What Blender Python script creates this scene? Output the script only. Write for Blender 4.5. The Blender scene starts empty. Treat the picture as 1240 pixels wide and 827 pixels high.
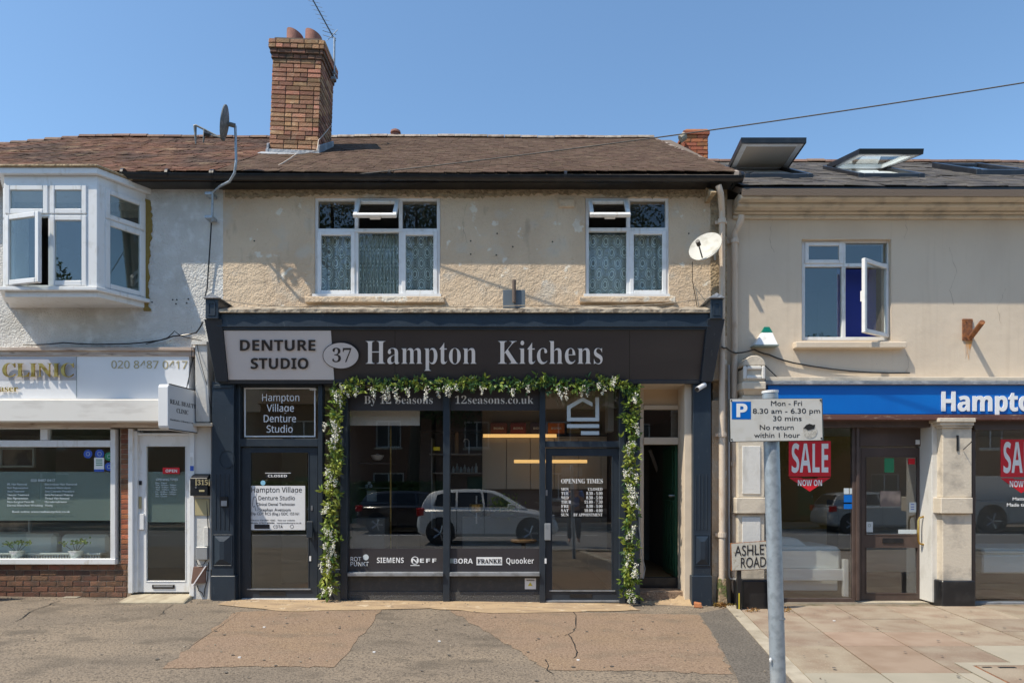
import bpy, bmesh, math, random
from mathutils import Vector, Matrix, Euler
rnd = random.Random(7)
S = bpy.context.scene
C = S.collection
# ------------------------------------------------------------------ camera, sky, sun, exposure
D, H, F, CX, HY = 9.29, 1.54, 827.0, 620.0, 590.0      # camera distance to the facade, height, focal length
cam = bpy.data.cameras.new('camera'); cam.sensor_width = 36; cam.lens = 24.01
cam.shift_y = (HY - 413.5) / 1240.0; cam.clip_end = 2000; cam.clip_start = 0.05
co = bpy.data.objects.new('camera', cam); C.objects.link(co)
co.location = (0, -D, H); co.rotation_euler = (math.radians(90), 0, 0); S.camera = co
LT = Vector((1.7, 1.0, -3.1)).normalized()               # direction in which sunlight travels
EL = math.asin(-LT.z); AZ = math.atan2(-LT.x, -LT.y)     # azimuth from +Y, clockwise
w = bpy.data.worlds.new('World'); S.world = w; w.use_nodes = True
nt = w.node_tree; sky = nt.nodes.new('ShaderNodeTexSky'); sky.sky_type = 'NISHITA'; sky.sun_disc = False
sky.sun_elevation = EL; sky.sun_rotation = AZ % (2 * math.pi); sky.air_density = 1.0; sky.dust_density = 0.6; sky.ozone_density = 1.0
bg = nt.nodes['Background']; bg.inputs[1].default_value = 0.15
wb = nt.nodes.new('ShaderNodeMix'); wb.data_type = 'RGBA'; wb.blend_type = 'MULTIPLY'; wb.inputs[0].default_value = 1; wb.inputs[7].default_value = (.80, .95, 1., 1)   # daylight white balance of the photograph
nt.links.new(sky.outputs[0], wb.inputs[6]); nt.links.new(wb.outputs[2], bg.inputs[0])
sl = bpy.data.lights.new('sun', 'SUN'); sl.energy = 4.0; sl.angle = math.radians(0.53); sl.color = (1, .90, .74)
so = bpy.data.objects.new('sun', sl); C.objects.link(so); so.location = (-20, -12, 36)
so.rotation_euler = LT.to_track_quat('-Z', 'Y').to_euler()
S.view_settings.view_transform = 'Standard'; S.view_settings.look = 'None'
S.view_settings.exposure = 0.5; S.view_settings.gamma = 1
# ------------------------------------------------------------------ helpers
def X(px, y=0.): return (px - CX) * (D + y) / F
def Z(py, y=0.): return H + (HY - py) * (D + y) / F
def onp(px, py, a, b):          # point of the plane y = a + b*z along a sight line
    k = (HY - py) / F; y = (a + b * (H + k * D)) / (1 - b * k); return Vector((X(px, y), y, Z(py, y)))
W = {}
def gz(x): return max(-.05, min(.07, .06 - (x + 7) * .0116))
class MB:
    def __init__(s): s.v = []; s.f = []; s.m = []; s.mi = 0
    def add(s, vs, fs):
        o = len(s.v); s.v += [tuple(v) for v in vs]
        for f in fs: s.f.append(tuple(i + o for i in f)); s.m.append(s.mi)
        return s
    def box(s, x0, x1, y0, y1, z0, z1):
        if x1 < x0: x0, x1 = x1, x0
        if y1 < y0: y0, y1 = y1, y0
        if z1 < z0: z0, z1 = z1, z0
        return s.add([(x0,y0,z0),(x1,y0,z0),(x1,y1,z0),(x0,y1,z0),(x0,y0,z1),(x1,y0,z1),(x1,y1,z1),(x0,y1,z1)],
              [(0,3,2,1),(4,5,6,7),(0,1,5,4),(1,2,6,5),(2,3,7,6),(3,0,4,7)])
    def r(s, a, b, c, d, yf, yb): # front face fills the pixel rectangle at depth yf
        return s.box(X(a, yf), X(b, yf), yf, yb, Z(d, yf), Z(c, yf))
    def hexa(s, p): # 4 bottom (ccw) + 4 top
        return s.add(p, [(0,3,2,1),(4,5,6,7),(0,1,5,4),(1,2,6,5),(2,3,7,6),(3,0,4,7)])
    def frame(s, x0, x1, z0, z1, y0, y1, w):
        s.box(x0, x0+w, y0, y1, z0, z1); s.box(x1-w, x1, y0, y1, z0, z1)
        s.box(x0+w, x1-w, y0, y1, z0, z0+w); s.box(x0+w, x1-w, y0, y1, z1-w, z1); return s
    def prism(s, pts, fn, a, b): # pts 2d polygon, fn(u,v,t)->xyz
        n = len(pts); vs = [fn(u, v, a) for u, v in pts] + [fn(u, v, b) for u, v in pts]
        return s.add(vs, [tuple(range(n))[::-1], tuple(range(n, 2*n))] + [(i, (i+1) % n, n+(i+1) % n, n+i) for i in range(n)])
    def tube(s, pts, r, n=8, cap=True):
        pts = [Vector(p) for p in pts]; rs = r if isinstance(r, (list, tuple)) else [r]*len(pts); o = len(s.v); up = None; vs = []
        for i, p in enumerate(pts):
            d = (pts[min(i+1, len(pts)-1)] - pts[max(i-1, 0)]).normalized()
            if up is None or abs(up.dot(d)) > .95: up = Vector((0,0,1)) if abs(d.z) < .9 else Vector((1,0,0))
            a = d.cross(up).normalized(); b = a.cross(d).normalized(); up = b
            for k in range(n):
                t = 2*math.pi*k/n; vs.append(p + (a*math.cos(t) + b*math.sin(t))*rs[i])
        fs = [(i*n+k, i*n+(k+1) % n, (i+1)*n+(k+1) % n, (i+1)*n+k) for i in range(len(pts)-1) for k in range(n)]
        if cap: fs += [tuple(range(n))[::-1], tuple(range((len(pts)-1)*n, len(pts)*n))]
        return s.add(vs, fs)
    def lathe(s, c, prof, n=16): # prof (r,z)
        vs = [(c[0]+r*math.cos(2*math.pi*k/n), c[1]+r*math.sin(2*math.pi*k/n), c[2]+z) for r, z in prof for k in range(n)]
        fs = [(i*n+k, i*n+(k+1) % n, (i+1)*n+(k+1) % n, (i+1)*n+k) for i in range(len(prof)-1) for k in range(n)]
        fs += [tuple(range(n))[::-1], tuple(range((len(prof)-1)*n, len(prof)*n))]
        return s.add(vs, fs)
    def mesh(s, name, origin=(0,0,0), bevel=0, smooth=False):
        o = Vector(origin); me = bpy.data.meshes.new(name)
        me.from_pydata([(v[0]-o.x, v[1]-o.y, v[2]-o.z) for v in s.v], [], s.f)
        if bevel:
            bm = bmesh.new(); bm.from_mesh(me)
            bmesh.ops.recalc_face_normals(bm, faces=bm.faces)
            es = [e for e in bm.edges if len(e.link_faces) == 2 and e.calc_face_angle(0) > .5]
            bmesh.ops.bevel(bm, geom=es, offset=bevel, segments=1, affect='EDGES', clamp_overlap=True)
            bm.to_mesh(me); bm.free()
        elif len(s.m) and any(s.m): me.polygons.foreach_set('material_index', s.m)
        if smooth:
            me.polygons.foreach_set('use_smooth', [True]*len(me.polygons))
            try: me.set_sharp_from_angle(angle=math.radians(40))
            except Exception: pass
        me.update(); return me
    def build(s, name, mat, parent=None, origin=None, bevel=0, smooth=False, rot=None, kind=None, label=None):
        po = W.get(parent.name, Vector()) if parent else Vector()
        og = Vector(origin) if origin is not None else Vector(po)
        me = s.mesh(name, og, bevel, smooth)
        for m in (mat if isinstance(mat, (list, tuple)) else [mat]): me.materials.append(m)
        ob = bpy.data.objects.new(name, me); C.objects.link(ob)
        if parent: ob.parent = parent
        ob.location = og - po; W[ob.name] = og
        if rot: ob.rotation_euler = rot
        if kind: ob['kind'] = kind
        if label: ob['label'] = label
        return ob
def tag(o, label, cat, group=None, kind=None):
    if label: o['label'] = label
    if cat: o['category'] = cat
    if group: o['group'] = group
    if kind: o['kind'] = kind
    return o
def thing(name, label, cat, loc=(0,0,0), group=None):
    o = bpy.data.objects.new(name, None); C.objects.link(o); o.location = loc; o.empty_display_size = .1
    W[o.name] = Vector(loc); return tag(o, label, cat, group)
def inst(me, name, parent, loc, rot=None, sc=None):
    o = bpy.data.objects.new(name, me); C.objects.link(o); o.parent = parent
    o.location = Vector(loc) - (W[parent.name] if parent else Vector()); W[o.name] = Vector(loc)
    if rot: o.rotation_euler = rot
    if sc: o.scale = sc
    return o
def copy_tree(o, parent=None):
    c = o.copy(); C.objects.link(c)
    if parent: c.parent = parent
    for ch in list(o.children): copy_tree(ch, c)
    return c
# ------------------------------------------------------------------ materials
def N(nt, t, **k):
    n = nt.nodes.new(t)
    for a, v in k.items(): setattr(n, a, v)
    return n
def c4(c): return (c[0], c[1], c[2], 1)
def pm(name, col, rough=.6, metal=0, var=None, island=0., bump=None, spec=.5, speck=None, emit=None, coat=0, wave=None, patch=None):
    """col base; var list of (colour, scale, lo, hi, detail) noise overlays; island random value spread; bump list of (kind, scale, dist)"""
    m = bpy.data.materials.new(name); m.use_nodes = True; t = m.node_tree; L = t.links.new
    b = t.nodes['Principled BSDF']; b.inputs['Roughness'].default_value = rough; b.inputs['Metallic'].default_value = metal
    b.inputs['Specular IOR Level'].default_value = spec; b.inputs['Base Color'].default_value = c4(col)
    if coat: b.inputs['Coat Weight'].default_value = coat
    geo = N(t, 'ShaderNodeNewGeometry'); cur = None
    def mixc(fac, a, bcol, mode='MIX'):
        mx = N(t, 'ShaderNodeMix', data_type='RGBA', blend_type=mode)
        if isinstance(fac, float): mx.inputs[0].default_value = fac
        else: L(fac, mx.inputs[0])
        if a is None: mx.inputs[6].default_value = c4(col)
        else: L(a, mx.inputs[6])
        if isinstance(bcol, tuple): mx.inputs[7].default_value = c4(bcol)
        else: L(bcol, mx.inputs[7])
        return mx.outputs[2]
    for (c2, sc, lo, hi, det) in (var or []):
        mp = N(t, 'ShaderNodeMapping')
        mp.inputs['Scale'].default_value = sc if isinstance(sc, tuple) else (sc, sc, sc); L(geo.outputs['Position'], mp.inputs[0])
        n = N(t, 'ShaderNodeTexNoise'); n.inputs['Scale'].default_value = 1; n.inputs['Detail'].default_value = det; L(mp.outputs[0], n.inputs[0])
        mr = N(t, 'ShaderNodeMapRange'); mr.inputs[1].default_value = lo; mr.inputs[2].default_value = hi; L(n.outputs[0], mr.inputs[0])
        cur = mixc(mr.outputs[0], cur, c2)
    if island:
        oi = N(t, 'ShaderNodeObjectInfo'); ad = N(t, 'ShaderNodeMath', operation='ADD'); L(oi.outputs['Random'], ad.inputs[0]); L(geo.outputs['Random Per Island'], ad.inputs[1])
        fr = N(t, 'ShaderNodeMath', operation='FRACT'); L(ad.outputs[0], fr.inputs[0])
        hs = N(t, 'ShaderNodeHueSaturation'); mr = N(t, 'ShaderNodeMapRange'); mr.inputs[3].default_value = 1-island; mr.inputs[4].default_value = 1+island
        L(fr.outputs[0], mr.inputs[0]); L(mr.outputs[0], hs.inputs['Value'])
        m2 = N(t, 'ShaderNodeMath', operation='MULTIPLY'); m2.inputs[1].default_value = 7.31; L(fr.outputs[0], m2.inputs[0])
        f2 = N(t, 'ShaderNodeMath', operation='FRACT'); L(m2.outputs[0], f2.inputs[0]); mr2 = N(t, 'ShaderNodeMapRange'); mr2.inputs[3].default_value = .5-island*.04; mr2.inputs[4].default_value = .5+island*.04
        L(f2.outputs[0], mr2.inputs[0]); L(mr2.outputs[0], hs.inputs['Hue'])
        if cur is None: hs.inputs['Color'].default_value = c4(col)
        else: L(cur, hs.inputs['Color'])
        cur = hs.outputs[0]
    if cur is not None: L(cur, b.inputs['Base Color'])
    prev = None
    for (kind, sc, dist) in (bump or []):
        mp = N(t, 'ShaderNodeMapping'); mp.inputs['Scale'].default_value = sc if isinstance(sc, tuple) else (sc, sc, sc); L(geo.outputs['Position'], mp.inputs[0])
        if kind == 'v': n = N(t, 'ShaderNodeTexVoronoi', feature='SMOOTH_F1'); n.inputs['Scale'].default_value = 1; L(mp.outputs[0], n.inputs[0]); out = n.outputs[0]; sg = -1
        else: n = N(t, 'ShaderNodeTexNoise'); n.inputs['Scale'].default_value = 1; n.inputs['Detail'].default_value = 4; L(mp.outputs[0], n.inputs[0]); out = n.outputs[0]; sg = 1
        bp = N(t, 'ShaderNodeBump'); bp.invert = sg < 0; bp.inputs['Strength'].default_value = 1; bp.inputs['Distance'].default_value = dist
        L(out, bp.inputs['Height'])
        if prev: L(prev, bp.inputs['Normal'])
        prev = bp.outputs[0]
    if prev: L(prev, b.inputs['Normal'])
    if emit: b.inputs['Emission Color'].default_value = c4(emit[0]); b.inputs['Emission Strength'].default_value = emit[1]
    return m
def glass(name, base=.075, tint=(.92,.95,.93), rough=0.0):
    m = bpy.data.materials.new(name); m.use_nodes = True; t = m.node_tree; t.nodes.clear(); L = t.links.new
    o = N(t, 'ShaderNodeOutputMaterial'); mx = N(t, 'ShaderNodeMixShader'); tr = N(t, 'ShaderNodeBsdfTransparent'); gl = N(t, 'ShaderNodeBsdfGlossy')
    gl.inputs['Roughness'].default_value = rough; tr.inputs[0].default_value = c4(tint)
    g = N(t, 'ShaderNodeNewGeometry'); d = N(t, 'ShaderNodeVectorMath', operation='DOT_PRODUCT'); L(g.outputs['Normal'], d.inputs[0]); L(g.outputs['Incoming'], d.inputs[1])
    a = N(t, 'ShaderNodeMath', operation='ABSOLUTE'); L(d.outputs['Value'], a.inputs[0]); s1 = N(t, 'ShaderNodeMath', operation='SUBTRACT'); s1.inputs[0].default_value = 1; L(a.outputs[0], s1.inputs[1])
    p = N(t, 'ShaderNodeMath', operation='POWER'); p.inputs[1].default_value = 5; L(s1.outputs[0], p.inputs[0])
    q = N(t, 'ShaderNodeMath', operation='MULTIPLY_ADD'); q.inputs[1].default_value = 1-base; q.inputs[2].default_value = base; L(p.outputs[0], q.inputs[0])
    L(q.outputs[0], mx.inputs[0]); L(tr.outputs[0], mx.inputs[1]); L(gl.outputs[0], mx.inputs[2]); L(mx.outputs[0], o.inputs[0]); return m
def leafmat(name, col, col2, tr=.3):
    m = pm(name, col, .5, island=.45, var=[(col2, 3., .4, .6, 2)]); t = m.node_tree; b = t.nodes['Principled BSDF']
    mx = N(t, 'ShaderNodeMixShader'); ts = N(t, 'ShaderNodeBsdfTranslucent'); o = [n for n in t.nodes if n.type == 'OUTPUT_MATERIAL'][0]
    src = b.inputs['Base Color'].links[0].from_socket; t.links.new(src, ts.inputs[0]); mx.inputs[0].default_value = tr
    t.links.new(b.outputs[0], mx.inputs[1]); t.links.new(ts.outputs[0], mx.inputs[2]); t.links.new(mx.outputs[0], o.inputs[0]); return m
M = {}
M['cream'] = pm('cream_render', (.66,.52,.37), .9, var=[((.53,.395,.27), (1.2,1.2,.7), .42, .75, 6), ((.40,.31,.22), (7,7,2.5), .58, .8, 5), ((.72,.66,.56), 5., .62, .66, 6), ((.58,.5,.4), 3., .55, .7, 3)], bump=[('n', 9., .02), ('n', 55., .012), ('v', 32., .006)])
M['white'] = pm('white_pebbledash', (.62,.61,.58), .9, var=[((.42,.40,.36), (1.5,1.5,.9), .5, .8, 6), ((.7,.7,.68), 6., .5, .7, 2)], bump=[('v', 46., .012), ('n', 90., .006)])
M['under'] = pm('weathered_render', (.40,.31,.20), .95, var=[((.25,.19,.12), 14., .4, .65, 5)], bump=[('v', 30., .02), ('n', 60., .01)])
M['smooth_cream'] = pm('smooth_masonry_paint', (.66,.56,.44), .8, var=[((.56,.47,.37), (1.,1.,.6), .45, .8, 5), ((.59,.495,.385), (12,12,.7), .58, .8, 5), ((.40,.34,.27), 40., .72, .8, 3)], bump=[('n', 5., .008), ('n', 120., .001)])
M['stone_paint'] = pm('painted_stone', (.60,.53,.43), .75, var=[((.36,.32,.27), 5., .5, .75, 5)], bump=[('n', 30., .004)])
M['white_paint'] = pm('white_wall_paint', (.64,.63,.60), .7, var=[((.42,.40,.36), (6,6,2), .55, .8, 6)], bump=[('n', 30., .003)])
M['upvc'] = pm('white_upvc', (.74,.75,.76), .35, var=[((.62,.62,.6), 8., .55, .8, 4), ((.52,.48,.41), (13,13,3), .6, .8, 5)])
M['navy'] = pm('navy_gloss_paint', (.015,.026,.042), .42, var=[((.024,.036,.052), (3,3,1.5), .45, .75, 6), ((.06,.075,.09), (22,22,7), .66, .8, 4)], bump=[('n', 12., .003)])
M['frame_grey'] = pm('slate_grey_paint', (.020,.029,.042), .38, var=[((.03,.04,.052), 5., .45, .75, 4)], bump=[('n', 10., .001)])
M['sill'] = pm('grey_aluminium_sill', (.30,.32,.35), .35, .3, var=[((.2,.21,.22), 9., .5, .7, 4)])
M['panel'] = pm('charcoal_sign_panel', (.034,.031,.036), .42, var=[((.045,.04,.043), (.8,.8,3), .4, .7, 4)], bump=[('n', 3., .004)])
M['stall'] = pm('charcoal_stallriser', (.035,.038,.043), .55, var=[((.055,.055,.055), 12., .5, .7, 5)], bump=[('n', 30., .002)])
M['stall_rough'] = pm('roughcast_plinth', (.06,.06,.062), .6, var=[((.20,.19,.17), 70., .6, .72, 3)], bump=[('v', 90., .008)])
M['grey_sign'] = pm('grey_sign_board', (.60,.58,.60), .45, var=[((.66,.64,.65), .8, .4, .7, 2)])
M['letter_dark'] = pm('dark_lettering', (.015,.015,.02), .4)
M['letter_silver'] = pm('brushed_silver_lettering', (.85,.84,.85), .45)
M['vinyl'] = pm('white_vinyl', (.80,.81,.82), .5)
M['pale_vinyl'] = pm('pale_vinyl', (.55,.62,.66), .5)
M['gold'] = pm('polished_gold', (.72,.50,.16), .28, .9, var=[((.45,.28,.07), 10., .45, .6, 2)])
M['gold_print'] = pm('gold_print', (.42,.36,.20), .5)
M['sign_white'] = pm('white_sign_acrylic', (.74,.75,.77), .3, var=[((.68,.69,.71), 1., .4, .7, 3)])
M['awning'] = pm('white_awning_cassette', (.74,.72,.68), .4, var=[((.52,.49,.45), (2,2,9), .5, .8, 4)])
M['wood_trim'] = pm('weathered_pink_timber', (.44,.35,.29), .8, var=[((.60,.52,.44), (3,3,30), .5, .65, 5), ((.2,.14,.1), (5,5,40), .62, .75, 3)], bump=[('n', (4,4,60), .004)])
M['brick'] = pm('old_red_brick', (.27,.115,.062), .9, var=[((.15,.085,.055), 12., .45, .7, 5)], island=.38, bump=[('n', 60., .006)])
M['brick_dark'] = pm('sooty_brown_brick', (.185,.09,.055), .9, var=[((.10,.062,.042), 9., .4, .65, 5)], island=.3, bump=[('n', 70., .008)])
M['brick_red'] = pm('orange_red_brick', (.40,.135,.06), .9, var=[((.24,.10,.06), 9., .45, .7, 5)], island=.28, bump=[('n', 60., .005)])
M['brick_yel'] = pm('weathered_yellow_brick', (.34,.165,.095), .92, var=[((.30,.17,.105), 16., .4, .68, 5), ((.44,.29,.19), 9., .55, .75, 4)], island=.45, bump=[('n', 60., .01)])
M['mortar'] = pm('sandy_mortar', (.34,.26,.19), .95, var=[((.2,.15,.11), 20., .45, .7, 4)], bump=[('n', 80., .006)])
M['mortar_dark'] = pm('sooty_mortar', (.15,.115,.09), .95, bump=[('n', 80., .006)])
M['tile'] = pm('brown_clay_tile', (.098,.065,.046), .9, spec=.12, var=[((.082,.052,.037), 2.2, .4, .65, 6), ((.15,.115,.08), 9., .62, .78, 4)], island=.2, bump=[('n', 50., .006)])
M['tile_red'] = pm('mossy_red_clay_tile', (.125,.065,.043), .9, spec=.12, var=[((.07,.046,.036), 1.1, .4, .6, 6), ((.27,.19,.12), (2,2,9), .6, .74, 5), ((.2,.17,.10), 14., .64, .78, 4)], island=.24, bump=[('n', 50., .008)])
M['slate'] = pm('grey_slate', (.10,.09,.08), .85, spec=.15, var=[((.065,.062,.065), 3., .4, .65, 5), ((.2,.18,.14), 11., .62, .75, 4)], island=.22, bump=[('n', 40., .005)])
M['ridge'] = pm('pale_ridge_tile', (.36,.30,.25), .9, var=[((.2,.15,.12), 8., .45, .65, 4)], island=.2, bump=[('n', 40., .006)])
M['ridge_red'] = pm('red_ridge_tile', (.20,.125,.09), .9, var=[((.15,.09,.07), 8., .45, .65, 4)], island=.2)
M['terra'] = pm('terracotta', (.30,.135,.105), .85, var=[((.2,.1,.08), 9., .4, .7, 4)], bump=[('n', 40., .003)])
M['lead'] = pm('lead_flashing', (.26,.28,.31), .6, .2, var=[((.42,.43,.45), 7., .5, .7, 4)], bump=[('n', 25., .01)])
M['stone_ledge'] = pm('cracked_cement_ledge', (.40,.345,.27), .9, var=[((.2,.16,.12), 8., .45, .62, 6)], bump=[('n', 18., .03)])
M['black'] = pm('black_plastic', (.012,.013,.016), .3, var=[((.03,.03,.032), 8., .5, .8, 4)])
M['rubber'] = pm('black_rubber', (.012,.012,.012), .7)
M['pipe'] = pm('cream_painted_pipe', (.60,.50,.40), .5, var=[((.40,.28,.19), (9,9,3), .55, .75, 5)], bump=[('n', 30., .002)])
M['grey_pipe'] = pm('grey_conduit', (.34,.35,.36), .45, .3)
M['galv'] = pm('galvanised_steel', (.36,.41,.46), .42, .35, var=[((.27,.31,.35), 30., .45, .65, 4), ((.50,.53,.55), (10,10,3), .6, .75, 4)], bump=[('n', 30., .001)])
M['steel'] = pm('steel', (.5,.5,.52), .3, .9)
M['dish'] = pm('grey_white_dish', (.52,.51,.47), .6, var=[((.36,.35,.3), 9., .5, .7, 4)])
M['dish_dark'] = pm('weathered_dish', (.14,.15,.15), .6, .2, var=[((.24,.24,.24), 18., .5, .65, 4)])
M['rust'] = pm('rusty_iron', (.17,.07,.035), .9, var=[((.28,.11,.04), 20., .45, .6, 5)], bump=[('n', 60., .004)])
M['rust_stain'] = pm('rust_stain', (.55,.28,.10), .9, var=[((.58,.48,.38), (14,14,4), .42, .6, 4)])
M['blue'] = pm('blue_sign_panel', (.0,.13,.52), .35, var=[((.0,.16,.58), 1.5, .4, .7, 3)])
M['brown_frame'] = pm('brown_aluminium_frame', (.075,.052,.045), .4, var=[((.1,.07,.06), 5., .5, .7, 4)])
M['brown_trim'] = pm('chipped_maroon_trim', (.13,.055,.045), .6, var=[((.28,.2,.15), (10,10,30), .6, .7, 4)])
M['red'] = pm('red_sticker', (.62,.008,.02), .5)
M['asphalt'] = pm('weathered_asphalt', (.195,.160,.125), .9, spec=.2, var=[((.245,.197,.148), (.6,1.1,1), .42, .62, 7), ((.135,.112,.088), (1.7,2.6,1), .52, .66, 6), ((.12,.10,.08), (5.,7.,1), .62, .74, 5), ((.11,.092,.074), 42., .5, .62, 5), ((.32,.27,.21), 75., .60, .72, 4)], bump=[('v', 75., .006), ('n', 3., .01)])
M['asphalt_brown'] = pm('reddish_asphalt_patch', (.25,.178,.128), .92, spec=.2, var=[((.255,.18,.12), 1.2, .42, .66, 7), ((.19,.145,.105), (2.,3.,1), .52, .7, 6), ((.17,.118,.083), 42., .5, .62, 5), ((.40,.32,.23), 75., .60, .70, 4)], bump=[('v', 75., .006)])
M['asphalt_dark'] = pm('dark_new_asphalt', (.12,.105,.088), .9, var=[((.15,.13,.108), 2., .42, .68, 6), ((.07,.06,.05), 45., .5, .6, 4), ((.25,.22,.18), 80., .62, .71, 3)], bump=[('v', 120., .004)])
M['sand'] = pm('sandy_concrete_strip', (.40,.29,.175), .95, var=[((.28,.2,.13), (2,6,2), .42, .65, 6), ((.5,.4,.28), 6., .6, .7, 4)], bump=[('n', 30., .01)])
M['slab'] = pm('worn_paving_slab', (.31,.255,.19), .9, var=[((.24,.175,.125), 3., .4, .65, 6), ((.42,.34,.26), 60., .6, .72, 3)], island=.13, bump=[('n', 70., .004)])
M['slab_red'] = pm('pink_paving_slab', (.30,.222,.165), .9, var=[((.25,.175,.125), 3., .4, .65, 6)], island=.08, bump=[('n', 90., .002)])
M['slab_pale'] = pm('pale_paving_slab', (.34,.305,.24), .9, var=[((.31,.28,.22), 3., .4, .65, 6)], island=.07, bump=[('n', 90., .002)])
M['kerb'] = pm('concrete_edging', (.40,.355,.28), .9, var=[((.29,.25,.19), 4., .4, .65, 6)], bump=[('n', 60., .004)])
M['joint'] = pm('paving_bed', (.20,.155,.11), .95, var=[((.1,.09,.05), 6., .5, .65, 4)])
M['stone_step'] = pm('sandstone_step', (.42,.37,.27), .9, var=[((.3,.25,.18), (8,3,8), .42, .65, 6)], bump=[('n', 25., .006)])
M['road'] = pm('road_asphalt', (.14,.135,.13), .9, var=[((.18,.17,.16), .6, .4, .7, 5)])
M['room'] = pm('taupe_room_paint', (.42,.35,.28), .7); M['room_light'] = pm('white_room_paint', (.60,.57,.52), .7)
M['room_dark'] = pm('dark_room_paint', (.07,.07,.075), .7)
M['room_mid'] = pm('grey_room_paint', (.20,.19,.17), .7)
M['floor_in'] = pm('dark_timber_floor', (.10,.07,.05), .4, var=[((.06,.04,.03), (3,20,3), .4, .6, 3)])
M['taupe'] = pm('taupe_cabinet', (.62,.53,.41), .5)
M['led'] = pm('warm_led_strip', (.9,.6,.2), .5, emit=((1,.58,.20), .8))
M['oak'] = pm('oak', (.32,.19,.09), .5, var=[((.22,.12,.05), (3,30,3), .4, .65, 4)])
M['ceramic'] = pm('white_ceramic', (.72,.74,.74), .3)
M['cushion'] = pm('cream_upholstery', (.86,.83,.77), .8, bump=[('n', 3., .03)])
M['frost'] = pm('frosted_green_grey_film', (.25,.30,.29), .55)
M['image'] = pm('dark_framed_print', (.16,.13,.12), .5, var=[((.38,.30,.25), 3., .45, .6, 3)])
M['sheet'] = pm('pale_mattress_fabric', (.76,.82,.80), .8, bump=[('n', 6., .01)])
M['yellow_wall'] = pm('mustard_wall', (.36,.25,.07), .8)
M['green_door'] = pm('dark_green_gloss_door', (.03,.11,.06), .3)
M['leaf'] = leafmat('garland_leaf', (.17,.26,.04), (.32,.37,.06))
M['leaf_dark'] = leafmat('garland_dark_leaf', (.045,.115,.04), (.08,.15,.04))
M['petal'] = pm('white_petal', (.78,.77,.68), .7, island=.1)
M['stem'] = pm('brown_stem', (.09,.06,.035), .8)
M['bark'] = pm('tree_bark', (.10,.075,.05), .9, bump=[('n', 12., .03)])
M['tree_leaf'] = leafmat('tree_leaf', (.045,.085,.022), (.075,.12,.03), .35)
M['hedge'] = leafmat('hedge_leaf', (.05,.10,.02), (.085,.14,.03), .25)
M['glass'] = glass('window_glass', .075)
M['glass_up'] = glass('upper_window_glass', .11, (.85,.9,.9))
M['glass_shop'] = glass('shop_glass', .125, (.93,.94,.94)); M['glass_low'] = glass('net_curtain_window_glass', .045, (.95,.97,.97))
M['glass_dark'] = glass('tinted_car_glass', .06, (.35,.38,.38))
M['car_silver'] = pm('silver_car_paint', (.80,.80,.78), .4, .1, coat=.4)
M['car_black'] = pm('black_car_paint', (.015,.016,.02), .2, coat=1)
M['car_grey'] = pm('pale_grey_car_paint', (.36,.37,.37), .35, coat=.4)
M['tail'] = pm('red_tail_lamp', (.5,.01,.01), .2)
M['lamp'] = pm('clear_headlamp', (.6,.62,.65), .15)
M['house_brick'] = pm('plain_brown_brickwork', (.24,.13,.085), .9, var=[((.15,.08,.055), 14., .45, .6, 3)])
M['skin'] = pm('skin', (.45,.25,.17), .6); M['shirt'] = pm('blue_shirt', (.10,.20,.42), .8); M['trouser'] = pm('dark_trousers', (.03,.03,.04), .8); M['hair'] = pm('dark_hair', (.03,.02,.015), .7)
M['olive_room'] = pm('olive_room_paint', (.42,.39,.27), .7)
def lace(name, fx_=37., fz_=21.):
    m = pm(name, (.66,.74,.70), .9); t = m.node_tree; L = t.links.new; b = t.nodes['Principled BSDF']
    g = N(t, 'ShaderNodeNewGeometry'); s = N(t, 'ShaderNodeSeparateXYZ'); L(g.outputs['Position'], s.inputs[0])
    def mth(op, a, bb=None):
        n = N(t, 'ShaderNodeMath', operation=op)
        for i, v in enumerate((a, bb)):
            if v is None: continue
            if isinstance(v, (int, float)): n.inputs[i].default_value = v
            else: L(v, n.inputs[i])
        return n.outputs[0]
    nz0 = N(t, 'ShaderNodeTexNoise'); nz0.inputs['Scale'].default_value = 4; L(g.outputs['Position'], nz0.inputs[0])
    # damask: product of waves gives ogee lattice with flower heads
    sx = mth('SINE', mth('MULTIPLY', mth('ADD', s.outputs[0], mth('MULTIPLY', nz0.outputs[0], .05)), fx_)); cz = mth('COSINE', mth('MULTIPLY', s.outputs[2], fz_))
    lat = mth('ABSOLUTE', mth('ADD', sx, cz)); ring = mth('LESS_THAN', lat, .32)
    fl = mth('SINE', mth('MULTIPLY', lat, 9.)); nz = N(t, 'ShaderNodeTexNoise'); nz.inputs['Scale'].default_value = 60; L(g.outputs['Position'], nz.inputs[0])
    f2 = mth('GREATER_THAN', mth('ADD', fl, mth('MULTIPLY', nz.outputs[0], 2.2)), 1.35)
    a = mth('MAXIMUM', mth('MULTIPLY', f2, .85), mth('MULTIPLY', ring, .0)); a = mth('MULTIPLY', a, mth('SUBTRACT', 1., mth('MULTIPLY', ring, .8)))
    a = mth('ADD', a, .36); b.inputs['Alpha'].default_value = 1
    L(mth('MINIMUM', a, 1.), b.inputs['Alpha']); return m
M['lace'] = lace('lace_curtain'); M['lace_gathered'] = lace('gathered_lace_curtain', 118., 14.)
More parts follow.
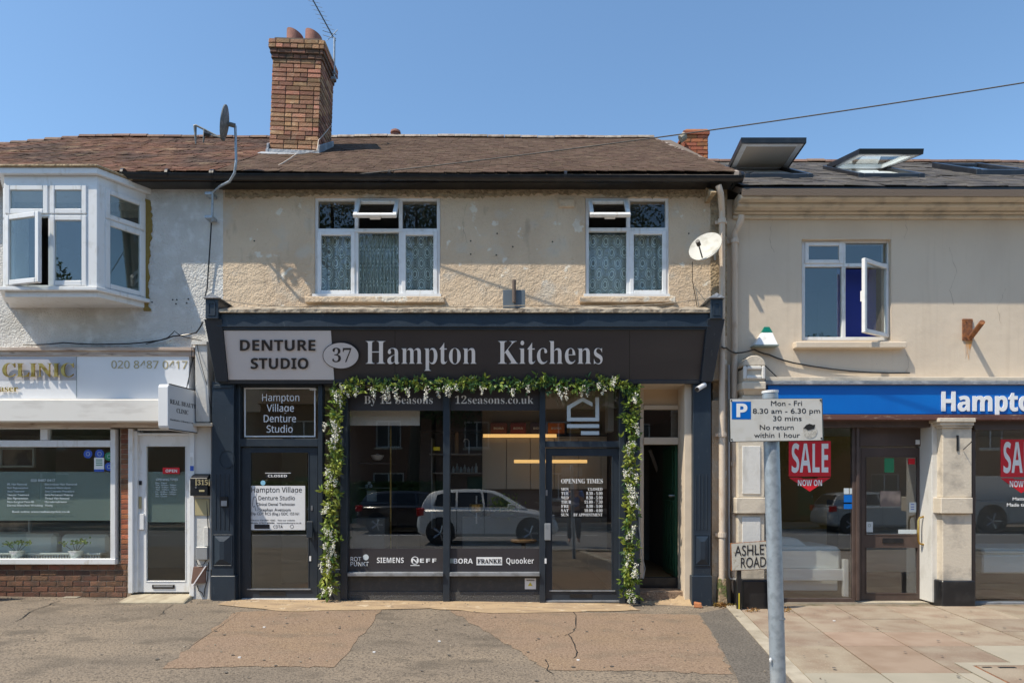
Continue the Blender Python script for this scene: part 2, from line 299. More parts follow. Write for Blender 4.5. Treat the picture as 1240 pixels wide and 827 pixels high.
# ------------------------------------------------------------------ lettering
FN = {'serif': (0x1D400, 0x1D41A, 0x1D7CE), 'sansb': (0x1D5D4, 0x1D5EE, 0x1D7EC), 'sans': (0x1D5A0, 0x1D5BA, 0x1D7E2)}
def enc(s, f):
    if f not in FN: return s
    a, b, c = FN[f]
    return ''.join(chr(a+ord(k)-65) if 'A' <= k <= 'Z' else chr(b+ord(k)-97) if 'a' <= k <= 'z' else chr(c+ord(k)-48) if '0' <= k <= '9' else k for k in s)
CAP = {}
_tc = []; GC = {}
def _raw(body, off, align='LEFT', ls=1.):
    if not _tc:
        c = bpy.data.curves.new('t', 'FONT'); c.extrude = .05; c.resolution_u = 4; o = bpy.data.objects.new('t', c); _tc.extend((c, o))
    c, o = _tc; c.body = body; c.offset = off; c.align_x = align; c.space_line = ls
    me = bpy.data.meshes.new_from_object(o); r_ = [tuple(v.co) for v in me.vertices], [tuple(p.vertices) for p in me.polygons]; bpy.data.meshes.remove(me); return r_
def tmesh(s, f, off, align='LEFT', ls=1.):
    return _raw(enc(s, f), off, align, ls)
def cap(f):
    if f not in CAP: CAP[f] = max(v[1] for v in tmesh('H', f, 0)[0])
    return CAP[f]
def text(s, f, px0, px1, base, top, plane, mat, parent, off=0, th=.003, lift=.003, name='lettering', mb=None, align='LEFT', ls=1., slope=0.):
    """text laid on plane y=a+b*z so that it spans px0..px1 with baseline/cap-height at base/top"""
    vs, fs = tmesh(s, f, off, align, ls); a, b = plane if isinstance(plane, tuple) else (plane, 0.)
    x0 = min(v[0] for v in vs); x1 = max(v[0] for v in vs); k = (px1-px0)/(x1-x0); kz = (base-top)/cap(f)
    n = Vector((0, -1, b)).normalized(); m = mb or MB(); out = []
    for v in vs:
        px = px0+(v[0]-x0)*k; p = onp(px, base - v[1]*kz + slope*(px-px0), a, b)
        out.append(p + n*(lift + (th if v[2] > 0 else 0)))
    m.add(out, fs)
    return None if mb else m.build(name, mat, parent)
# ------------------------------------------------------------------ walls with openings
def wall(m, x0, x1, z0, z1, yf, yb, holes):
    xs = sorted({x0, x1, *[h[0] for h in holes], *[h[1] for h in holes]}); zs = sorted({z0, z1, *[h[2] for h in holes], *[h[3] for h in holes]})
    xs = [x for x in xs if x0 <= x <= x1]; zs = [z for z in zs if z0 <= z <= z1]
    solid = lambda i, j: 0 <= i < len(xs)-1 and 0 <= j < len(zs)-1 and not any(h[0] < (xs[i]+xs[i+1])/2 < h[1] and h[2] < (zs[j]+zs[j+1])/2 < h[3] for h in holes)
    for i in range(len(xs)-1):
        for j in range(len(zs)-1):
            if not solid(i, j): continue
            a, b, c, d = xs[i], xs[i+1], zs[j], zs[j+1]
            m.add([(a,yf,c),(b,yf,c),(b,yf,d),(a,yf,d)], [(0,1,2,3)]); m.add([(a,yb,c),(b,yb,c),(b,yb,d),(a,yb,d)], [(3,2,1,0)])
            if not solid(i-1, j): m.add([(a,yf,c),(a,yf,d),(a,yb,d),(a,yb,c)], [(0,1,2,3)])
            if not solid(i+1, j): m.add([(b,yf,c),(b,yf,d),(b,yb,d),(b,yb,c)], [(3,2,1,0)])
            if not solid(i, j-1): m.add([(a,yf,c),(a,yb,c),(b,yb,c),(b,yf,c)], [(0,1,2,3)])
            if not solid(i, j+1): m.add([(a,yf,d),(a,yb,d),(b,yb,d),(b,yf,d)], [(3,2,1,0)])
    return m
def brick_mesh(l, d, h, mat, k):
    r = random.Random(k); m = MB(); m.box(-l/2, l/2, 0, d, 0, h); me = m.mesh('brick', bevel=.004)
    for v in me.vertices: v.co.x += r.uniform(-.003, .003); v.co.z += r.uniform(-.002, .002); v.co.y += r.uniform(-.003, .003)
    me.materials.append(mat); return me
BM = {}
def bmesh_for(l, d, h, mat):
    key = (round(l, 3), round(d, 3), round(h, 3), mat.name)
    if key not in BM: BM[key] = [brick_mesh(l, d, h, mat, i) for i in range(3)]
    return rnd.choice(BM[key])
def brickface(parent, o, u, nrm, width, courses, mat, ch=.075, bl=.225, limit=None, mb=None, shift=0, flemish=False):
    """courses of bricks on a vertical face; o = lower corner, u = unit along, nrm = outward normal"""
    u = Vector(u); nrm = Vector(nrm); ang = math.atan2(u.y, u.x)
    for c in range(courses):
        x = 0.; first = True
        while x < width - .02:
            if flemish: L = rnd.choice((bl, bl, bl, bl/2))
            else: L = bl
            if first and not flemish and (c+shift) % 2: L = bl/2
            first = False
            L = min(L, width-x)
            if width-x-L < .05: L = width-x
            me = bmesh_for(L-.011, .05, ch-.011, mat)
            p = Vector(o) + u*(x+L/2) + Vector((0,0,c*ch+.005)) - nrm*(.05 - .012 + rnd.uniform(-.003,.003))+nrm*.05 - nrm*.012
            p = Vector(o) + u*(x+L/2) + Vector((0,0,c*ch+.005)) + nrm*(.009+rnd.uniform(-.003,.002))
            if mb is None:
                b = inst(me, 'brick', parent, p); b.rotation_euler = (0, 0, ang)
            else:
                R = Matrix.Rotation(ang, 3, 'Z'); mb.add([R @ v.co + p for v in me.vertices], [tuple(q.vertices) for q in me.polygons])
            x += L
# ------------------------------------------------------------------ ground
def sheet(name, pts, dz, mat, sub=0, parent=None, label=None, zf=gz):
    m = MB(); m.add([(x, y, zf(x)+dz) for x, y in pts], [tuple(range(len(pts)))]); return m.build(name, mat, parent, kind=None if parent else 'structure', label=label)
def strip(name, x0, x1, y0, y1, dz, mat, nx=40, ny=8, zf=gz, amp=0., parent=None):
    m = MB(); r = random.Random(3); ph = [r.uniform(0, 6) for _ in range(6)]
    def h(x, y): return amp*(math.sin(x*1.3+ph[0])*math.cos(y*1.7+ph[1]) + .5*math.sin(x*3.1+y*2.3+ph[2]))
    m.add([(x0+(x1-x0)*i/nx, y0+(y1-y0)*j/ny, zf(x0+(x1-x0)*i/nx)+dz+h(x0+(x1-x0)*i/nx, y0+(y1-y0)*j/ny)) for j in range(ny+1) for i in range(nx+1)],
          [(j*(nx+1)+i, j*(nx+1)+i+1, (j+1)*(nx+1)+i+1, (j+1)*(nx+1)+i) for j in range(ny) for i in range(nx)])
    return m.build(name, mat, parent, kind=None if parent else 'structure')
m = MB(); m.add([(-400,-400,-.35),(400,-400,-.35),(400,400,-.35),(-400,400,-.35)], [(0,1,2,3)]); m.build('ground', M['road'], kind='structure')
strip('forecourt', -14, 1.6, -7.6, .6, 0, M['asphalt'], 60, 6)
m = MB(); m.add([(1.6,-7.6,gz(1.6)),(1.68,-7.6,gz(1.68)),(2.975,.6,gz(2.8)),(1.6,.6,gz(1.6))], [(0,1,2,3)]); m.build('forecourt_edge', M['asphalt'], kind='structure')
strip('pavement_bed', 1.6, 16, -7.6, .6, -.016, M['joint'], 12, 6)
strip('forecourt_far', -60, -14, -7.6, .6, 0, M['asphalt'], 4, 2)
strip('road', -70, 70, -17.2, -7.75, -.13, M['road'], 8, 4, zf=lambda x: 0)
strip('opposite_pavement', -70, 70, -21, -17.3, -.02, M['asphalt'], 8, 4, zf=lambda x: 0)
m = MB(); m.box(-70, 70, -7.75, -7.6, -.2, -.01); m.box(-70, 70, -17.32, -17.2, -.2, 0); m.build('kerb', M['kerb'], kind='structure')
for i in range(12):     # road centre dashes and parking bay lines
    m = MB(); m.box(-30+i*5, -27+i*5, -14.55, -14.45, -.13, -.122); m.build('road_marking', M['vinyl'], kind='structure')
def g(px, py):      # ground point under a pixel
    z = gz(X(px, -2)); k = (HY-py)/F; dist = (z-H)/k; x = (px-CX)*dist/F; return (x, dist-D)
def pe_(x, y): return x - (-.25 - y)*.158
def wob(pts, amp=.02, n=5, seed=1):
    r = random.Random(seed); out = []
    for i, a in enumerate(pts):
        b = pts[(i+1) % len(pts)]
        for k in range(n):
            t = k/n; out.append((a[0]+(b[0]-a[0])*t+(r.uniform(-amp, amp) if k else 0), a[1]+(b[1]-a[1])*t+(r.uniform(-amp, amp) if k else 0)))
    return out
sheet('brown_asphalt_patch', wob([g(284,742), g(197,808), g(300,806), g(405,807), g(463,738), g(380,736)], .03, 14), .004, M['asphalt_brown'])
sheet('brown_asphalt_patch', wob([g(545,739), g(600,772), g(664,811), g(780,813), g(888,817), g(868,775), g(845,744), g(700,741)], .03, 14, seed=4), .004, M['asphalt_brown'])
sheet('dark_asphalt_wedge', wob([g(846,742), g(868,775), g(890,816), (pe_(2.835,-5.4)-.55,-5.4), (pe_(2.835,-5.4),-5.4), (pe_(2.835,-.3),-.3)], .004, 3, seed=6), .004, M['asphalt_dark'])
sheet('sandy_concrete_strip', wob([g(264,733), (X(285),-.02), (X(500),-.02), (X(662),-.02), (X(758),-.02), g(776,739), g(700,741), g(600,743), g(520,737), g(440,739), g(350,741)], .03, 6, seed=8), .009, M['sand'])
for sx, sy, w_, h_ in ():
    sheet('worn_patch', wob([g(sx-w_, sy-h_), g(sx+w_, sy-h_), g(sx+w_*.8, sy+h_), g(sx-w_, sy+h_)], .02, 4, seed=sx), .0125, M['sand'])
def _u(): pass
def crack(pts, wd=.006, seed=1, name='asphalt_crack'):
    r = random.Random(seed); m = MB(); P = []
    q = [g(*p) for p in pts]
    for a, b in zip(q, q[1:]):
        for k in range(5):
            t = k/5; P.append((a[0]+(b[0]-a[0])*t+r.uniform(-.02,.02), a[1]+(b[1]-a[1])*t+r.uniform(-.02,.02)))
    vs = []
    for i, p in enumerate(P):
        ww = wd*r.uniform(.3, 1.3); vs += [(p[0]-ww, p[1], gz(p[0])+.0065), (p[0]+ww, p[1]+ww*.4, gz(p[0])+.0065)]
    m.add(vs, [(2*i, 2*i+1, 2*i+3, 2*i+2) for i in range(len(P)-1)]); m.build(name, M['rubber'], kind='structure')
crack([(696,737),(697,760),(690,768),(700,790),(692,800)], .006, 2); crack([(690,768),(672,772)], .004, 3)
crack([(75,728),(45,738),(10,757)], .006, 4); crack([(660,800),(668,820)], .006, 5); crack([(210,733),(185,750)], .004, 8)
crack([(296,738),(197,808)], .0025, 7)
# pavement of slabs to the right
pave = MB().box(2.83, 16, -7.59, -7.58, -.2, -.05).build('slab_pavement', M['joint'], kind='structure')
def pe(x, y): return x - (-.25 - y)*.158     # joints run slightly askew to the shops
rows = [-.12, -1.02, -1.75, -2.42, -3.42, -4.4, -5.4, -6.4, -7.5]
slab_cells = []
r = random.Random(5)
for j in range(len(rows)-1):
    y1, y0 = rows[j], rows[j+1]; x = 3.00; k = 0; ca = .0
    while x < 11:
        wd = .66 if x < 7 else .9
        a = x; b = x+wd; ca = .0075
        def q(xx, yy): return (pe(xx, yy), yy, gz(5))
        mat = M['slab']; h = r.uniform(-.002, .003)
        if (j, k) in ((2,2),(3,1),(2,1),(3,5)): mat = M['slab_red']
        if (j, k) in ((3,3),(4,0),(4,1),(4,2),(5,1)): mat = M['slab_pale']
        if 7.3 > a > 4.8-.1 and j in (4,): mat = M['slab_pale'] if k % 2 else M['slab']
        m = MB(); m.hexa([(*q(a+ca, y0+ca)[:2], -.12), (*q(b-ca, y0+ca)[:2], -.12), (*q(b-ca, y1-ca)[:2], -.12), (*q(a+ca, y1-ca)[:2], -.12)] +
                         [(*q(a+ca, y0+ca)[:2], gz(5)+h+r.uniform(-.002,.002)), (*q(b-ca, y0+ca)[:2], gz(5)+h), (*q(b-ca, y1-ca)[:2], gz(5)+h), (*q(a+ca, y1-ca)[:2], gz(5)+h)])
        m.build('paving_slab', mat, pave, bevel=.004); x = b; k += 1
for j in range(9):   # edging between tarmac and slabs
    y1, y0 = -.12-j*.84, -.12-(j+1)*.84; a, b = 2.84, 2.99; m = MB()
    m.hexa([(pe(a,y0+.004), y0+.004, -.15), (pe(b,y0+.004), y0+.004, -.15), (pe(b,y1-.004), y1-.004, -.15), (pe(a,y1-.004), y1-.004, -.15),
            (pe(a,y0+.004), y0+.004, gz(3)+.016), (pe(b,y0+.004), y0+.004, gz(3)+.014), (pe(b,y1-.004), y1-.004, gz(3)+.014), (pe(a,y1-.004), y1-.004, gz(3)+.016)])
    m.build('edging_stone', M['kerb'], pave, bevel=.006)
gx, gy = g(1170, 806); zc = gz(5)
mh = thing('manhole_cover', 'infilled square manhole cover with lifting slots in a concrete surround', 'manhole cover', (gx+.4, gy-.4, zc))
fr = MB()
def pl(x, y, z): return (pe(x, y)+.50, y, z)
def slab_poly(mb, x0, x1, y0, y1, z0, z1): mb.hexa([pl(x0,y0,z0), pl(x1,y0,z0), pl(x1,y1,z0), pl(x0,y1,z0), pl(x0,y0,z1), pl(x1,y0,z1), pl(x1,y1,z1), pl(x0,y1,z1)])
a0, a1, b0, b1 = gx-.10, gx+.98, gy-.95, gy+.08
for xx in ((a0,a0+.11,b0,b1),(a1-.11,a1,b0,b1),(a0+.11,a1-.11,b1-.1,b1),(a0+.11,a1-.11,b0,b0+.1)): slab_poly(fr, *xx, zc+.003, zc+.012)
fr.build('concrete_surround', M['slab_pale'], mh); m = MB(); slab_poly(m, a0+.11, a1-.11, b0+.1, b1-.1, zc+.003, zc+.008); m.build('iron_frame', M['rust'], mh)
m = MB(); slab_poly(m, a0+.135, a1-.135, b0+.125, b1-.125, zc+.008, zc+.013); m.build('cover_infill', M['slab'], mh)
m = MB(); slab_poly(m, a0+.3, a0+.45, b1-.2, b1-.16, zc+.013, zc+.0155); slab_poly(m, a0+.16, a0+.24, b1-.19, b1-.16, zc+.013, zc+.0155); m.build('lifting_slot', M['rubber'], mh)
# ------------------------------------------------------------------ buildings
B1 = thing('clinic_building', 'white pebbledashed shop building on the left with first-floor bay window and beauty clinic below', 'building', (-7, 0, 0))
B2 = thing('kitchen_shop_building', 'cream rendered middle building with dark navy shopfront numbered 37 and brick chimney', 'building', (-.5, 0, 0))
B3 = thing('bed_shop_building', 'smooth cream building on the right with slate roof, skylights and blue shop sign', 'building', (6.5, 0, 0))
YR = .12
def shell(bd, x0, x1, ztop, front, name='side_wall', mat='white'):
    m = MB(); m.box(x0, x0+.12, front+.25, 7.2, -.1, ztop); m.box(x1-.12, x1, front+.25, 7.2, -.1, ztop); m.box(x0+.12, x1-.12, 7.0, 7.2, -.1, ztop); m.build(name, M[mat], bd)
    m = MB(); m.box(x0+.12, x1-.12, front+.25, 7.0, 3.12, 3.3); m.build('first_floor', M['room'], bd)
shell(B1, -10.6, -3.93, 5.55, 0); shell(B2, -3.93, 2.925, 5.55, 0, mat='cream'); shell(B3, 2.935, 10.6, 5.35, YR, mat='smooth_cream')
# --- windows
def uwin(bd, px0, px1, py0, py1, y, cols, rows, cells, fw=.045, mw=.05, name='window', label=None, gm='glass_up', fm='upvc'):
    """cols/rows: pixel positions of mullion and transom centres; cells {(c,r): 's' | ('L'|'R'|'T', angle)}"""
    x0, x1, z0, z1 = X(px0,y), X(px1,y), Z(py1,y), Z(py0,y); t = .065
    m = MB(); m.frame(x0, x1, z0, z1, y, y+t, fw); xs = [X(c,y) for c in cols]; zs = sorted(Z(q,y) for q in rows)
    for zz in zs: m.box(x0+fw, x1-fw, y+.001, y+t-.001, zz-mw/2, zz+mw/2)
    cuts = [z0+fw]+[v for zz in zs for v in (zz-mw/2, zz+mw/2)]+[z1-fw]
    for xx in xs:
        for k in range(0, len(cuts), 2): m.box(xx-mw/2, xx+mw/2, y+.002, y+t-.002, cuts[k], cuts[k+1])
    wd = m.build(name, M[fm], bd, bevel=.004, label=label)
    xb = [x0+fw]+[v for xx in xs for v in (xx-mw/2, xx+mw/2)]+[x1-fw]
    nr = len(rows)+1
    for c in range(len(cols)+1):
        for rr in range(nr):
            a, b = xb[2*c], xb[2*c+1]; k = nr-1-rr; e, f = cuts[2*k], cuts[2*k+1]; sp = cells.get((c, rr)); sw = .055
            if sp is None: m = MB(); m.box(a, b, y+.03, y+.036, e, f); m.build('pane', M[gm], wd); continue
            rot = None; og = None; yo = 0
            if sp == 's': a1, b1, e1, f1 = a-.008, b+.008, e-.008, f+.008; yo = -.014
            else:
                a1, b1, e1, f1 = a-.012, b+.012, e-.012, f+.012; yo = -.02; hy = y+yo; an = math.radians(sp[1])
                if sp[0] == 'L': og = (a1, hy, e1); rot = (0, 0, -an)
                if sp[0] == 'R': og = (b1, hy, e1); rot = (0, 0, an)
                if sp[0] == 'T': og = (a1, hy, f1); rot = (-an, 0, 0)
            m = MB(); m.frame(a1, b1, e1, f1, y+yo, y+yo+.05, sw); m.build('casement', M[fm], wd, origin=og, rot=rot, bevel=.006)
            m = MB(); m.box(a1+sw, b1-sw, y+yo+.02, y+yo+.026, e1+sw, f1-sw); m.build('pane', M[gm], wd, origin=og, rot=rot)
            if rot:
                m = MB()
                if sp[0] == 'T': m.box((a1+b1)/2-.07, (a1+b1)/2+.07, y+yo+.05, y+yo+.075, e1+.01, e1+.035)
                else:
                    hx = b1-.03 if sp[0] == 'L' else a1+.03; m.box(hx-.012, hx+.012, y+yo+.05, y+yo+.075, (e1+f1)/2-.07, (e1+f1)/2+.07)
                m.build('window_handle', M[fm], wd, origin=og, rot=rot)
    return wd
def hole(px0, px1, py0, py1, y): return (X(px0,y)-.002, X(px1,y)+.002, Z(py1,y)-.002, Z(py0,y)+.002)
h1 = hole(381,533,239,360,0); h2 = hole(709,810,239,360,0); h3 = hole(971,1079,290,412,YR); h0 = (-6.75, -5.05, 4.25, 5.3)
wall(MB(), -3.93, 2.925, 3.0, 5.72, 0, .25, [h1, h2]).build('rendered_wall', M['cream'], B2)
wall(MB(), -10.6, -3.932, 3.2, 5.72, .004, .25, [h0]).build('pebbledash_wall', M['white'], B1)
wall(MB(), 2.93, 10.6, 2.55, 5.5, YR, YR+.25, [h3]).build('rendered_wall', M['smooth_cream'], B3)
# ragged untouched render under the eaves
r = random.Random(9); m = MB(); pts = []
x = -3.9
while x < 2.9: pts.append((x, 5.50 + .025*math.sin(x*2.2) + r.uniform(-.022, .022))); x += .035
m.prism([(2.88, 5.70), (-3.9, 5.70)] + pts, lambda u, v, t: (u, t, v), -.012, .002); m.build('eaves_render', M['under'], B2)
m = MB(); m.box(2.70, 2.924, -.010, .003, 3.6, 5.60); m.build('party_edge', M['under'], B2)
uwin(B2, 381,533,239,360, .03, (431.5,485), (279,), {(1,0):('T',39), (0,1):'s', (2,1):'s'}, gm='glass_low', label='three light window with the middle top light open')
uwin(B2, 709,810,239,360, .03, (761,), (278,), {(0,0):('T',39), (1,1):'s'}, gm='glass_low', label='two light window with the left top light open')
uwin(B3, 971,1079,290,412, YR+.07, (1022,), (321,), {(0,0):'s', (1,1):('R',33)}, label='window with its lower right casement open')
def sill(bd, px0, px1, py0, py1, y, out, mat):
    m = MB(); x0, x1 = X(px0, y-out), X(px1, y-out); z0, z1 = Z(py1, y-out), Z(py0, y-out)
    m.hexa([(x0,y-out,z0),(x1,y-out,z0),(x1,y+.06,z0),(x0,y+.06,z0),(x0,y-out,z1),(x1,y-out,z1),(x1,y+.06,z1+.02),(x0,y+.06,z1+.02)])
    m.build('window_sill', M[mat], bd, bevel=.008)
sill(B2, 369,538,359,366, 0, .07, 'cream'); sill(B2, 702,818,359,366, 0, .07, 'cream'); sill(B3, 964,1098,414,421, YR, .11, 'smooth_cream')
for a, b in ((378,534),(707,811)): MB().r(a, b, 355.8, 358.8, -.03, .02).build('white_sub_sill', M['upvc'], B2)
# dark rooms upstairs
def room(bd, x0, x1, y0, y1, z0, z1, mat, fl='floor_in', ceil=None):
    m = MB(); t = .04; m.box(x0-t, x0, y0, y1, z0, z1); m.box(x1, x1+t, y0, y1, z0, z1); m.box(x0-t, x1+t, y1, y1+t, z0, z1); m.box(x0-t, x1+t, y0, y1+t, z1, z1+t); m.build('room_wall', M[mat], bd)
    m = MB(); m.box(x0-t, x1+t, y0, y1+t, z0-t, z0); m.build('room_floor', M[fl], bd)
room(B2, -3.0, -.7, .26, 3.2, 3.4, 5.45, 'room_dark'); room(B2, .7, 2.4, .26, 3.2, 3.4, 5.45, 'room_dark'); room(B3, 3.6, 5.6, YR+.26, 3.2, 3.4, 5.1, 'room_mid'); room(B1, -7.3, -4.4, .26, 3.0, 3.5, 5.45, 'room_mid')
m = MB(); m.box(X(1026,YR), X(1075,YR), YR+.3, YR+.31, Z(411,YR), Z(318,YR)); pm('royal_blue_blind', (.03,.05,.30), .8)
tag(m.build('blue_blind', bpy.data.materials['royal_blue_blind']), 'royal blue blind hanging behind the open casement of the right-hand building', 'blind')
def curtain(px0, px1, py0, py1, y, label, folds=22, amp=.018):
    x0, x1, z0, z1 = X(px0,y), X(px1,y), Z(py1,y), Z(py0,y); m = MB(); n = folds*6
    vs = []
    for i in range(n+1):
        t = i/n; xx = x0+(x1-x0)*t; a = amp*math.sin(t*folds*6.283+.9*math.sin(t*9)); vs += [(xx, y+a*.5, z1), (xx+.004*math.sin(i), y+a, z0)]
    m.add(vs, [(2*i, 2*i+2, 2*i+3, 2*i+1) for i in range(n)]); o = m.build('lace_curtain', M['lace_gathered' if folds > 10 else 'lace'], smooth=True); return tag(o, label, 'curtain')
curtain(386,430,284,356, .16, 'lace curtain in the leftmost lower pane of the three-light first-floor window', 6)
curtain(433,483,284,356, .15, 'tightly gathered lace curtain in the middle pane of the three-light first-floor window', 12, .03)
curtain(487,529,284,356, .16, 'lace curtain in the rightmost lower pane of the three-light first-floor window', 4)
curtain(713,760,284,356, .16, 'damask lace curtain in the left pane of the two-light window above the fascia', 4)
curtain(763,806,284,356, .16, 'damask lace curtain in the right pane of the two-light window near the wall dish', 4)
m = MB(); m.box(-6.35, -5.0, .8, .82, 3.9, 5.4); tag(m.build('pale_blind', M['frost']), 'pale roller blind hanging inside the white bay window', 'blind')
# --- bay window
YB = -.55; bl, br_ = X(5,YB), X(118,YB); wl, wr = bl-.34, X(177); zb0, zb1 = Z(349,YB), Z(223,YB)
def bayring(m, z0, z1, o=0., back=.0):
    p = [(wl-o*1.2, back), (bl-o*.5, YB-o), (br_+o*.5, YB-o), (wr+o*1.2, back)]
    m.add([(x,y,z0) for x, y in p]+[(x,y,z1) for x, y in p], [(3,2,1,0),(4,5,6,7),(0,1,5,4),(1,2,6,5),(2,3,7,6),(3,0,4,7)])
bay = MB(); bayring(bay, Z(350,YB)-.10, Z(350,YB)-.03, -.01); bay = bay.build('bay_window', M['upvc'], B1, bevel=.004, label='projecting white bay window with its lower left casement open')
m = MB(); bayring(m, Z(350,YB)-.03, Z(350,YB)+.02, .05); m.build('bay_sill', M['upvc'], bay, bevel=.006); m = MB(); bayring(m, Z(224,YB), Z(213,YB), .0); bayring(m, Z(213,YB), Z(205.5,YB), .06); m.build('bay_cornice', M['upvc'], bay, bevel=.006)
m = MB(); bayring(m, Z(205.5,YB), Z(205.5,YB)+.03, .09, .03); m.build('bay_roof', M['under'], bay, bevel=.008)
def facet(p0, p1, z0, z1, cols, tr, cells, endw=(.07,.07)):
    """window facet between plan points p0 and p1"""
    p0 = Vector((*p0, 0)); p1 = Vector((*p1, 0)); L = (p1-p0).length; a = math.atan2(p1.y-p0.y, p1.x-p0.x); og = Vector((p0.x, p0.y, z0))
    def bl_(name, mb, mat, extra=None, sub=None, bev=.005):
        me = mb.mesh(name, bevel=bev); me.materials.append(mat); o = bpy.data.objects.new(name, me); C.objects.link(o); o.parent = bay
        R = Matrix.Rotation(a, 4, 'Z'); T = Matrix.Translation(og-W[bay.name]) @ R
        if extra is not None: T = T @ extra
        o.matrix_local = T; W[o.name] = og; return o
    m = MB(); h = z1-z0
    m.box(0, endw[0], -.005, .06, 0, h); m.box(L-endw[1], L, -.005, .06, 0, h); m.box(endw[0], L-endw[1], 0, .06, 0, .03); m.box(endw[0], L-endw[1], 0, .06, h-.03, h); m.box(endw[0], L-endw[1], 0, .055, tr-.02, tr+.02)
    for c in cols: m.box(c-.02, c+.02, 0.001, .054, .03, tr-.02); m.box(c-.02, c+.02, 0.001, .054, tr+.02, h-.03)
    bl_('bay_frame', m, M['upvc'])
    xb = [endw[0]]+[v for c in cols for v in (c-.02, c+.02)]+[L-endw[1]]
    for ci in range(len(cols)+1):
        for rr, (e, f) in enumerate(((tr+.02, h-.03), (.03, tr-.02))):
            A, B = xb[2*ci]-.01, xb[2*ci+1]+.01; e -= .01; f += .01; op = cells.get((ci, rr)); ex = None
            if op: ex = Matrix.Translation((A, -.02, 0)) @ Matrix.Rotation(math.radians(-op), 4, 'Z') @ Matrix.Translation((-A, .02, 0))
            m = MB(); m.frame(A, B, e, f, -.02, .03, .065); bl_('casement', m, M['upvc'], ex, bev=.008)
            m = MB(); m.box(A+.065, B-.065, 0, .006, e+.065, f-.065); bl_('pane', M and m, M['glass_up'], ex, bev=0)
facet((bl, YB), (br_, YB), Z(350,YB)+.02, zb1, (X(60,YB)-bl,), (Z(260.5,YB)-Z(350,YB)-.02), {(0,1): 15}, (.03, .14))
facet((br_, YB), (wr, 0), Z(350,YB)+.02, zb1, (), (Z(266,YB)-Z(350,YB)+.02), {}, (.10, .04))
facet((wl, 0), (bl, YB), Z(350,YB)+.02, zb1, (), (Z(266,YB)-Z(350,YB)+.02), {}, (.04, .10))
r = random.Random(2); m = MB(); z = zb0-.15; L_ = [];
while z < 5.45: L_.append((wr+.035+.02*math.sin(z*4)+r.uniform(0,.035), z)); z += .03
m.prism([(wr-.03, z)]+[(wr-.03, zb0-.15)]+L_, lambda u, v, t: (u, t, v), -.012, .006)
m.build('foam_sealant', pm('mustard_foam', (.27,.19,.05), .9, bump=[('n', 50., .02)]), bay)
# --- roofs
def zr(x, y, a, b, sag=0): # main roof surface
    z = 5.705 + (y+.24)*.627
    if x < -8.1: z -= .075*(-8.1-x)*max(0, (y+.36)/3.96)
    return z + .012*math.sin(x*1.1+y)
def tiles(bd, part, mat, x0, x1, y0, y1, zf, tw, ex, th, near, pitchlen, jit=1., skip=None):
    m0 = MB(); m0.add([(x0,y0,zf(x0,y0)-.03),(x1,y0,zf(x1,y0)-.03),(x1-(.30 if part=='roof' and bd is B2 else 0),y1,zf(x1,y1)-.03),(x0,y1,zf(x0,y1)-.03), (x0,y0,zf(x0,y0)-.12),(x1,y0,zf(x1,y0)-.12),(x1,y1,zf(x1,y1)-.14),(x0,y1,zf(x0,y1)-.14)],
              [(0,1,2,3),(7,6,5,4),(0,4,5,1),(1,5,6,2),(2,6,7,3),(3,7,4,0)])
    roof = m0.build('roof', M['mortar_dark'], bd); st = MB(); r = random.Random(int(x0*10)+3)
    rowsn = int((y1-y0)/ex)+1; count = 0
    vm = []
    for k in range(3):
        q = MB(); sl = math.atan(.637 if bd is not B3 else .567)
        q.hexa([(-tw/2+.003, 0, -th), (tw/2-.003, 0, -th), (tw/2-.003, ex*1.7, ex*1.7*math.tan(sl)-th-.004), (-tw/2+.003, ex*1.7, ex*1.7*math.tan(sl)-th-.004),
                (-tw/2+.003, 0, 0), (tw/2-.003, 0, 0), (tw/2-.003, ex*1.7, ex*1.7*math.tan(sl)-.004), (-tw/2+.003, ex*1.7, ex*1.7*math.tan(sl)-.004)])
        me = q.mesh(part); me.materials.append(mat)
        for v in me.vertices: v.co.z += (.004*(k-1))*(1 if v.co.x > 0 else -1)*(1 if v.co.y < .01 else 0)
        vm.append((me, [v.co.copy() for v in me.vertices], [tuple(p.vertices) for p in me.polygons]))
    for j in range(rowsn):
        y = y0 + j*ex; xe = x1 - (.30*(y-y0)/(y1-y0) if bd is B2 else 0)
        x = x0 - (tw/2 if j % 2 else 0)
        while x < xe:
            a, b = max(x, x0), min(x+tw, xe); x += tw
            if b-a < .04: continue
            cx = (a+b)/2
            if skip and skip(cx, y): continue
            z = zf(cx, y) + .022 + r.uniform(-.004, .007)*jit; yy = y + r.uniform(-.012, .012)*jit; rz = r.uniform(-.02, .02)*jit; rx = r.uniform(-.015,.02)*jit; me, vs, fs = r.choice(vm)
            if count < near:
                o = inst(me, part, roof, (cx, yy, z), rot=(rx, 0, rz), sc=((b-a)/tw, 1, 1)); count += 1
            else:
                R = Euler((rx, 0, rz)).to_matrix(); st.add([R @ Vector((v.x*(b-a)/tw, v.y, v.z)) + Vector((cx, yy, z)) for v in vs], fs)
    st.build(part, mat, roof, kind='stuff'); return roof
zf1 = lambda x, y: zr(x, y, 0, 0)
rf1 = tiles(B1, 'roof_tile', M['tile_red'], -10.7, -3.93, -.24, 3.6, zf1, .168, .085, .011, 260, 0, .8)
rf2 = tiles(B2, 'roof_tile', M['tile'], -3.925, 3.0, -.24, 3.6, zf1, .168, .085, .010, 260, 0, .35)
zf3 = lambda x, y: 5.50 + (y+.30)*.567 - .004*(x-3)
rf3 = tiles(B3, 'slate', M['slate'], 3.03, 10.7, -.30, 3.05, zf3, .27, .17, .008, 200, 0, .9)
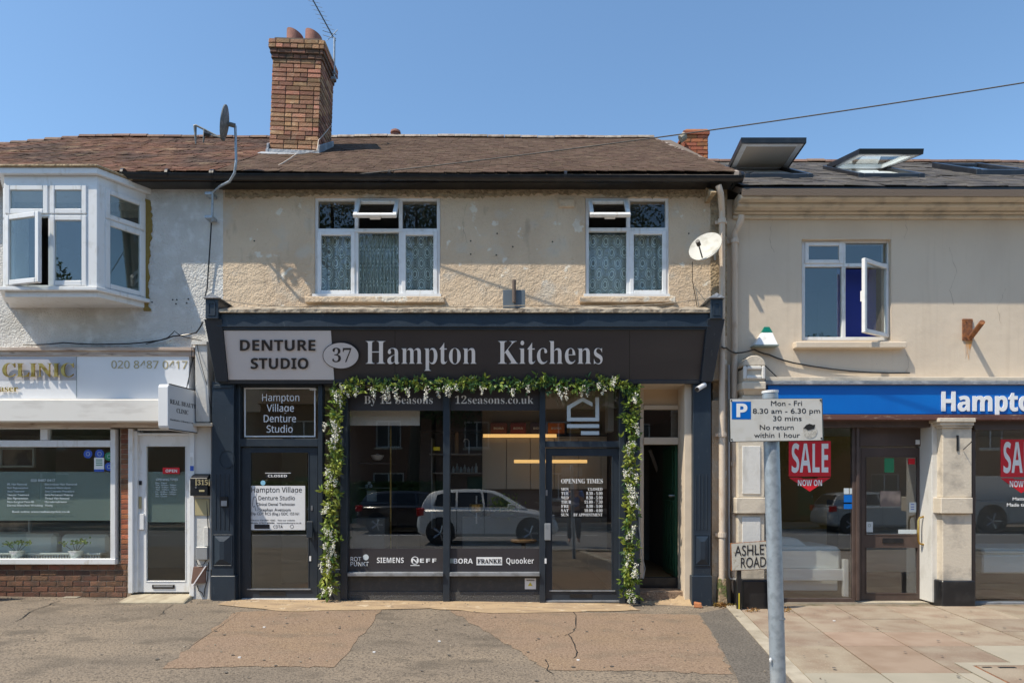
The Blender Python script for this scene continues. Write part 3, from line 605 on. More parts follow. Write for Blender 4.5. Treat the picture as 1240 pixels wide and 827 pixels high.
for bd, xa, xb, yb_, zf, mm, rf in ((B1,-10.7,-3.95,3.62,zf1,'ridge_red',rf1), (B2,-3.9,2.68,3.62,zf1,'ridge',rf2), (B3,3.1,10.7,3.08,zf3,'ridge_red',rf3)):
    # back slope
    m = MB(); m.add([(xa,yb_,zf(xa,yb_)-.02),(xb,yb_,zf(xb,yb_)-.02),(xb+.2,7.3,5.4),(xa,7.3,5.4)], [(0,1,2,3)]); m.build('back_slope', M['mortar_dark'], bd)
    n = int((xb-xa)/.31)
    q = MB(); pr = [(.11*math.cos(t), .075*math.sin(t)) for t in [math.pi*i/6 for i in range(7)]]
    q.prism(pr, lambda u, v, t: (t, u, v), 0, .30); me = q.mesh('ridge_tile'); me.materials.append(M[mm])
    for i in range(n):
        xx = xa+(xb-xa)*i/n; inst(me, 'ridge_tile', rf, (xx, yb_, zf(xx, yb_)-.02+rnd.uniform(-.004,.01)), rot=(0, 0, rnd.uniform(-.01,.01)), sc=((xb-xa)/n/.31,1,1))
# verge of the middle roof
m = MB()
for i in range(14):
    t0, t1 = i/14, (i+1)/14; xa, ya = 3.01-.30*t0, -.24+3.84*t0; xb, yb_ = 3.01-.30*t1, -.24+3.84*t1
    m.hexa([(xa-.06,ya,zf1(xa,ya)-.13),(xa,ya,zf1(xa,ya)-.13),(xb,yb_,zf1(xb,yb_)-.13),(xb-.06,yb_,zf1(xb,yb_)-.13),(xa-.06,ya,zf1(xa,ya)+.02),(xa,ya,zf1(xa,ya)+.02),(xb,yb_,zf1(xb,yb_)+.02),(xb-.06,yb_,zf1(xb,yb_)+.02)])
m.build('verge', M['ridge'], B2)
m = MB(); m.prism([(-.35,5.40),(3.6,5.40),(3.6,8.0)], lambda u, v, t: (t, u, v), 2.62, 2.68); m.build('gable_wall', M['under'], B2)
# gutters: half round, dark fascia board and soffit; falls slightly to the right
def gutter(bd, x0, x1, z0, z1, y, mat='black', r_=.058):
    m = MB(); n = 8; vs = []
    for (x, z) in ((x0,z0),(x1,z1)):
        for k in range(n+1):
            t = math.pi + math.pi*k/n; vs.append((x, y+r_*math.cos(t), z+r_*math.sin(t)*1.15))
        for k in range(n+1):
            t = 2*math.pi - math.pi*k/n; vs.append((x, y+(r_-.006)*math.cos(t), z+(r_-.006)*math.sin(t)*1.1))
    q = 2*n+2; m.add(vs, [(k, (k+1) % q, q+(k+1) % q, q+k) for k in range(q)] + [tuple(range(q))[::-1], tuple(range(q, 2*q))])
    g_ = m.build('gutter', M[mat], bd, smooth=True); k = max(2, int((x1-x0)/1.9)); 
    for i in range(k+1):
        t = i/k; xx = x0+(x1-x0)*t; zz = z0+(z1-z0)*t; b = MB(); b.tube([(xx-.018,y,zz),(xx+.018,y,zz)], r_*1.17, 12); b.box(xx-.015, xx+.015, y, y+.1, zz-.03, zz-.01); b.build('gutter_bracket', M[mat], g_)
    return g_
GY = -.285; gutter(B1, X(150,GY), -3.95, 5.67, 5.655, GY); gutter(B2, -3.93, 3.02, 5.655, 5.625, GY)
m = MB(); m.box(X(150,-.28), -3.94, GY+.06, GY+.08, 5.59, 5.68); m.box(X(150,-.28), -3.94, GY+.08, 0, 5.59, 5.61); m.build('eaves_board', M['black'], B1)
m = MB(); m.box(-3.935, 2.98, GY+.06, GY+.08, 5.58, 5.67); m.box(-3.935, 2.93, GY+.08, -.001, 5.58, 5.60); m.box(2.95, 3.0, GY+.08, -.001, 5.58, 5.67); m.build('eaves_board', M['black'], B2)
# right cornice mouldings
m = MB(); zc0 = 5.50
for i, (yf, za, zb) in enumerate(((-.27, zc0-.145, zc0-.03), (-.13, zc0-.195, zc0-.145), (.02, zc0-.225, zc0-.195), (.07, zc0-.275, zc0-.225))):
    m.box(3.03, 10.6, yf, YR, za, zb)
m.build('cornice', M['stone_paint'], B3, bevel=.012)
m = MB(); m.box(3.05, 10.6, -.285, -.265, zc0-.035, zc0-.005); m.build('slate_edge', M['black'], B3)
# --- chimney, with every brick of the two faces in view its own
ch0 = Vector((X(326,1.6), 1.6, 6.80)); chw, chd = .775, .70; lean = math.radians(2.2)
m = MB(); m.box(ch0.x+.01, ch0.x+chw-.01, 1.61, 1.6+chd-.01, 6.6, 8.72); chim = m.build('chimney', M['mortar_dark'], B2, origin=tuple(ch0), rot=(0, lean, 0), label='tall leaning brick chimney with two terracotta pots')
nc = 22
brickface(chim, ch0, (1,0,0), (0,-1,0), chw, nc, M['brick_yel'], ch=.0715, flemish=True)
brickface(chim, ch0+Vector((chw,0,0)), (0,1,0), (1,0,0), chd, nc, M['brick_yel'], ch=.0715, shift=1)
st = MB(); brickface(chim, ch0+Vector((0,chd,0)), (0,-1,0), (-1,0,0), chd, nc, M['brick_yel'], ch=.0715, mb=st, shift=1); brickface(chim, ch0+Vector((chw,chd,0)), (-1,0,0), (0,1,0), chw, nc, M['brick_yel'], ch=.0715, mb=st)
st.build('brickwork', M['brick_yel'], chim, kind='stuff')
zt = 6.80+nc*.0715
m = MB(); m.box(ch0.x-.0, ch0.x+chw, 1.6, 1.6+chd, zt, zt+.30); m.build('chimney_core', M['mortar_dark'], chim)
for i, (o_, mat) in enumerate(((.015,'brick_dark'), (.035,'brick_dark'), (.055,'brick_yel'), (.055,'brick_yel'))):
    b = ch0+Vector((-o_, -o_, zt-6.80+i*.072)); w2, d2 = chw+2*o_, chd+2*o_
    m = MB(); m.box(b.x+.008, b.x+w2-.008, b.y+.008, b.y+d2-.008, b.z, b.z+.071); m.build('corbel', M['mortar_dark'], chim)
    brickface(chim, b, (1,0,0), (0,-1,0), w2, 1, M[mat], ch=.072, shift=i, bl=.225 if i % 2 else .115)
    brickface(chim, b+Vector((w2,0,0)), (0,1,0), (1,0,0), d2, 1, M[mat], ch=.072, shift=i+1)
    st = MB(); brickface(chim, b+Vector((0,d2,0)), (0,-1,0), (-1,0,0), d2, 1, M[mat], ch=.072, mb=st); st.build('corbel_brickwork', M[mat], chim, kind='stuff')
ztop = zt+.288
m = MB(); m.hexa([(ch0.x-.05,1.55,ztop),(ch0.x+chw+.05,1.55,ztop),(ch0.x+chw+.05,1.65+chd,ztop),(ch0.x-.05,1.65+chd,ztop),(ch0.x+.05,1.65,ztop+.045),(ch0.x+chw-.05,1.65,ztop+.045),(ch0.x+chw-.05,1.55+chd,ztop+.045),(ch0.x+.05,1.55+chd,ztop+.045)]); m.build('flaunching', M['mortar'], chim)
for k, fx_ in enumerate((.33, .72)):    # pots with a bevelled hood
    m = MB(); c = (ch0.x+chw*fx_, 1.6+chd*.35, ztop+.02); n = 20; vs = []
    for rr, zf_ in ((.13, lambda t: 0.), (.133, lambda t: .255+.05*(-math.cos(t-.2)))): vs += [(c[0]+rr*math.cos(2*math.pi*i/n), c[1]+rr*math.sin(2*math.pi*i/n), c[2]+zf_(2*math.pi*i/n)) for i in range(n)]
    m.add(vs, [(i, (i+1) % n, n+(i+1) % n, n+i) for i in range(n)]+[tuple(range(n, 2*n))]); m.build('chimney_pot', M['terra'], chim, smooth=True)
m = MB(); zz = 6.87
m.box(ch0.x-.05, ch0.x+chw+.03, 1.565, 1.595, zz-.06, zz+.05); m.hexa([(ch0.x-.12,1.42,zz-.11),(ch0.x+chw+.06,1.42,zz-.11),(ch0.x+chw+.06,1.57,zz-.02),(ch0.x-.12,1.57,zz-.02),(ch0.x-.12,1.42,zz-.09),(ch0.x+chw+.06,1.42,zz-.09),(ch0.x+chw+.06,1.57,zz),(ch0.x-.12,1.57,zz)])
m.hexa([(ch0.x+chw-.0,1.56,zz-.05),(ch0.x+chw+.035,1.56,zz-.05),(ch0.x+chw+.035,2.36,zz+.38),(ch0.x+chw,2.36,zz+.38),(ch0.x+chw,1.56,zz+.13),(ch0.x+chw+.035,1.56,zz+.13),(ch0.x+chw+.035,2.36,zz+.6),(ch0.x+chw,2.36,zz+.6)])
m.hexa([(ch0.x-.035,1.56,zz-.05),(ch0.x,1.56,zz-.05),(ch0.x,2.36,zz+.38),(ch0.x-.035,2.36,zz+.38),(ch0.x-.035,1.56,zz+.13),(ch0.x,1.56,zz+.13),(ch0.x,2.36,zz+.6),(ch0.x-.035,2.36,zz+.6)])
m.build('lead_flashing', M['lead'], chim, bevel=.006)
# small red stack beyond the gable
c2 = Vector((X(829,3.1), 3.1, 7.0)); cw, cd = .42, .42
m = MB(); m.box(c2.x+.01, c2.x+cw-.01, 3.11, 3.5, 6.0, 8.02); chim2 = m.build('chimney', M['mortar'], B3, origin=tuple(c2), label='short red brick stack beyond the roof verge')
brickface(chim2, c2, (1,0,0), (0,-1,0), cw, 14, M['brick_red'], ch=.072); brickface(chim2, c2+Vector((0,cd,0)), (0,-1,0), (-1,0,0), cd, 14, M['brick_red'], ch=.072, shift=1); brickface(chim2, c2+Vector((cw,0,0)), (0,1,0), (1,0,0), cd, 14, M['brick_red'], ch=.072, shift=1)
m = MB(); m.box(c2.x-.03, c2.x+cw+.03, 3.07, 3.55, 7.93, 7.99); m.hexa([(c2.x-.03,3.07,7.99),(c2.x+cw+.03,3.07,7.99),(c2.x+cw+.03,3.55,7.99),(c2.x-.03,3.55,7.99),(c2.x+.05,3.15,8.06),(c2.x+cw,3.15,8.06),(c2.x+cw,3.5,8.06),(c2.x+.05,3.5,8.06)]); m.build('brick_cap', M['brick_red'], chim2)
m = MB(); m.tube([(c2.x-.10,3.0,7.80),(c2.x-.02,3.0,7.86)], .07, 10); m.build('mortar_fillet', M['slab_pale'], chim2)
m = MB(); m.lathe((X(479,3.6), 3.6, zf1(0,3.6)), [(.07,0),(.07,.10),(.10,.11),(.09,.15),(.04,.18)], 14); m.build('ridge_vent', M['terra'], B2, smooth=True)
# --- skylights on the slate roof
def skylight(pxa, pya, pxb, pyb, pxc, pyc, pxd, pyd, yh, yn, nm):
    a, b = Vector((X(pxa,yh), yh, Z(pya,yh))), Vector((X(pxb,yh), yh, Z(pyb,yh))); d, c = Vector((X(pxd,yn), yn, Z(pyd,yn))), Vector((X(pxc,yn), yn, Z(pyc,yn)))
    x0, x1 = (a.x+d.x)/2, (b.x+c.x)/2
    base = MB(); yl = yh-1.05; base_pts = [(x0, yl), (x1, yl), (x1, yh+.1), (x0, yh+.1)]
    def fr(mb, x0, x1, y0, y1, h0, h1):
        mb.hexa([(x0,y0,zf3(x0,y0)+h0),(x1,y0,zf3(x1,y0)+h0),(x1,y1,zf3(x1,y1)+h0),(x0,y1,zf3(x0,y1)+h0),(x0,y0,zf3(x0,y0)+h1),(x1,y0,zf3(x1,y0)+h1),(x1,y1,zf3(x1,y1)+h1),(x0,y1,zf3(x0,y1)+h1)])
    fr(base, x0-.06, x0+.02, yl, yh+.1, 0, .085); fr(base, x1-.02, x1+.06, yl, yh+.1, 0, .085); fr(base, x0+.02, x1-.02, yl, yl+.07, 0, .08); fr(base, x0+.02, x1-.02, yh+.03, yh+.1, 0, .08)
    sk = base.build('skylight', M['black'], B3, bevel=.006, label=nm)
    m = MB(); fr(m, x0+.02, x1-.02, yl+.07, yh+.03, .0, .03); m.build('shaft', M['upvc'], sk)
    # opened sash as a thick frame along corners a b c d
    u = (b-a); v = (d-a); nrm = u.cross(v).normalized();
    if nrm.z < 0: nrm = -nrm
    def P(s, t, h): return a + u*s + v*t + nrm*h
    def bar(mb, s0, s1, t0, t1, h0, h1): mb.hexa([P(s0,t0,h0),P(s1,t0,h0),P(s1,t1,h0),P(s0,t1,h0),P(s0,t0,h1),P(s1,t0,h1),P(s1,t1,h1),P(s0,t1,h1)])
    m = MB(); k = .09
    for s in ((0,k,0,1),(1-k,1,0,1),(k,1-k,0,k),(k,1-k,1-k,1)): bar(m, *s, -.035, .03)
    m.build('sash', M['upvc'], sk, bevel=.006); m = MB()
    for s in ((-.03,.0,0,1),(1,1.03,0,1),(-.03,1.03,1,1.04),(0,1,-.02,0)): bar(m, *s, -.03, .045)
    bar(m, 0, 1, 0, .05, .031, .045); m.build('sash_cover', M['black'], sk); m = MB(); bar(m, k, 1-k, k, 1-k, -.008, 0); m.build('pane', M['glass'], sk); m = MB(); bar(m, k, 1-k, k, 1-k, -.03, -.025)
    if 'shut' in nm: m.build('blind', M['room'], sk)
skylight(884,203, 952,203, 968,174, 899,172, 1.55, .62, 'skylight propped wide open with its blind shut')
skylight(1003,203, 1070,203, 1107,187, 1041,185, 1.65, .72, 'skylight propped half open showing its white inner frame')
m = MB(); 
def frc(mb, x0, x1, y0, y1, h0, h1): mb.hexa([(x0,y0,zf3(x0,y0)+h0),(x1,y0,zf3(x1,y0)+h0),(x1,y1,zf3(x1,y1)+h0),(x0,y1,zf3(x0,y1)+h0),(x0,y0,zf3(x0,y0)+h1),(x1,y0,zf3(x1,y0)+h1),(x1,y1,zf3(x1,y1)+h1),(x0,y1,zf3(x0,y1)+h1)])
frc(m, 7.0, 7.08, 1.0, 2.1, .0, .11); frc(m, 7.72, 7.8, 1.0, 2.1, .0, .11); frc(m, 7.08, 7.72, 1.0, 1.08, 0, .10); frc(m, 7.08, 7.72, 2.02, 2.1, 0, .1)
sk3 = m.build('skylight', M['black'], B3, bevel=.006, label='shut skylight at the right edge of the slates'); m = MB(); frc(m, 7.08, 7.72, 1.08, 2.02, .06, .07); m.build('pane', M['glass_up'], sk3); m = MB(); frc(m, 7.08, 7.72, 1.08, 2.02, .0, .02); m.build('blind', M['room_mid'], sk3)
# ------------------------------------------------------------------ middle shopfront
zt = lambda py: Z(py)
FA, FB = -.17-3.00*(-.395), -.395          # canted fascia plane y = FA + FB*z  (y=-.17 at z=3.0, -.44 at 3.7)
def fpt(px, py, off=0.):
    p = onp(px, py, FA, FB); return p + Vector((0, -1, FB)).normalized()*off
def canted(m, px0, px1, py0, py1, o0, o1, px0b=None, px1b=None):
    px0b = px0 if px0b is None else px0b; px1b = px1 if px1b is None else px1b
    f = [fpt(px0b, py1, o1), fpt(px1b, py1, o1), fpt(px1b, py1, o0), fpt(px0b, py1, o0), fpt(px0, py0, o1), fpt(px1, py0, o1), fpt(px1, py0, o0), fpt(px0, py0, o0)]
    return m.hexa([f[0],f[1],f[2],f[3],f[4],f[5],f[6],f[7]])
m = MB(); canted(m, 268, 857, 398, 460, -.03, .0, 275, 849); fas = m.build('fascia', M['panel'], B2, label='charcoal canted fascia board')
for a, b in ((478,.2),(762,.3)):
    m = MB(); canted(m, a, a+.7, 399, 459, .0, .001); m.build('board_joint', M['rubber'], fas)
for px in (562, 660, 757, 815, 838, 480, 640):
    for py in (402, 457):
        m = MB(); p = fpt(px, py, .0); m.tube([p, p+Vector((0,-.004,.0))], .006, 6); m.build('screw', M['frame_grey'], fas)
m = MB(); canted(m, 271.5, 401, 400, 459.5, .002, .022, 277.5, 405); gs = m.build('denture_sign', M['grey_sign'], fas, bevel=.002)
text('DENTURE', 'sansb', 291, 382, 424.5, 411.5, (FA-.022,FB), M['letter_dark'], fas, off=-.004, th=.012, lift=.003)
text('STUDIO', 'sansb', 304, 373.5, 446.5, 433.5, (FA-.022,FB), M['letter_dark'], fas, off=-.004, th=.012, lift=.003)
def oval(cx, cy, rx, ry, o, n=40): return [fpt(cx+rx*math.cos(2*math.pi*i/n), cy-ry*math.sin(2*math.pi*i/n), o) for i in range(n)]
def disc(o0, o1, rx, ry, name, mat):
    a, b = oval(413.5,430,rx,ry,o0), oval(413.5,430,rx,ry,o1); n = len(a); m = MB(); m.add(a+b, [tuple(range(n,2*n))[::-1]]+[(i, (i+1) % n, n+(i+1) % n, n+i) for i in range(n)]); return m.build(name, mat, fas)
disc(.0, .034, 22, 16.2, 'oval_rim', M['letter_dark']); disc(.0, .037, 21.2, 15.4, 'number_oval', M['grey_sign'])
text('37', 'serif', 402.5, 425.5, 438.5, 422, (FA-.037,FB), M['letter_dark'], fas, off=-.007, th=.002)
text('Hampton', 'serif', 443, 577, 440.5, 412.5, (FA,FB), M['letter_silver'], fas, off=-.0105, th=.014)
text('Kitchens', 'serif', 603, 729.5, 440.5, 412.5, (FA,FB), M['letter_silver'], fas, off=-.0105, th=.014)
# cornice above fascia, bed mould below, flashing ledge on top
m = MB(); m.r(262, 862, 378.5, 396, -.47, -.20); m.build('cornice', M['navy'], B2, bevel=.006)
m = MB(); m.r(264, 860, 396, 398.8, -.445, -.2); m.build('bed_mould', M['navy'], B2, bevel=.004)
m = MB(); r = random.Random(4); n = 46; x0, x1 = X(262,-.5), X(864,-.5); vs = []
for i in range(n+1):
    xx = x0+(x1-x0)*i/n; j = r.uniform(-.012,.012); vs += [(xx,-.51+j,Z(378.5,-.5)), (xx,-.51+j*.5,Z(374.5,-.5)+r.uniform(-.008,.010)), (xx,-.3,Z(371,-.5)+.03+r.uniform(-.02,.02)), (xx,0,Z(371,-.5)+.12+r.uniform(-.02,.02)), (xx,0,Z(378,-.5))]
m.add(vs, [(i*5+k, (i+1)*5+k, (i+1)*5+(k+1) % 5, i*5+(k+1) % 5) for i in range(n) for k in range(5)]+[(0,1,2,3,4),tuple(n*5+k for k in (4,3,2,1,0))]); m.build('ledge', M['stone_ledge'], B2)
m = MB(); canted(m, 266, 858, 460, 464.5, -.03, .012, 268, 856); m.build('fascia_bottom_rail', M['navy'], B2, bevel=.003)
m = MB(); canted(m, 268, 271, 399, 460, .0, .02, 274.5, 277); m.build('fascia_stop', M['navy'], fas); m = MB(); canted(m, 854, 857, 399, 460, .0, .02, 847, 850); m.build('fascia_stop', M['navy'], fas)
m = MB(); canted(m, 271, 854, 399, 400.2, .0, .012); m.build('fascia_bead', M['navy'], fas)
# consoles
for sd, (pa, pb, qa, qb) in enumerate(((247,268,261,275), (857,878,849,863))):
    m = MB(); T0, T1 = -.50, -.22
    def cp(px, py, y): return (X(px,y), y, Z(py,y))
    m.add([cp(qa,462,T1), cp(qb,462,T1), (X(qb,T1),.0,Z(462,T1)), (X(qa,T1),.0,Z(462,T1)), cp(pa,386,T0), cp(pb,386,T0), (X(pb,T0),.0,Z(386,T0)), (X(pa,T0),.0,Z(386,T0))],
          [(0,3,2,1),(4,5,6,7),(0,1,5,4),(1,2,6,5),(2,3,7,6),(3,0,4,7)]); cs = m.build('console', M['navy'], B2, bevel=.006)
    ca, cb = (248.5, 264) if sd == 0 else (860.5, 875.5)
    m = MB(); m.r(ca, cb, 361, 386, -.53, -.1); m.build('console_block', M['navy'], cs, bevel=.008)
    m = MB(); x0, x1, z0 = X(ca-3,-.56), X(cb+3,-.56), Z(361,-.56)
    m.add([(x0,-.57,z0),(x1,-.57,z0),(x1,-.1,z0),(x0,-.1,z0),((x0+x1)/2,-.57,z0+.065),((x0+x1)/2,-.1,z0+.065)], [(0,3,2,1),(0,1,4),(2,3,5),(1,2,5,4),(3,0,4,5)]); m.build('console_cap', M['lead'], cs, bevel=.003)
    m = MB(); f0 = -.532; xa, xb, za, zb = X(ca+3,f0), X(cb-3,f0), Z(382,f0), Z(366,f0); m.frame(xa, xb, za, zb, f0-.006, f0+.004, .018); m.build('block_moulding', M['frame_grey'], cs)
# pilasters
def pilaster(px0, px1, label):
    y = -.125; m = MB(); m.r(px0, px1, 462, 697, y, .0); p = m.build('pilaster', M['navy'], B2, bevel=.004, label=label)
    for yy in (0.,):
        w3 = (px1-px0)
        for k in range(4):
            a = px0+w3*(.2+.2*k)-1.0; m = MB(); m.r(a-.35, a+.75, 574, 641, y-.007, y+.002); m.build('flute', M['frame_grey'], p, bevel=.002)
    m = MB(); m.r(px0+1.5, px1-1.5, 466, 470, y-.014, y); m.build('necking', M['navy'], p, bevel=.004)
    x0, x1, z0, z1 = X(px0+2.5,y), X(px1-2.5,y), Z(684,y), Z(648,y); xm, zm = (x0+x1)/2, (z0+z1)/2
    m = MB(); m.add([(x0,y-.003,z0),(x1,y-.003,z0),(x1,y-.003,z1),(x0,y-.003,z1),(xm-.03,y-.035,zm-.12),(xm+.03,y-.035,zm-.12),(xm+.03,y-.035,zm+.12),(xm-.03,y-.035,zm+.12)], [(4,5,6,7),(0,1,5,4),(1,2,6,5),(2,3,7,6),(3,0,4,7),(3,2,1,0)]); m.build('raised_panel', M['navy'], p)
    m = MB(); m.frame(x0-.012, x1+.012, z0-.012, z1+.012, y-.012, y-.001, .012); m.build('panel_bead', M['navy'], p, bevel=.003)
    m = MB(); zg = gz(X(px0)); m.box(X(px0-1.5,y-.03), X(px1+1.5,y-.03), y-.03, .0, zg-.03, Z(697,y-.03)); m.build('plinth', M['navy'], p, bevel=.008)
    return p
pl1 = pilaster(256.5, 283, 'left navy pilaster'); pilaster(839.5, 861, 'right navy pilaster')
m = MB(); m.r(266, 275, 601, 613, -.165, -.125); tg = thing('door_intercom', 'small grey keypad intercom on the left navy pilaster beside the denture studio door', 'intercom', (X(270),-.13,Z(613)))
m.build('back_plate', M['black'], tg, bevel=.003); m = MB(); m.r(267.5, 274.5, 606, 612.5, -.172, -.165); m.build('keypad', M['grey_pipe'], tg)
m = MB(); y = -.13; p = [(X(275,y)+.10*math.cos(t), y, Z(556,y)+.12*math.sin(t)) for t in [2*math.pi*i/20 for i in range(21)]]; m.tube(p, .003, 5); m.build('painted_ring', M['frame_grey'], pl1)
# frames of the joinery (all butted or stepped)
def bars(name, lst, mat, parent=B2, bevel=.004):
    for (a,b,c,d,y0,y1) in lst:
        m = MB(); m.r(a,b,c,d,y0,y1); m.build(name, M[mat], parent, bevel=bevel)
zb = 729
bars('frame_post', [(283.5,290.5,464,726,-.045,.10),(385,390.5,464,729,-.045,.10),(412,420.5,464,729.5,-.06,.10),(536.5,544.5,464,730.5,-.06,.10),(653.5,660.5,464,730,-.06,.10),(750,757.5,464,730.5,-.06,.10),(757.5,775,464,731,-.01,.12)], 'frame_grey')
bars('frame_rail', [(290.5,385,462.5,467.5,-.035,.09),(290.5,385,531,540.5,-.04,.09),(390.5,412,462.5,466,-.035,.09),(420.5,536.5,462.5,469,-.035,.09),(544.5,653.5,462.5,469,-.035,.09),(660.5,750,462.5,469,-.035,.09),(660.5,750,534,541.5,-.045,.09),(757.5,775,462.5,464,-.02,.09)], 'frame_grey')
SW = MB().r(420.5, 536.5, 693, 697.5, -.10, .02).build('shop_window', M['sill'], B2, bevel=.004, label='left large display window of the kitchen showroom')
SX = MB().r(544.5, 653.5, 693, 697.5, -.10, .02).build('shop_window', M['sill'], B2, bevel=.004, label='right large display window of the kitchen showroom')
for sw_, a, b in ((SW,420.5,536.5),(SX,544.5,653.5)):
    m = MB(); m.r(a, b, 497, 664, .012, .02); m.build('pane', M['glass_shop'], sw_)
    m = MB(); m.r(a, b, 469, 497, .0, .03); m.build('header_panel', M['panel'], sw_)
    m = MB(); m.r(a, b, 664, 692.8, .0, .03); m.build('logo_panel', M['panel'], sw_)
    m = MB(); m.r(a, b, 697.5, 716, .0, .04); m.build('stallriser', M['stall'], sw_)
    m = MB(); m.box(X(a), X(b), -.012, .04, gz(X(a))-.03, Z(716)); m.build('plinth', M['stall_rough'], sw_)
text('By 12 Seasons', 'serif', 441, 524, 488.8, 479.4, 0, M['vinyl'], SW, off=-.007, th=.001)
text('12seasons.co.uk', 'serif', 551, 646, 488.8, 479.4, 0, M['vinyl'], SX, off=-.007, th=.001)
text('ROT', 'sans', 424.5, 437.5, 679, 674, 0, M['vinyl'], SW, th=.001, off=.008); text('PUNKT', 'sans', 424.5, 446.5, 685, 680, 0, M['vinyl'], SW, th=.001, off=.008)
def dot(px, py, r_, y, mat, parent, name, n=20, th=.002, inner=None):
    m = MB(); a = [(X(px,y)+r_*math.cos(2*math.pi*i/n), y-th, Z(py,y)+r_*math.sin(2*math.pi*i/n)) for i in range(n)]
    if inner:
        b = [(X(px,y)+inner*math.cos(2*math.pi*i/n), y-th, Z(py,y)+inner*math.sin(2*math.pi*i/n)) for i in range(n)]
        m.add(a+b, [(i, (i+1) % n, n+(i+1) % n, n+i) for i in range(n)])
    else:
        c = [(v[0], y, v[2]) for v in a]; m.add(a+c, [tuple(range(n))]+[(i, n+i, n+(i+1) % n, (i+1) % n) for i in range(n)])
    return m.build(name, mat, parent)
dot(443, 674.5, .040, 0, M['pale_vinyl'], SW, 'logo_dot')
text('SIEMENS', 'sansb', 456.5, 489, 681.2, 674.8, 0, M['vinyl'], SW, th=.001, off=-.005)
dot(502.5, 678.3, .054, 0, M['vinyl'], SW, 'logo_ring', inner=.045); text('N', 'sansb', 498.5, 506.5, 681, 676, 0, M['vinyl'], SW, th=.001); m = MB(); m.r(497, 508, 684, 684.8, -.002, 0); m.build('logo_bar', M['vinyl'], SW)
[text(c_, 'sansb', a_, a_+5, 681, 676, 0, M['vinyl'], SW, th=.001) for c_, a_ in (('E',508.5),('F',516),('F',523.5))]
m = MB(); m.r(544.6, 549.5, 676, 681.6, -.002, 0); m.build('logo_block', M['frost'], SX)
text('BORA', 'sansb', 549.5, 572.5, 682, 676, 0, M['vinyl'], SX, th=.001)
m = MB(); m.r(577, 608, 674.3, 684, -.002, 0); m.build('logo_plate', M['vinyl'], SX); text('FRANKE', 'serif', 578, 607, 681.6, 676.6, -.002, M['letter_dark'], SX, th=.001, off=.012)
text('Quooker', 'sansb', 613, 646.5, 682.2, 675.2, 0, M['vinyl'], SX, th=.001, off=-.012)
m = MB(); m.r(635.5, 649, 700, 713, -.006, 0); st = m.build('warning_sticker', M['sign_white'], SX); m = MB(); c = (X(642),Z(709)); m.add([(c[0]-.032,-.008,c[1]-.0),(c[0]+.032,-.008,c[1]),(c[0],-.008,c[1]+.052)], [(0,1,2)]); m.build('warning_triangle', pm('hazard_yellow', (.6,.5,.05), .5), SX)
text('WARNING', 'sansb', 637.5, 647, 703, 701.3, -.006, M['letter_dark'], SX, th=.001)
# side light by the garland
m = MB(); m.r(390.5, 412, 689, 694, -.035, .03); sl_ = m.build('side_light', M['frame_grey'], B2, bevel=.004); m = MB(); m.r(390.5, 412, 466, 689, .012, .02); m.build('pane', M['glass_shop'], sl_); m = MB(); m.box(X(390.5), X(412), 0, .04, -.02, Z(694)); m.build('stallriser', M['stall'], sl_)
# denture door and toplight
def leafdoor(bd, px0, px1, py0, py1, g, y, mat, gm, name='door', label=None, th=.05):
    x0,x1,z0,z1 = X(px0,y),X(px1,y),Z(py1,y),Z(py0,y); a,b,e,f = X(g[0],y),X(g[1],y),Z(g[3],y),Z(g[2],y)
    m = MB(); m.box(x0,a,y,y+th,z0,z1); m.box(b,x1,y,y+th,z0,z1); m.box(a,b,y,y+th,z0,e); m.box(a,b,y,y+th,f,z1); d = m.build(name, M[mat], bd, label=label)
    m = MB(); bw = .012; m.frame(a-.0, b+.0, e, f, y+.001-.008, y+.03, bw); m.build('glazing_bead', M[mat], d, bevel=.003)
    m = MB(); m.box(a+bw, b-bw, y+.02, y+.026, e+bw, f-bw); m.build('pane', M[gm], d); return d
dd = leafdoor(B2, 291, 384.5, 541.5, 724.5, (302.5,374.5,547,713.5), .0, 'frame_grey', 'glass_shop', label='denture studio door with a white notice on its glass')
m = MB(); m.r(314, 346, 715.5, 721, -.008, 0); m.build('letterbox', M['black'], dd, bevel=.003); m = MB(); m.r(299, 376, 712.5, 714, -.018, 0); m.build('weather_bar', M['sill'], dd)
m = MB(); m.r(292, 384, 724.8, 727, -.05, .05); m.build('threshold', M['upvc'], dd)
m = MB(); m.r(371, 378.5, 631, 651, -.07, -.045); m.r(372, 375, 632, 634, -.045, 0); m.r(372, 375, 648, 650, -.045, 0); m.build('handle', M['frame_grey'], dd, bevel=.006)
m = MB(); m.r(376.5, 378.5, 612, 618, -.008, 0); m.build('lock_escutcheon', M['steel'], dd); m = MB(); m.r(374.5, 376.7, 673, 679, -.008, 0); m.build('lock_cylinder', M['upvc'], dd)
DT = MB().r(293.5, 383, 467.8, 469.2, -.02, .03).build('toplight', M['frame_grey'], B2, label='glazed panel over the denture door with white lettering'); m = MB(); m.r(290.5, 385, 467.5, 531, .016, .024); m.build('pane', M['glass_shop'], DT)
m = MB(); y = .010; m.frame(X(296,y), X(382,y), Z(529,y), Z(469.5,y), y-.002, y, .017); m.build('white_border', M['vinyl'], DT); m = MB(); m.r(375, 383, 470.5, 472.5, .006, .01); m.build('peeling_corner', M['vinyl'], DT)
for t_, a, b, base in (('Hampton',317.5,362.5,485.5),('Village',323,356,498.3),('Denture',319.5,358.5,511),('Studio',323,354.5,523.6)): text(t_, 'sans', a, b, base, base-8.6, .016, M['vinyl'], DT, th=.0005, off=.006)
NP = (.017, 0)
m = MB(); m.r(301.5, 369.5, 588, 641.5, .014, .016); nt_ = m.build('notice', M['sign_white'], dd, label='white Hampton Village Denture Studio notice')
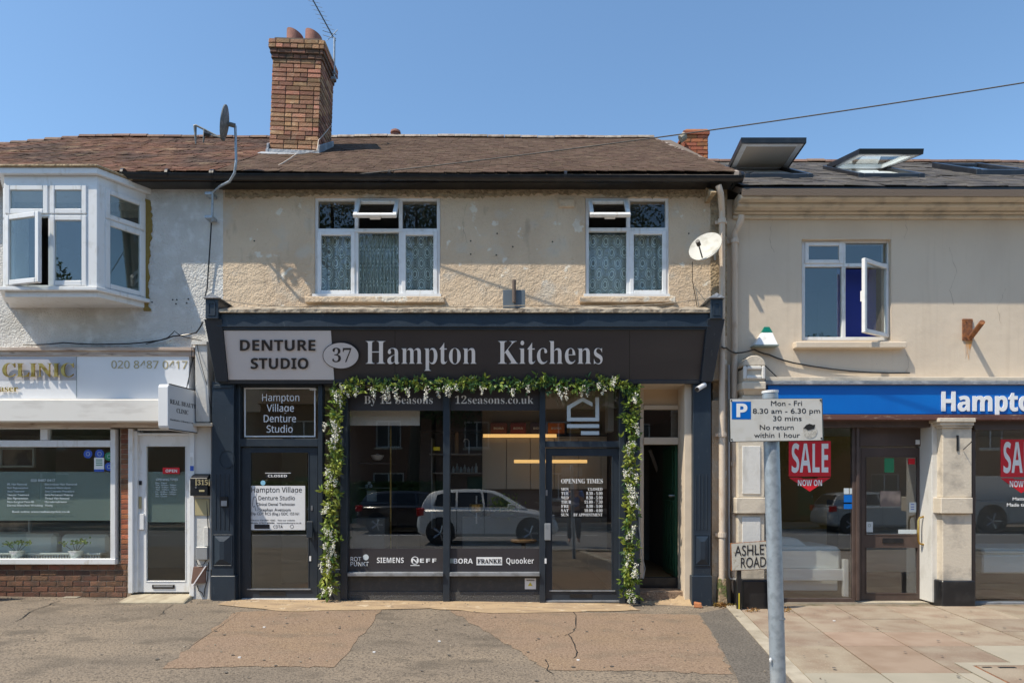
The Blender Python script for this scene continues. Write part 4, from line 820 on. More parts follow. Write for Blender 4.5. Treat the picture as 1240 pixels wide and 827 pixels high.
for t_, f_, a, b, base, h in (('Hampton Village','sans',304.5,365.5,596,6.2),('Denture Studio','sans',313,357,605.2,4.8),('Clinical Dental Technician','b',310.5,357,612,3.4),('Stephan Avetoom','b',314,352,618.8,3.6),('Dip CDT RCS (Eng.) GDC 155161','b',304,362,623.4,3.2),('Practice: 020 8941 4365   Visit our website','b',303.5,357,630.6,1.8),('Mobile: 07973 400086   hamptondenture.co.uk','b',303.5,365,633.9,1.8),('CDTA','sans',331,342.5,639.3,3.6)):
    text(t_, f_, a, b, base, base-h, .013, M['letter_dark'], dd, th=.0005, lift=.0005, off=.004)
m = MB(); m.r(308, 326.5, 634.7, 640, .0125, .014); m.build('logo_block', M['letter_dark'], dd); m = MB(); y=.0125
m.tube([(X(304+a_,y), y, Z(b_,y)) for a_, b_ in ((3,602),(5,601),(6.5,603),(6.5,610),(8.5,615),(8.5,618),(5.5,618),(4.5,612),(3,614),(2,612),(2.5,605),(3,602))], .003, 4); m.build('tooth_drawing', M['letter_dark'], dd)
dot(318.5, 584.5, .033, .016, pm('sky_blue_sticker', (.25,.55,.75), .5), dd, 'round_sticker'); m = MB(); m.r(321, 352, 572.3, 572.9, .012, .016); m.build('sign_line', M['vinyl'], dd)
m = MB(); m.r(322, 349, 573.5, 578.5, .014, .016); m.build('closed_plate', M['letter_dark'], dd); text('CLOSED', 'sansb', 324.5, 347.5, 577.5, 574.6, .013, M['vinyl'], dd, th=.0005, ls=1)
dot(353.5, 637.3, .026, .0135, M['letter_dark'], dd, 'logo_ring', inner=.021, th=.001)
# kitchen door and toplight with house emblem
kd = leafdoor(B2, 661, 749.5, 542.5, 726.5, (667.5,742,551,715.5), .0, 'frame_grey', 'glass_shop', label='glazed kitchen showroom door with opening times')
m = MB(); m.r(690, 717, 718.5, 723.5, -.008, 0); m.build('letterbox', M['black'], kd, bevel=.003); m = MB(); m.r(665, 745, 714.5, 715.8, -.016, 0); m.build('weather_bar', M['sill'], kd)
m = MB(); m.r(659.5, 667, 633.5, 654, -.075, -.045); m.r(662, 665, 635, 637, -.045, 0); m.r(662, 665, 650, 652, -.045, 0); m.build('handle', M['sill'], kd, bevel=.006)
m = MB(); m.r(660.8, 663, 593, 600, -.008, 0); m.build('lock_escutcheon', M['steel'], kd); m = MB(); m.r(659.5, 661.8, 676, 682, -.068, -.06); m.build('lock_cylinder', M['upvc'], kd)
m = MB(); m.r(661, 750, 726.8, 728.8, -.04, .05); m.build('threshold', M['sill'], kd)
text('OPENING TIMES', 'serif', 679.5, 730, 585, 579.6, .02, M['vinyl'], kd, off=-.004, th=.0005)
for i, (a, b, w0) in enumerate((('MON','CLOSED',712),('TUE','8.30 - 5.00',710),('WED','8.30 - 5.00',710),('THUR','11.00 - 7.30',707.5),('FRI','8.30 - 5.00',710),('SAT','10.00 - 4.00',707.5),('SUN','BY APPOINTMENT',694.5))):
    base = 593.8+i*5.17; text(a, 'serif', 679.5, 679.5+len(a)*3.0, base, base-3.5, .02, M['vinyl'], kd, th=.0005); text(b, 'serif', w0, 729.5, base, base-3.5, .02, M['vinyl'], kd, th=.0005, off=-.003)
KT = MB().r(661, 749.5, 469.0, 470.0, -.02, .03).build('toplight', M['frame_grey'], B2, label='glazed panel with pale house emblem over the kitchen door'); m = MB(); m.r(660.5, 750, 469, 534, .016, .024); m.build('pane', M['glass_shop'], KT)
m = MB(); y = .013; q = lambda px, py: (X(px,y), Z(py,y)); fnn = lambda u, v, t: (u, t, v)
def poly(name, pts): m = MB(); m.prism([q(*p) for p in pts], fnn, y-.002, y); m.build(name, M['pale_vinyl'], KT)
poly('emblem_roof', [(686.5,491.5),(705.5,481),(717.5,487.5),(717.5,492.3),(705.5,486),(691,494.5),(691,505.5),(686.5,510)]); poly('emblem_base', [(686.5,510),(691,505.5),(721,505.5),(725.5,510)]); poly('emblem_wall', [(721,481),(725.5,481),(725.5,510),(721,505.5)])
poly('emblem_bar', [(686.5,513.5),(725.5,513.5),(725.5,518),(686.5,518)]); poly('emblem_bar', [(703.5,522),(725.5,522),(725.5,526.5),(703.5,526.5)])
# piers of the ground floor, hidden walls beside joinery
m = MB(); m.box(X(862), 2.925, .0, .3, -.1, 2.72); m.build('party_pier', M['cream'], B2)
# entrance to the flats: cream frame, transom light, steps, dark hall
EN = MB().r(829, 838.5, 465, 729, -.03, .35).build('entrance', M['smooth_cream'], B2, bevel=.004, label='recessed entrance with cream frame and green door standing open')
ye = .34
bars('entrance_frame', [(775,779.5,466,700,ye,ye+.07),(829.5,834.5,466,700,ye,ye+.07),(779.5,829.5,466,471,ye,ye+.07),(779.5,829.5,490.5,495.5,ye-.02,ye+.07),(779.5,829.5,529.5,538,ye-.02,ye+.07)], 'smooth_cream', EN)
m = MB(); m.r(775, 829, 460.5, 465.5, -.03, .5); m.build('entrance_soffit', M['smooth_cream'], EN); m = MB(); m.r(779.5, 829.5, 471, 490.5, ye+.03, ye+.05); m.build('upper_panel', pm('tan_panel', (.62,.46,.30), .7), EN)
m = MB(); m.r(779.5, 829.5, 495.5, 529.5, ye+.03, ye+.036); m.build('pane', M['glass_shop'], EN)
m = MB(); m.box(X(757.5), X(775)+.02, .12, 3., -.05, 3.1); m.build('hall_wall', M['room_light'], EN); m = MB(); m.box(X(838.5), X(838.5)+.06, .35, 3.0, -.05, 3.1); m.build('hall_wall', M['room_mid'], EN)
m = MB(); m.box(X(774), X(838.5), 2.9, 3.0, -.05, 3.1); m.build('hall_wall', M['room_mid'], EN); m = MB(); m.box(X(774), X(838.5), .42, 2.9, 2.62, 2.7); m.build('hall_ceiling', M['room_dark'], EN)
m = MB(); m.box(X(774), X(830), .06, .36, -.1, .12); m.build('outer_step', M['asphalt_brown'], EN, bevel=.01); m = MB(); m.box(X(774), X(838.5), .36, .44, -.1, .27); m.build('door_sill', M['black'], EN, bevel=.006); m = MB(); m.box(X(774), X(838.5), .44, 2.9, -.1, .245); m.build('hall_floor', M['oak'], EN)
gd = MB(); gx0 = X(828.5,ye)-.06; gd.box(gx0-.045, gx0, .44, 1.24, .27, Z(538,ye)); gd = gd.build('green_door', M['green_door'], EN, bevel=.004)
for k in range(4): m = MB(); m.box(gx0-.056, gx0-.046, .50+k*.18, .50+k*.18+.14, .35, 1.35); m.build('door_plank', M['green_door'], EN, bevel=.006)
m = MB(); m.box(gx0-.058, gx0-.046, .55, 1.15, 1.5, 2.1); m.build('door_panel', M['green_door'], EN, bevel=.01); m = MB(); m.tube([(gx0-.10,.60,1.42),(gx0-.046,.60,1.42)], .018, 8); m.build('door_knob', M['steel'], EN)
rd = thing('hall_radiator', 'white radiator on the dark hall wall beyond the open green door', 'radiator', (X(800,2.4),2.4,.6)); m = MB(); m.r(795.5, 805, 607, 645, 2.4, 2.46); m.build('panel', M['ceramic'], rd, bevel=.01)
for k in range(5): m = MB(); xx = X(796.3+k*1.8, 2.4); m.box(xx, xx+.025, 2.385, 2.4, Z(643,2.4), Z(609,2.4)); m.build('fin', M['ceramic'], rd)
m = MB(); m.tube([(X(787,2.0),2.0,Z(545,2.0)),(X(812,2.8),2.8,Z(612,2.8))], .03, 8); tag(m.build('stair_handrail', M['room_light']), 'dim stair handrail running down inside the dark entrance hall', 'handrail')
m = MB(); m.tube([(X(773.5,-.02),-.02,Z(600)),(X(774,-.04),-.04,Z(640)),(X(777,-.03),-.03,Z(670)),(X(781,0),.0,Z(688)),(X(779,.0),.0,Z(700)),(X(776,.0),.0,Z(699))], .007, 6); tag(m.build('loose_cable', M['grey_pipe']), 'loose grey cable end hanging beside the flower garland at the flat entrance', 'cable')
m = MB(); r = random.Random(5)     # crumbled concrete ramp at the entrance
pts = [(X(774),.0),(X(790),-.05),(X(812),-.10),(X(838),-.14),(X(838),.33),(X(774),.33)]
vs = []; n = 12
for j in range(7):
    for i in range(n+1):
        t = i/n; xx = X(776)+(X(839)-X(776))*t; yy = .06-.2*(j/6)*(.3+.9*t)+(r.uniform(-.012,.012)); zz = gz(xx)+.002 + (1-j/6)*(.02+.13*t**2)*(1+r.uniform(-.3,.3)); vs.append((xx,yy,zz))
m.add(vs, [(j*(n+1)+i, (j+1)*(n+1)+i, (j+1)*(n+1)+i+1, j*(n+1)+i+1) for j in range(6) for i in range(n)]); m.build('crumbled_ramp', M['sand'], kind='structure')
# ---- interiors of the middle shop
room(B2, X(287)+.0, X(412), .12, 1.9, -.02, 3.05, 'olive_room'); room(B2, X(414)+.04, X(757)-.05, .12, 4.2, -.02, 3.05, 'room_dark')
m = MB(); m.box(X(305,1.8), X(372,1.8), 1.80, 1.84, 0, 2.3); pm('olive_wall', (.50,.46,.30), .7); m.build('inner_door', bpy.data.materials['olive_wall'], B2)
def ithing(name, label, cat, px, py, y): return thing(name, label, cat, (X(px,y), y, Z(py,y)))
# left display unit with gold poles, shelves, bowls
yd = .75; du = ithing('display_shelving', 'dark display shelving with two gold poles in the left shop window', 'shelving', 450, 664, yd)
for px in (428, 473): m = MB(); m.r(px-.9, px+.9, 510, 664, yd, yd+.03); m.build('gold_pole', M['gold'], du)
for py in (590, 608, 560): m = MB(); m.r(424, 475, py, py+1.6, yd+.05, yd+.4); m.build('shelf', M['room_dark'], du)
m = MB(); m.r(423, 508, 497, 515, .22, .26); m.build('pale_panel', M['cushion'], du)  # pale board added close behind the glass, well ahead of the shelves
def bowl(px, py, y, label, r_=.10, name='white_bowl'):
    o = ithing(name, label, 'bowl', px, py, y); m = MB(); m.lathe((X(px,y),y,Z(py,y)), [(.35*r_,0),(.75*r_,.25*r_),(r_,.75*r_),(r_*.95,.8*r_)], 18); m.build('basin', M['ceramic'], o, smooth=True)
    m = MB(); m.lathe((X(px,y),y,Z(py,y)+.78*r_), [(r_*.93,0),(r_*.3,.12*r_),(.12*r_,.25*r_)], 14); m.build('lid', M['ceramic'], o, smooth=True)
bowl(457, 557.5, yd+.15, 'white lidded bowl on the upper shelf between the gold poles'); bowl(453, 650, yd, 'white lidded bowl low down on the plinth by the left window', .11)
def crate(name, px0, px1, py0, py1, y, d, mat, label, cat='box', txt=None):
    o = ithing(name, label, cat, (px0+px1)/2, py1, y); m = MB(); m.r(px0, px1, py0, py1, y, y+d); m.build('carton', mat, o, bevel=.006); m = MB(); m.r(px0+.4, px1-.4, py0-.7, py0+.3, y+.01, y+d-.01); m.build('lid', mat, o, bevel=.004)
    if txt: text(txt, 'sansb', px0+(px1-px0)*.2, px1-(px1-px0)*.2, (py0+py1)/2+1.5, (py0+py1)/2-1, y, M['vinyl'], o, th=.001)
    return o
crate('display_plinth', 423, 466, 628, 664, yd-.3, .4, M['room_mid'], 'low grey display plinth below the shelving in the left window', 'plinth')
for k, px in enumerate((444, 449, 447)): m = MB(); y = yd+.2; m.lathe((X(px,y),y,Z(590,y)+(.0 if k < 2 else .045)), [(.02,0),(.028,.03),(.012,.045)], 10); tag(m.build('glass_jar', M['ceramic'], smooth=True), ('left', 'right', 'top')[k]+' jar of the little pyramid of white jars on the display shelf', 'jar')
crate('mosaic_sample', 444, 456, 593, 607, yd+.1, .02, M['frost'], 'pale patterned tile sample standing on the lower display shelf', 'sample')
# centre black larder
yc = .8; lu = ithing('black_larder', 'tall black open larder unit with shelves behind the middle mullion', 'cupboard', 545, 664, yc)
m = MB(); m.r(508, 583, 497, 664, yc+.42, yc+.46); m.build('back_panel', M['black'], lu); m = MB(); m.r(520, 583, 549, 550.5, yc, yc+.42); m.build('shelf', M['room_mid'], lu); m = MB(); m.r(522, 523.5, 530, 640, yc, yc+.42); m.build('upright', M['room_mid'], lu); m = MB(); m.r(508, 583, 519, 522, yc, yc+.42); m.build('shelf', M['black'], lu)
m = MB(); y = yc+.2; m.lathe((X(553,y),y,Z(549,y)), [(.028,0),(.03,.02),(.03,.3),(.018,.33)], 10); tag(m.build('wooden_pepper_mill', M['oak'], smooth=True), 'tall wooden mill standing on the black larder shelf', 'mill')
m = MB(); m.tube([(X(568,y),y,Z(549,y)),(X(568,y),y,Z(534,y)),(X(566,y),y,Z(531.5,y)),(X(562.5,y),y,Z(531.5,y)),(X(561.5,y),y,Z(535,y))], .008, 8); tag(m.build('chrome_tap', M['steel'], smooth=True), 'curved chrome tap standing beside the wooden mill', 'tap')
m = MB(); m.r(525, 532, 541, 545, yc+.1, yc+.2); tag(m.build('yellow_packet', pm('mustard_glow_packet', (.5,.42,.03), .5, emit=((.5,.42,.03), .15))), 'small yellow packet on the larder shelf left of the mullion', 'packet')  # packet colour also emits a faint glow, though it is no lamp
r = random.Random(8)
for k in range(7):
    m = MB(); px = 549+k*4.6; y = yc+.15+.1*(k % 2); h_ = r.uniform(.08,.14); m.lathe((X(px,y),y,Z(572,y)), [(.022,0),(.024,h_*.6),(.01,h_*.75),(.01,h_)], 8)
    tag(m.build('glass_bottle', M['frost'], smooth=True), ('tallest','short leftmost','slim','squat','middle','second from the right','rightmost')[k]+' dim bottle in the row on the lower larder shelf', 'bottle', 'bottles on the larder shelf')
m = MB(); m.r(524, 583, 572, 573.2, yc, yc+.42); m.build('shelf', M['room_mid'], lu)
# right taupe cabinet bank
yk = 1.1; tc = ithing('taupe_cabinets', 'bank of handleless taupe tall cabinets with a lit shelf behind the showroom door', 'cabinets', 650, 664, yk)
m = MB(); m.r(584, 735, 497, 526, yk+.35, yk+.40); m.build('niche_back', M['taupe'], tc)
for a, b in ((584,613),(613.6,642),(642.6,671),(671.6,700),(700.6,735)): m = MB(); m.r(a, b, 530.5, 592, yk, yk+.4); m.build('cabinet_door', M['taupe'], tc, bevel=.004)
m = MB(); m.r(584, 735, 470, 497, yk+.3, yk+.4); m.build('upper_panel', M['taupe'], tc)
m = MB(); m.r(584, 735, 528.5, 530, yk-.02, yk+.35); m.build('niche_shelf', M['taupe'], tc); m = MB(); m.r(585, 674, 525.5, 529.5, yk-.05, yk-.02); m.build('led_strip', M['led'], tc)
m = MB(); m.r(622.5, 711, 556.5, 560.5, yk-.35, yk-.32); lt = tag(m.build('linear_pendant', M['led']), 'long thin warm glowing bar light hanging in front of the taupe cabinets', 'light')
m = MB(); m.r(590, 735, 592, 626, yk+.1, yk+.4); m.build('marble_splashback', pm('grey_marble', (.16,.12,.10), .3, var=[((.4,.32,.26), (2,2,5), .55, .6, 8)]), tc)
m = MB(); m.r(560, 735, 626, 664, yk-.15, yk+.4); m.build('worktop_base', M['room_mid'], tc)
for a, b, c_, col, lb in ((594,614,1,(.20,.06,.04),'dark brown'),(618,637,1,(.22,.03,.03),'dark red'),(642,662,1,(.06,.045,.09),'dark violet'),(663.5,684,1,(.75,.22,.02),'bright orange'),(687,704,1,(.30,.22,.04),'olive yellow')):
    crate('appliance_box', a, b, 512, 524.5, yk+.05, .22, pm(lb.replace(' ','_')+'_carton', col, .5), lb+' branded carton standing on the lit shelf of the showroom', 'box', 'BORA')
crate('wall_extractor', 736, 749, 472, 522, .7, .3, M['ceramic'], 'tall white wall box high behind the emblem window', 'extractor')
m = MB(); r = random.Random(3); y = .7
for k in range(500):
    p = Vector((X(610,y)+r.gauss(0,.10), y+r.gauss(0,.08), Z(612,y)+r.gauss(0,.06))); a = Vector((r.gauss(0,1),r.gauss(0,1),r.gauss(0,1))).normalized()*.03; b = Vector((r.gauss(0,1),r.gauss(0,1),r.gauss(0,1))).normalized()*.014; m.add([p-a,p+b,p+a,p-b], [(0,1,2,3)])
hp = ithing('herb_planter', 'bushy green herbs in a planter seen through the right display window', 'plant', 610, 622, y); m.build('foliage', M['leaf'], hp); m = MB(); m.r(594, 626, 618, 626, y-.08, y+.1); m.build('planter', M['room_dark'], hp, bevel=.006)
y = .55; tp = ithing('copper_lamp', 'copper table lamp on a chrome stem in the right display window', 'lamp', 577, 632, y); m = MB(); m.lathe((X(577,y),y,Z(620,y)), [(.06,0),(.10,.02),(.105,.11),(.08,.12)], 16); m.build('shade', M['gold'], tp, smooth=True); m = MB(); m.tube([(X(577,y),y,Z(634,y)),(X(577,y),y,Z(600,y))], .012, 8); m.build('lamp_stem', M['steel'], tp)
y = .45; st_ = ithing('wooden_stool', 'round wooden topped pedestal stool behind the right display window', 'stool', 633, 668, y); m = MB(); m.lathe((X(634,y),y,Z(657,y)), [(.16,0),(.19,.02),(.19,.045),(.16,.055)], 22); m.build('seat', M['oak'], st_, smooth=True); m = MB(); m.tube([(X(634,y),y,-.02),(X(634,y),y,Z(657,y))], .035, 10); m.build('pedestal', M['oak'], st_)
# ------------------------------------------------------------------ clinic frontage (left)
m = MB(); m.r(-330, 229, 431, 483, -.16, .02); cf = m.build('clinic_sign', M['sign_white'], B1, bevel=.004, label='white clinic sign panel with gold letters and phone number')
m = MB(); m.r(-330, 235, 420.5, 424.5, -.20, .02); m.build('timber_moulding', M['wood_trim'], B1, bevel=.004); m = MB(); m.r(-330, 235, 424.6, 431, -.175, .02); m.build('timber_moulding', M['wood_trim'], B1, bevel=.003)
m = MB(); m.r(-330, 214, 483.2, 510.5, -.30, .0); m.build('awning_cassette', M['awning'], B1, bevel=.012); m = MB(); m.r(-330, 234, 510.7, 517, -.13, .02); m.build('timber_moulding', M['wood_trim'], B1, bevel=.004)
m = MB(); m.r(92.3, 92.8, 432, 482, -.163, -.16); m.build('sign_joint', M['frost'], cf); m = MB(); m.r(-20, 92, 432.5, 460.5, -.163, -.16); m.build('sign_backing', pm('grey_sign_backing', (.44,.45,.50), .35), cf)
text('CLINIC', 'serif', 4, 90, 456.5, 440, -.19, M['gold'], cf, off=-.004, th=.02, lift=0); text('Laser', 'serif', -9, 22, 474, 466.5, -.18, M['gold'], cf, th=.008, lift=0)
text('020 8487 0417', 'sans', 135, 227, 446, 436.8, -.16, M['gold_print'], cf, th=.002, off=.004, slope=.004)
wall(MB(), -10.6, -3.93, 2.6, 3.2, .06, .2, []).build('bressummer', M['white_paint'], B1)
# white pier between the shops
m = MB(); m.r(234.8, 256, 517, 690, -.03, .25); pr_ = m.build('white_pier', M['white_paint'], B1, bevel=.006); m = MB(); m.box(X(234), X(256), -.035, .25, -.02, Z(690)); m.build('pier_base', M['white_paint'], pr_, bevel=.01)
m = MB(); m.r(232, 250, 413, 417, -.22, .0); m.build('pier_cap', M['white_paint'], pr_); m = MB(); m.hexa([(X(237,-.12),-.12,Z(512)),(X(258),-.12,Z(512)),(X(258),.0,Z(512)),(X(237,-.12),.0,Z(512)),(X(236,-.2),-.2,Z(417)),(X(251,-.2),-.2,Z(417)),(X(251,-.2),.0,Z(417)),(X(236,-.2),.0,Z(417))]); m.build('pier_console', M['white_paint'], pr_, bevel=.008)
m = MB(); m.r(228, 256.5, 512, 516, -.15, .0); m.build('pier_moulding', M['stone_paint'], pr_, bevel=.004)
# brick stallriser and brick pier
m = MB(); m.box(-10.4, X(158), .012, .25, -.05, Z(683)); w1 = m.build('brick_stallriser', M['mortar'], B1); zg = Z(723)
nb = 6; ch = (Z(683.5)-zg)/nb
mm_ = ['brick_dark']*5+['brick']
for c in range(nb):
    brickface(w1, (-8.46, .012, zg+c*ch), (1,0,0), (0,-1,0), 8.46+X(153.5), 1, M[mm_[c]], ch=ch, bl=.226, shift=c)
m = MB(); m.r(145.5, 158.5, 519, 683, .012, .25); w2 = m.build('brick_pier', M['mortar'], B1); n2 = 27; c2_ = (Z(519)-Z(683))/n2
for c in range(n2):
    brickface(w2, (X(145.8), .012, Z(683)+c*c2_), (1,0,0), (0,-1,0), X(158.3)-X(145.8), 1, M['brick'] if c < 4 or c > 14 else M['brick_red'], ch=c2_, bl=.226 if c % 2 else .10, shift=0)
# clinic window
cw_ = MB(); y = -.02
def barsp(lst, mat, parent, name, bevel=.004):
    for (a,b,c,d,y0,y1) in lst: MB().r(a,b,c,d,y0,y1).build(name, M[mat], parent, bevel=bevel)
cwin = MB().r(-260, 139.5, 676.5, 683.3, -.045, .06).build('clinic_window', M['upvc'], B1, bevel=.006, label='wide white framed clinic window with frosted band')
barsp([(133.5,139.5,519.5,676.3,-.03,.06),(-260,133.5,533,541,-.03,.06),(-260,133.3,517,519.3,-.03,.06),(48.5,57.5,519.5,532.8,-.025,.06),(-260,-254,519,676,-.03,.06)], 'upvc', cwin, 'frame_bar')
m = MB(); m.r(-254, 133.5, 541, 676.4, .02, .026); m.build('pane', M['glass'], cwin); m = MB(); m.r(57.5, 133.3, 519.4, 533, .02, .026); m.build('pane', M['glass'], cwin); m = MB(); m.r(-254, 48.5, 519.4, 533, .02, .026); m.build('pane', M['glass'], cwin)
m = MB(); m.r(-254, 133.4, 571, 630, .034, .036); m.build('frosted_band', M['frost'], cwin)
y = .018
text('020 8487 0417', 'b', 37.5, 67, 583, 580, y, M['pale_vinyl'], cwin, th=.0005, off=.01)
for i, (a, b) in enumerate((('IPL Hair Removal','Electrolysis Hair Removal'),('Skin Rejuvenation','Advance Electrolysis'),('Acne Treatment','Anti Cosmetic Procedure'),('Vascular Treatment','Semi-Permanent Make-up'),('Skin Pigmentation','Thread Vein Removal'),('Non-Surgical Face-lift','Microdermabrasion'),('Dermal fillers/Anti Wrinkling','Waxing'))):
    base = 587.3+i*4.25; text(a, 'b', 9, 9+len(a)*1.48, base, base-2.3, y, M['pale_vinyl'], cwin, th=.0005, off=.01); text(b, 'b', 54.5, 54.5+len(b)*1.55, base, base-2.3, y, M['pale_vinyl'], cwin, th=.0005, off=.01)
text('Book online: www.realbeautyclinic.co.uk', 'b', 15, 85, 620.5, 618, y, M['pale_vinyl'], cwin, th=.0005, off=.012)
bl_m = pm('blue_sticker', (.03,.09,.45), .5); gr_m = pm('green_sticker', (.02,.22,.10), .5)
for px, py, rr, mt in ((106.5,549.5,.060,bl_m),(120.5,549.5,.063,bl_m),(132,552.5,.058,gr_m),(132,565,.058,bl_m)): dot(px, py, rr, .018, mt, cwin, 'round_sticker', th=.001); dot(px, py, rr*.45, .0165, M['pale_vinyl'], cwin, 'sticker_print', th=.0005, inner=rr*.36)
m = MB(); m.r(114, 126, 554, 570.5, .016, .018); m.build('award_sticker', M['vinyl'], cwin); m = MB(); m.r(114, 126, 568, 571, .0145, .016); m.build('sticker_foot', bl_m, cwin)
for k in range(4): m = MB(); m.r(116, 124, 556+k*2.2, 557+k*2.2, .0145, .016); m.build('sticker_print', gr_m, cwin)
# clinic interior
room(B1, -10.0, X(234)-.02, .2, 4.0, -.02, 2.55, 'room_light')
def pic(px0,px1,py0,py1,y,label):
    o = ithing('framed_print', label, 'picture', (px0+px1)/2, py1, y); m = MB(); m.frame(X(px0,y),X(px1,y),Z(py1,y),Z(py0,y),y-.03,y+.01,.03); m.build('picture_frame', M['ceramic'], o); m = MB(); m.r(px0+1, px1-1, py0+1, py1-1, y-.005, y); m.build('print', M['image'], o)
pic(1, 43, 542, 566, 1.2, 'dark framed print of a face high inside the clinic window'); pic(-6, 38, 600, 646, 1.2, 'violet tinted framed print low inside the clinic window behind the sofa')
def sofa(px0, px1, py0, py1, y, label):
    o = ithing('white_sofa', label, 'sofa', (px0+px1)/2, 676, y); m = MB(); m.r(px0, px1, py0, py0+38, y, y+.2); b_ = m.build('backrest', M['cushion'], o, bevel=.05); m = MB(); m.r(px0, px1, py0+24, 690, y+.2, y+.8); m.build('seat', M['cushion'], o, bevel=.05)
    m = MB(); m.r(px0-.5, px0+5, py0+6, 690, y+.2, y+.75); m.build('armrest', M['cushion'], o, bevel=.04)
sofa(-10, 66, 646, 676, .36, 'cream sofa back at the left inside the clinic window'); sofa(72, 131, 647, 676, .36, 'cream sofa back at the right inside the clinic window')
ra = ithing('window_radiator', 'low white slotted radiator shelf along the clinic window', 'radiator', 75, 680, .2); m = MB(); m.r(-30, 121, 669.5, 672, .15, .34); m.build('top_grille', M['ceramic'], ra, bevel=.004)
for k in range(46): m = MB(); m.r(-30+k*3.3, -28.2+k*3.3, 672, 677, .16, .2); m.build('fin', M['ceramic'], ra)
for k, (px, lb) in enumerate(((21,'left'),(92,'right'))):
    o = ithing('potted_plant', 'potted plant on the clinic window ledge '+('by the left photo edge' if k == 0 else 'nearer the brick pier'), 'plant', px, 676, .1, ); o['group'] = 'potted plants on the clinic window ledge'
    c = Vector((X(px,.1), .1, Z(675.5,.1))); m = MB(); m.lathe(c, [(.06,0),(.095,.09),(.10,.10),(.09,.10)], 18); m.build('pot', M['ceramic'], o, smooth=True)
    m = MB(); lf = MB(); r = random.Random(k+3)
    for j in range(5):
        tip = c+Vector((-.15+.075*j+r.uniform(-.01,.01), r.uniform(-.03,.03), .19+r.uniform(-.015,.04))); m.tube([c+Vector((0,0,.07)), (c+tip)/2+Vector((0,0,.03)), tip], .004, 5)
        for q_ in range(16):
            p = tip+Vector((r.gauss(0,.026), r.gauss(0,.022), r.gauss(0,.017))); a = Vector((r.gauss(0,1),r.gauss(0,1),r.gauss(0,.5))).normalized()*.018; b = Vector((r.gauss(0,1),r.gauss(0,1),r.gauss(0,1))).cross(a).normalized()*.013
            lf.add([p-a, p-a*.4+b, p+a*.5+b, p+a, p+a*.5-b, p-a*.4-b], [(0,1,2,3,4,5)])
    m.build('stem', M['stem'], o); lf.build('foliage', M['leaf'], o)
# clinic door
cd = leafdoor(B1, 166.5, 231, 527, 716.5, (176.5,225.5,539.5,704), .03, 'upvc', 'glass', label='white clinic door with red open sign')
barsp([(155,160.5,519,718,-.04,.14),(160.7,166,522,717,-.01,.12),(229.2,235,519,722,-.05,.12),(166.2,229,519,521,-.01,.12),(166.2,229,524.3,526.8,-.01,.12)], 'upvc', B1, 'door_frame')
m = MB(); m.r(166.2, 229, 521, 524.3, .05, .056); m.build('pane', M['glass_shop'], B1); m = MB(); m.r(177, 225.5, 571, 632, .058, .06); m.build('frosted_band', M['frost'], cd)
m = MB(); m.r(184, 211, 707.5, 712.5, .018, .03); m.build('letterbox', M['black'], cd, bevel=.003); m = MB(); m.r(186, 209, 708.5, 710.5, .014, .018); m.build('letterbox_flap', M['grey_pipe'], cd)
m = MB(); m.r(167, 174, 622, 641, .005, .03); m.build('handle_plate', M['upvc'], cd, bevel=.003); m = MB(); m.r(168, 171, 601, 615.5, .02, .03); m.build('pull_sticker', M['gold_print'], cd); m = MB(); m.r(168.3, 171.3, 582, 587, .02, .03); m.build('lock', M['black'], cd)
m = MB(); m.r(197, 217.5, 566, 573.5, .024, .028); m.build('open_plate', M['red'], cd); text('OPEN', 'sansb', 200.5, 214.5, 571.7, 568.2, .024, M['vinyl'], cd, th=.0005, lift=.001)
text('OPENING TIMES', 'b', 189, 215.5, 581.8, 579.2, .04, M['pale_vinyl'], cd, th=.0005, off=.01)
for i, a in enumerate(('Mon:  Closed','Tue:  10.00am - 7.00pm','Wed:  10.00am - 7.00pm','Thur:  10.00am - 7.00pm','Fri:  10.00am - 6.00pm','Sat:  10.00am - 5.00pm','Sun:  Closed')): base = 585.3+i*2.7; text(a, 'b', 188.5, 188.5+len(a)*1.13, base, base-1.7, .04, M['pale_vinyl'], cd, th=.0005, off=.01)
m = MB(); m.r(230, 234.5, 548, 553, -.055, -.05); m.build('door_sticker', M['vinyl'], B1); m = MB(); m.r(230.2, 234.4, 564, 570, -.055, -.05); m.build('door_sticker', bl_m, B1)
m = MB(); zg = gz(-5); m.hexa([(X(148,-.35),-.42,zg-.1),(X(231,-.35),-.42,zg-.1),(X(232),.1,zg-.1),(X(156),.1,zg-.1),(X(146,-.35),-.42,zg+.02),(X(226,-.35),-.42,zg+.02),(X(231),.1,zg+.055),(X(158),.1,zg+.055)]); tag(m.build('door_step', M['stone_step'], bevel=.012), 'worn pale sandstone step in front of the white clinic door', 'step')
m = MB(); m.box(X(80), X(98), -.08, .0, gz(-6), gz(-6)+.012); m.build('pale_threshold_stone', M['slab_pale'], kind='structure', bevel=.003)
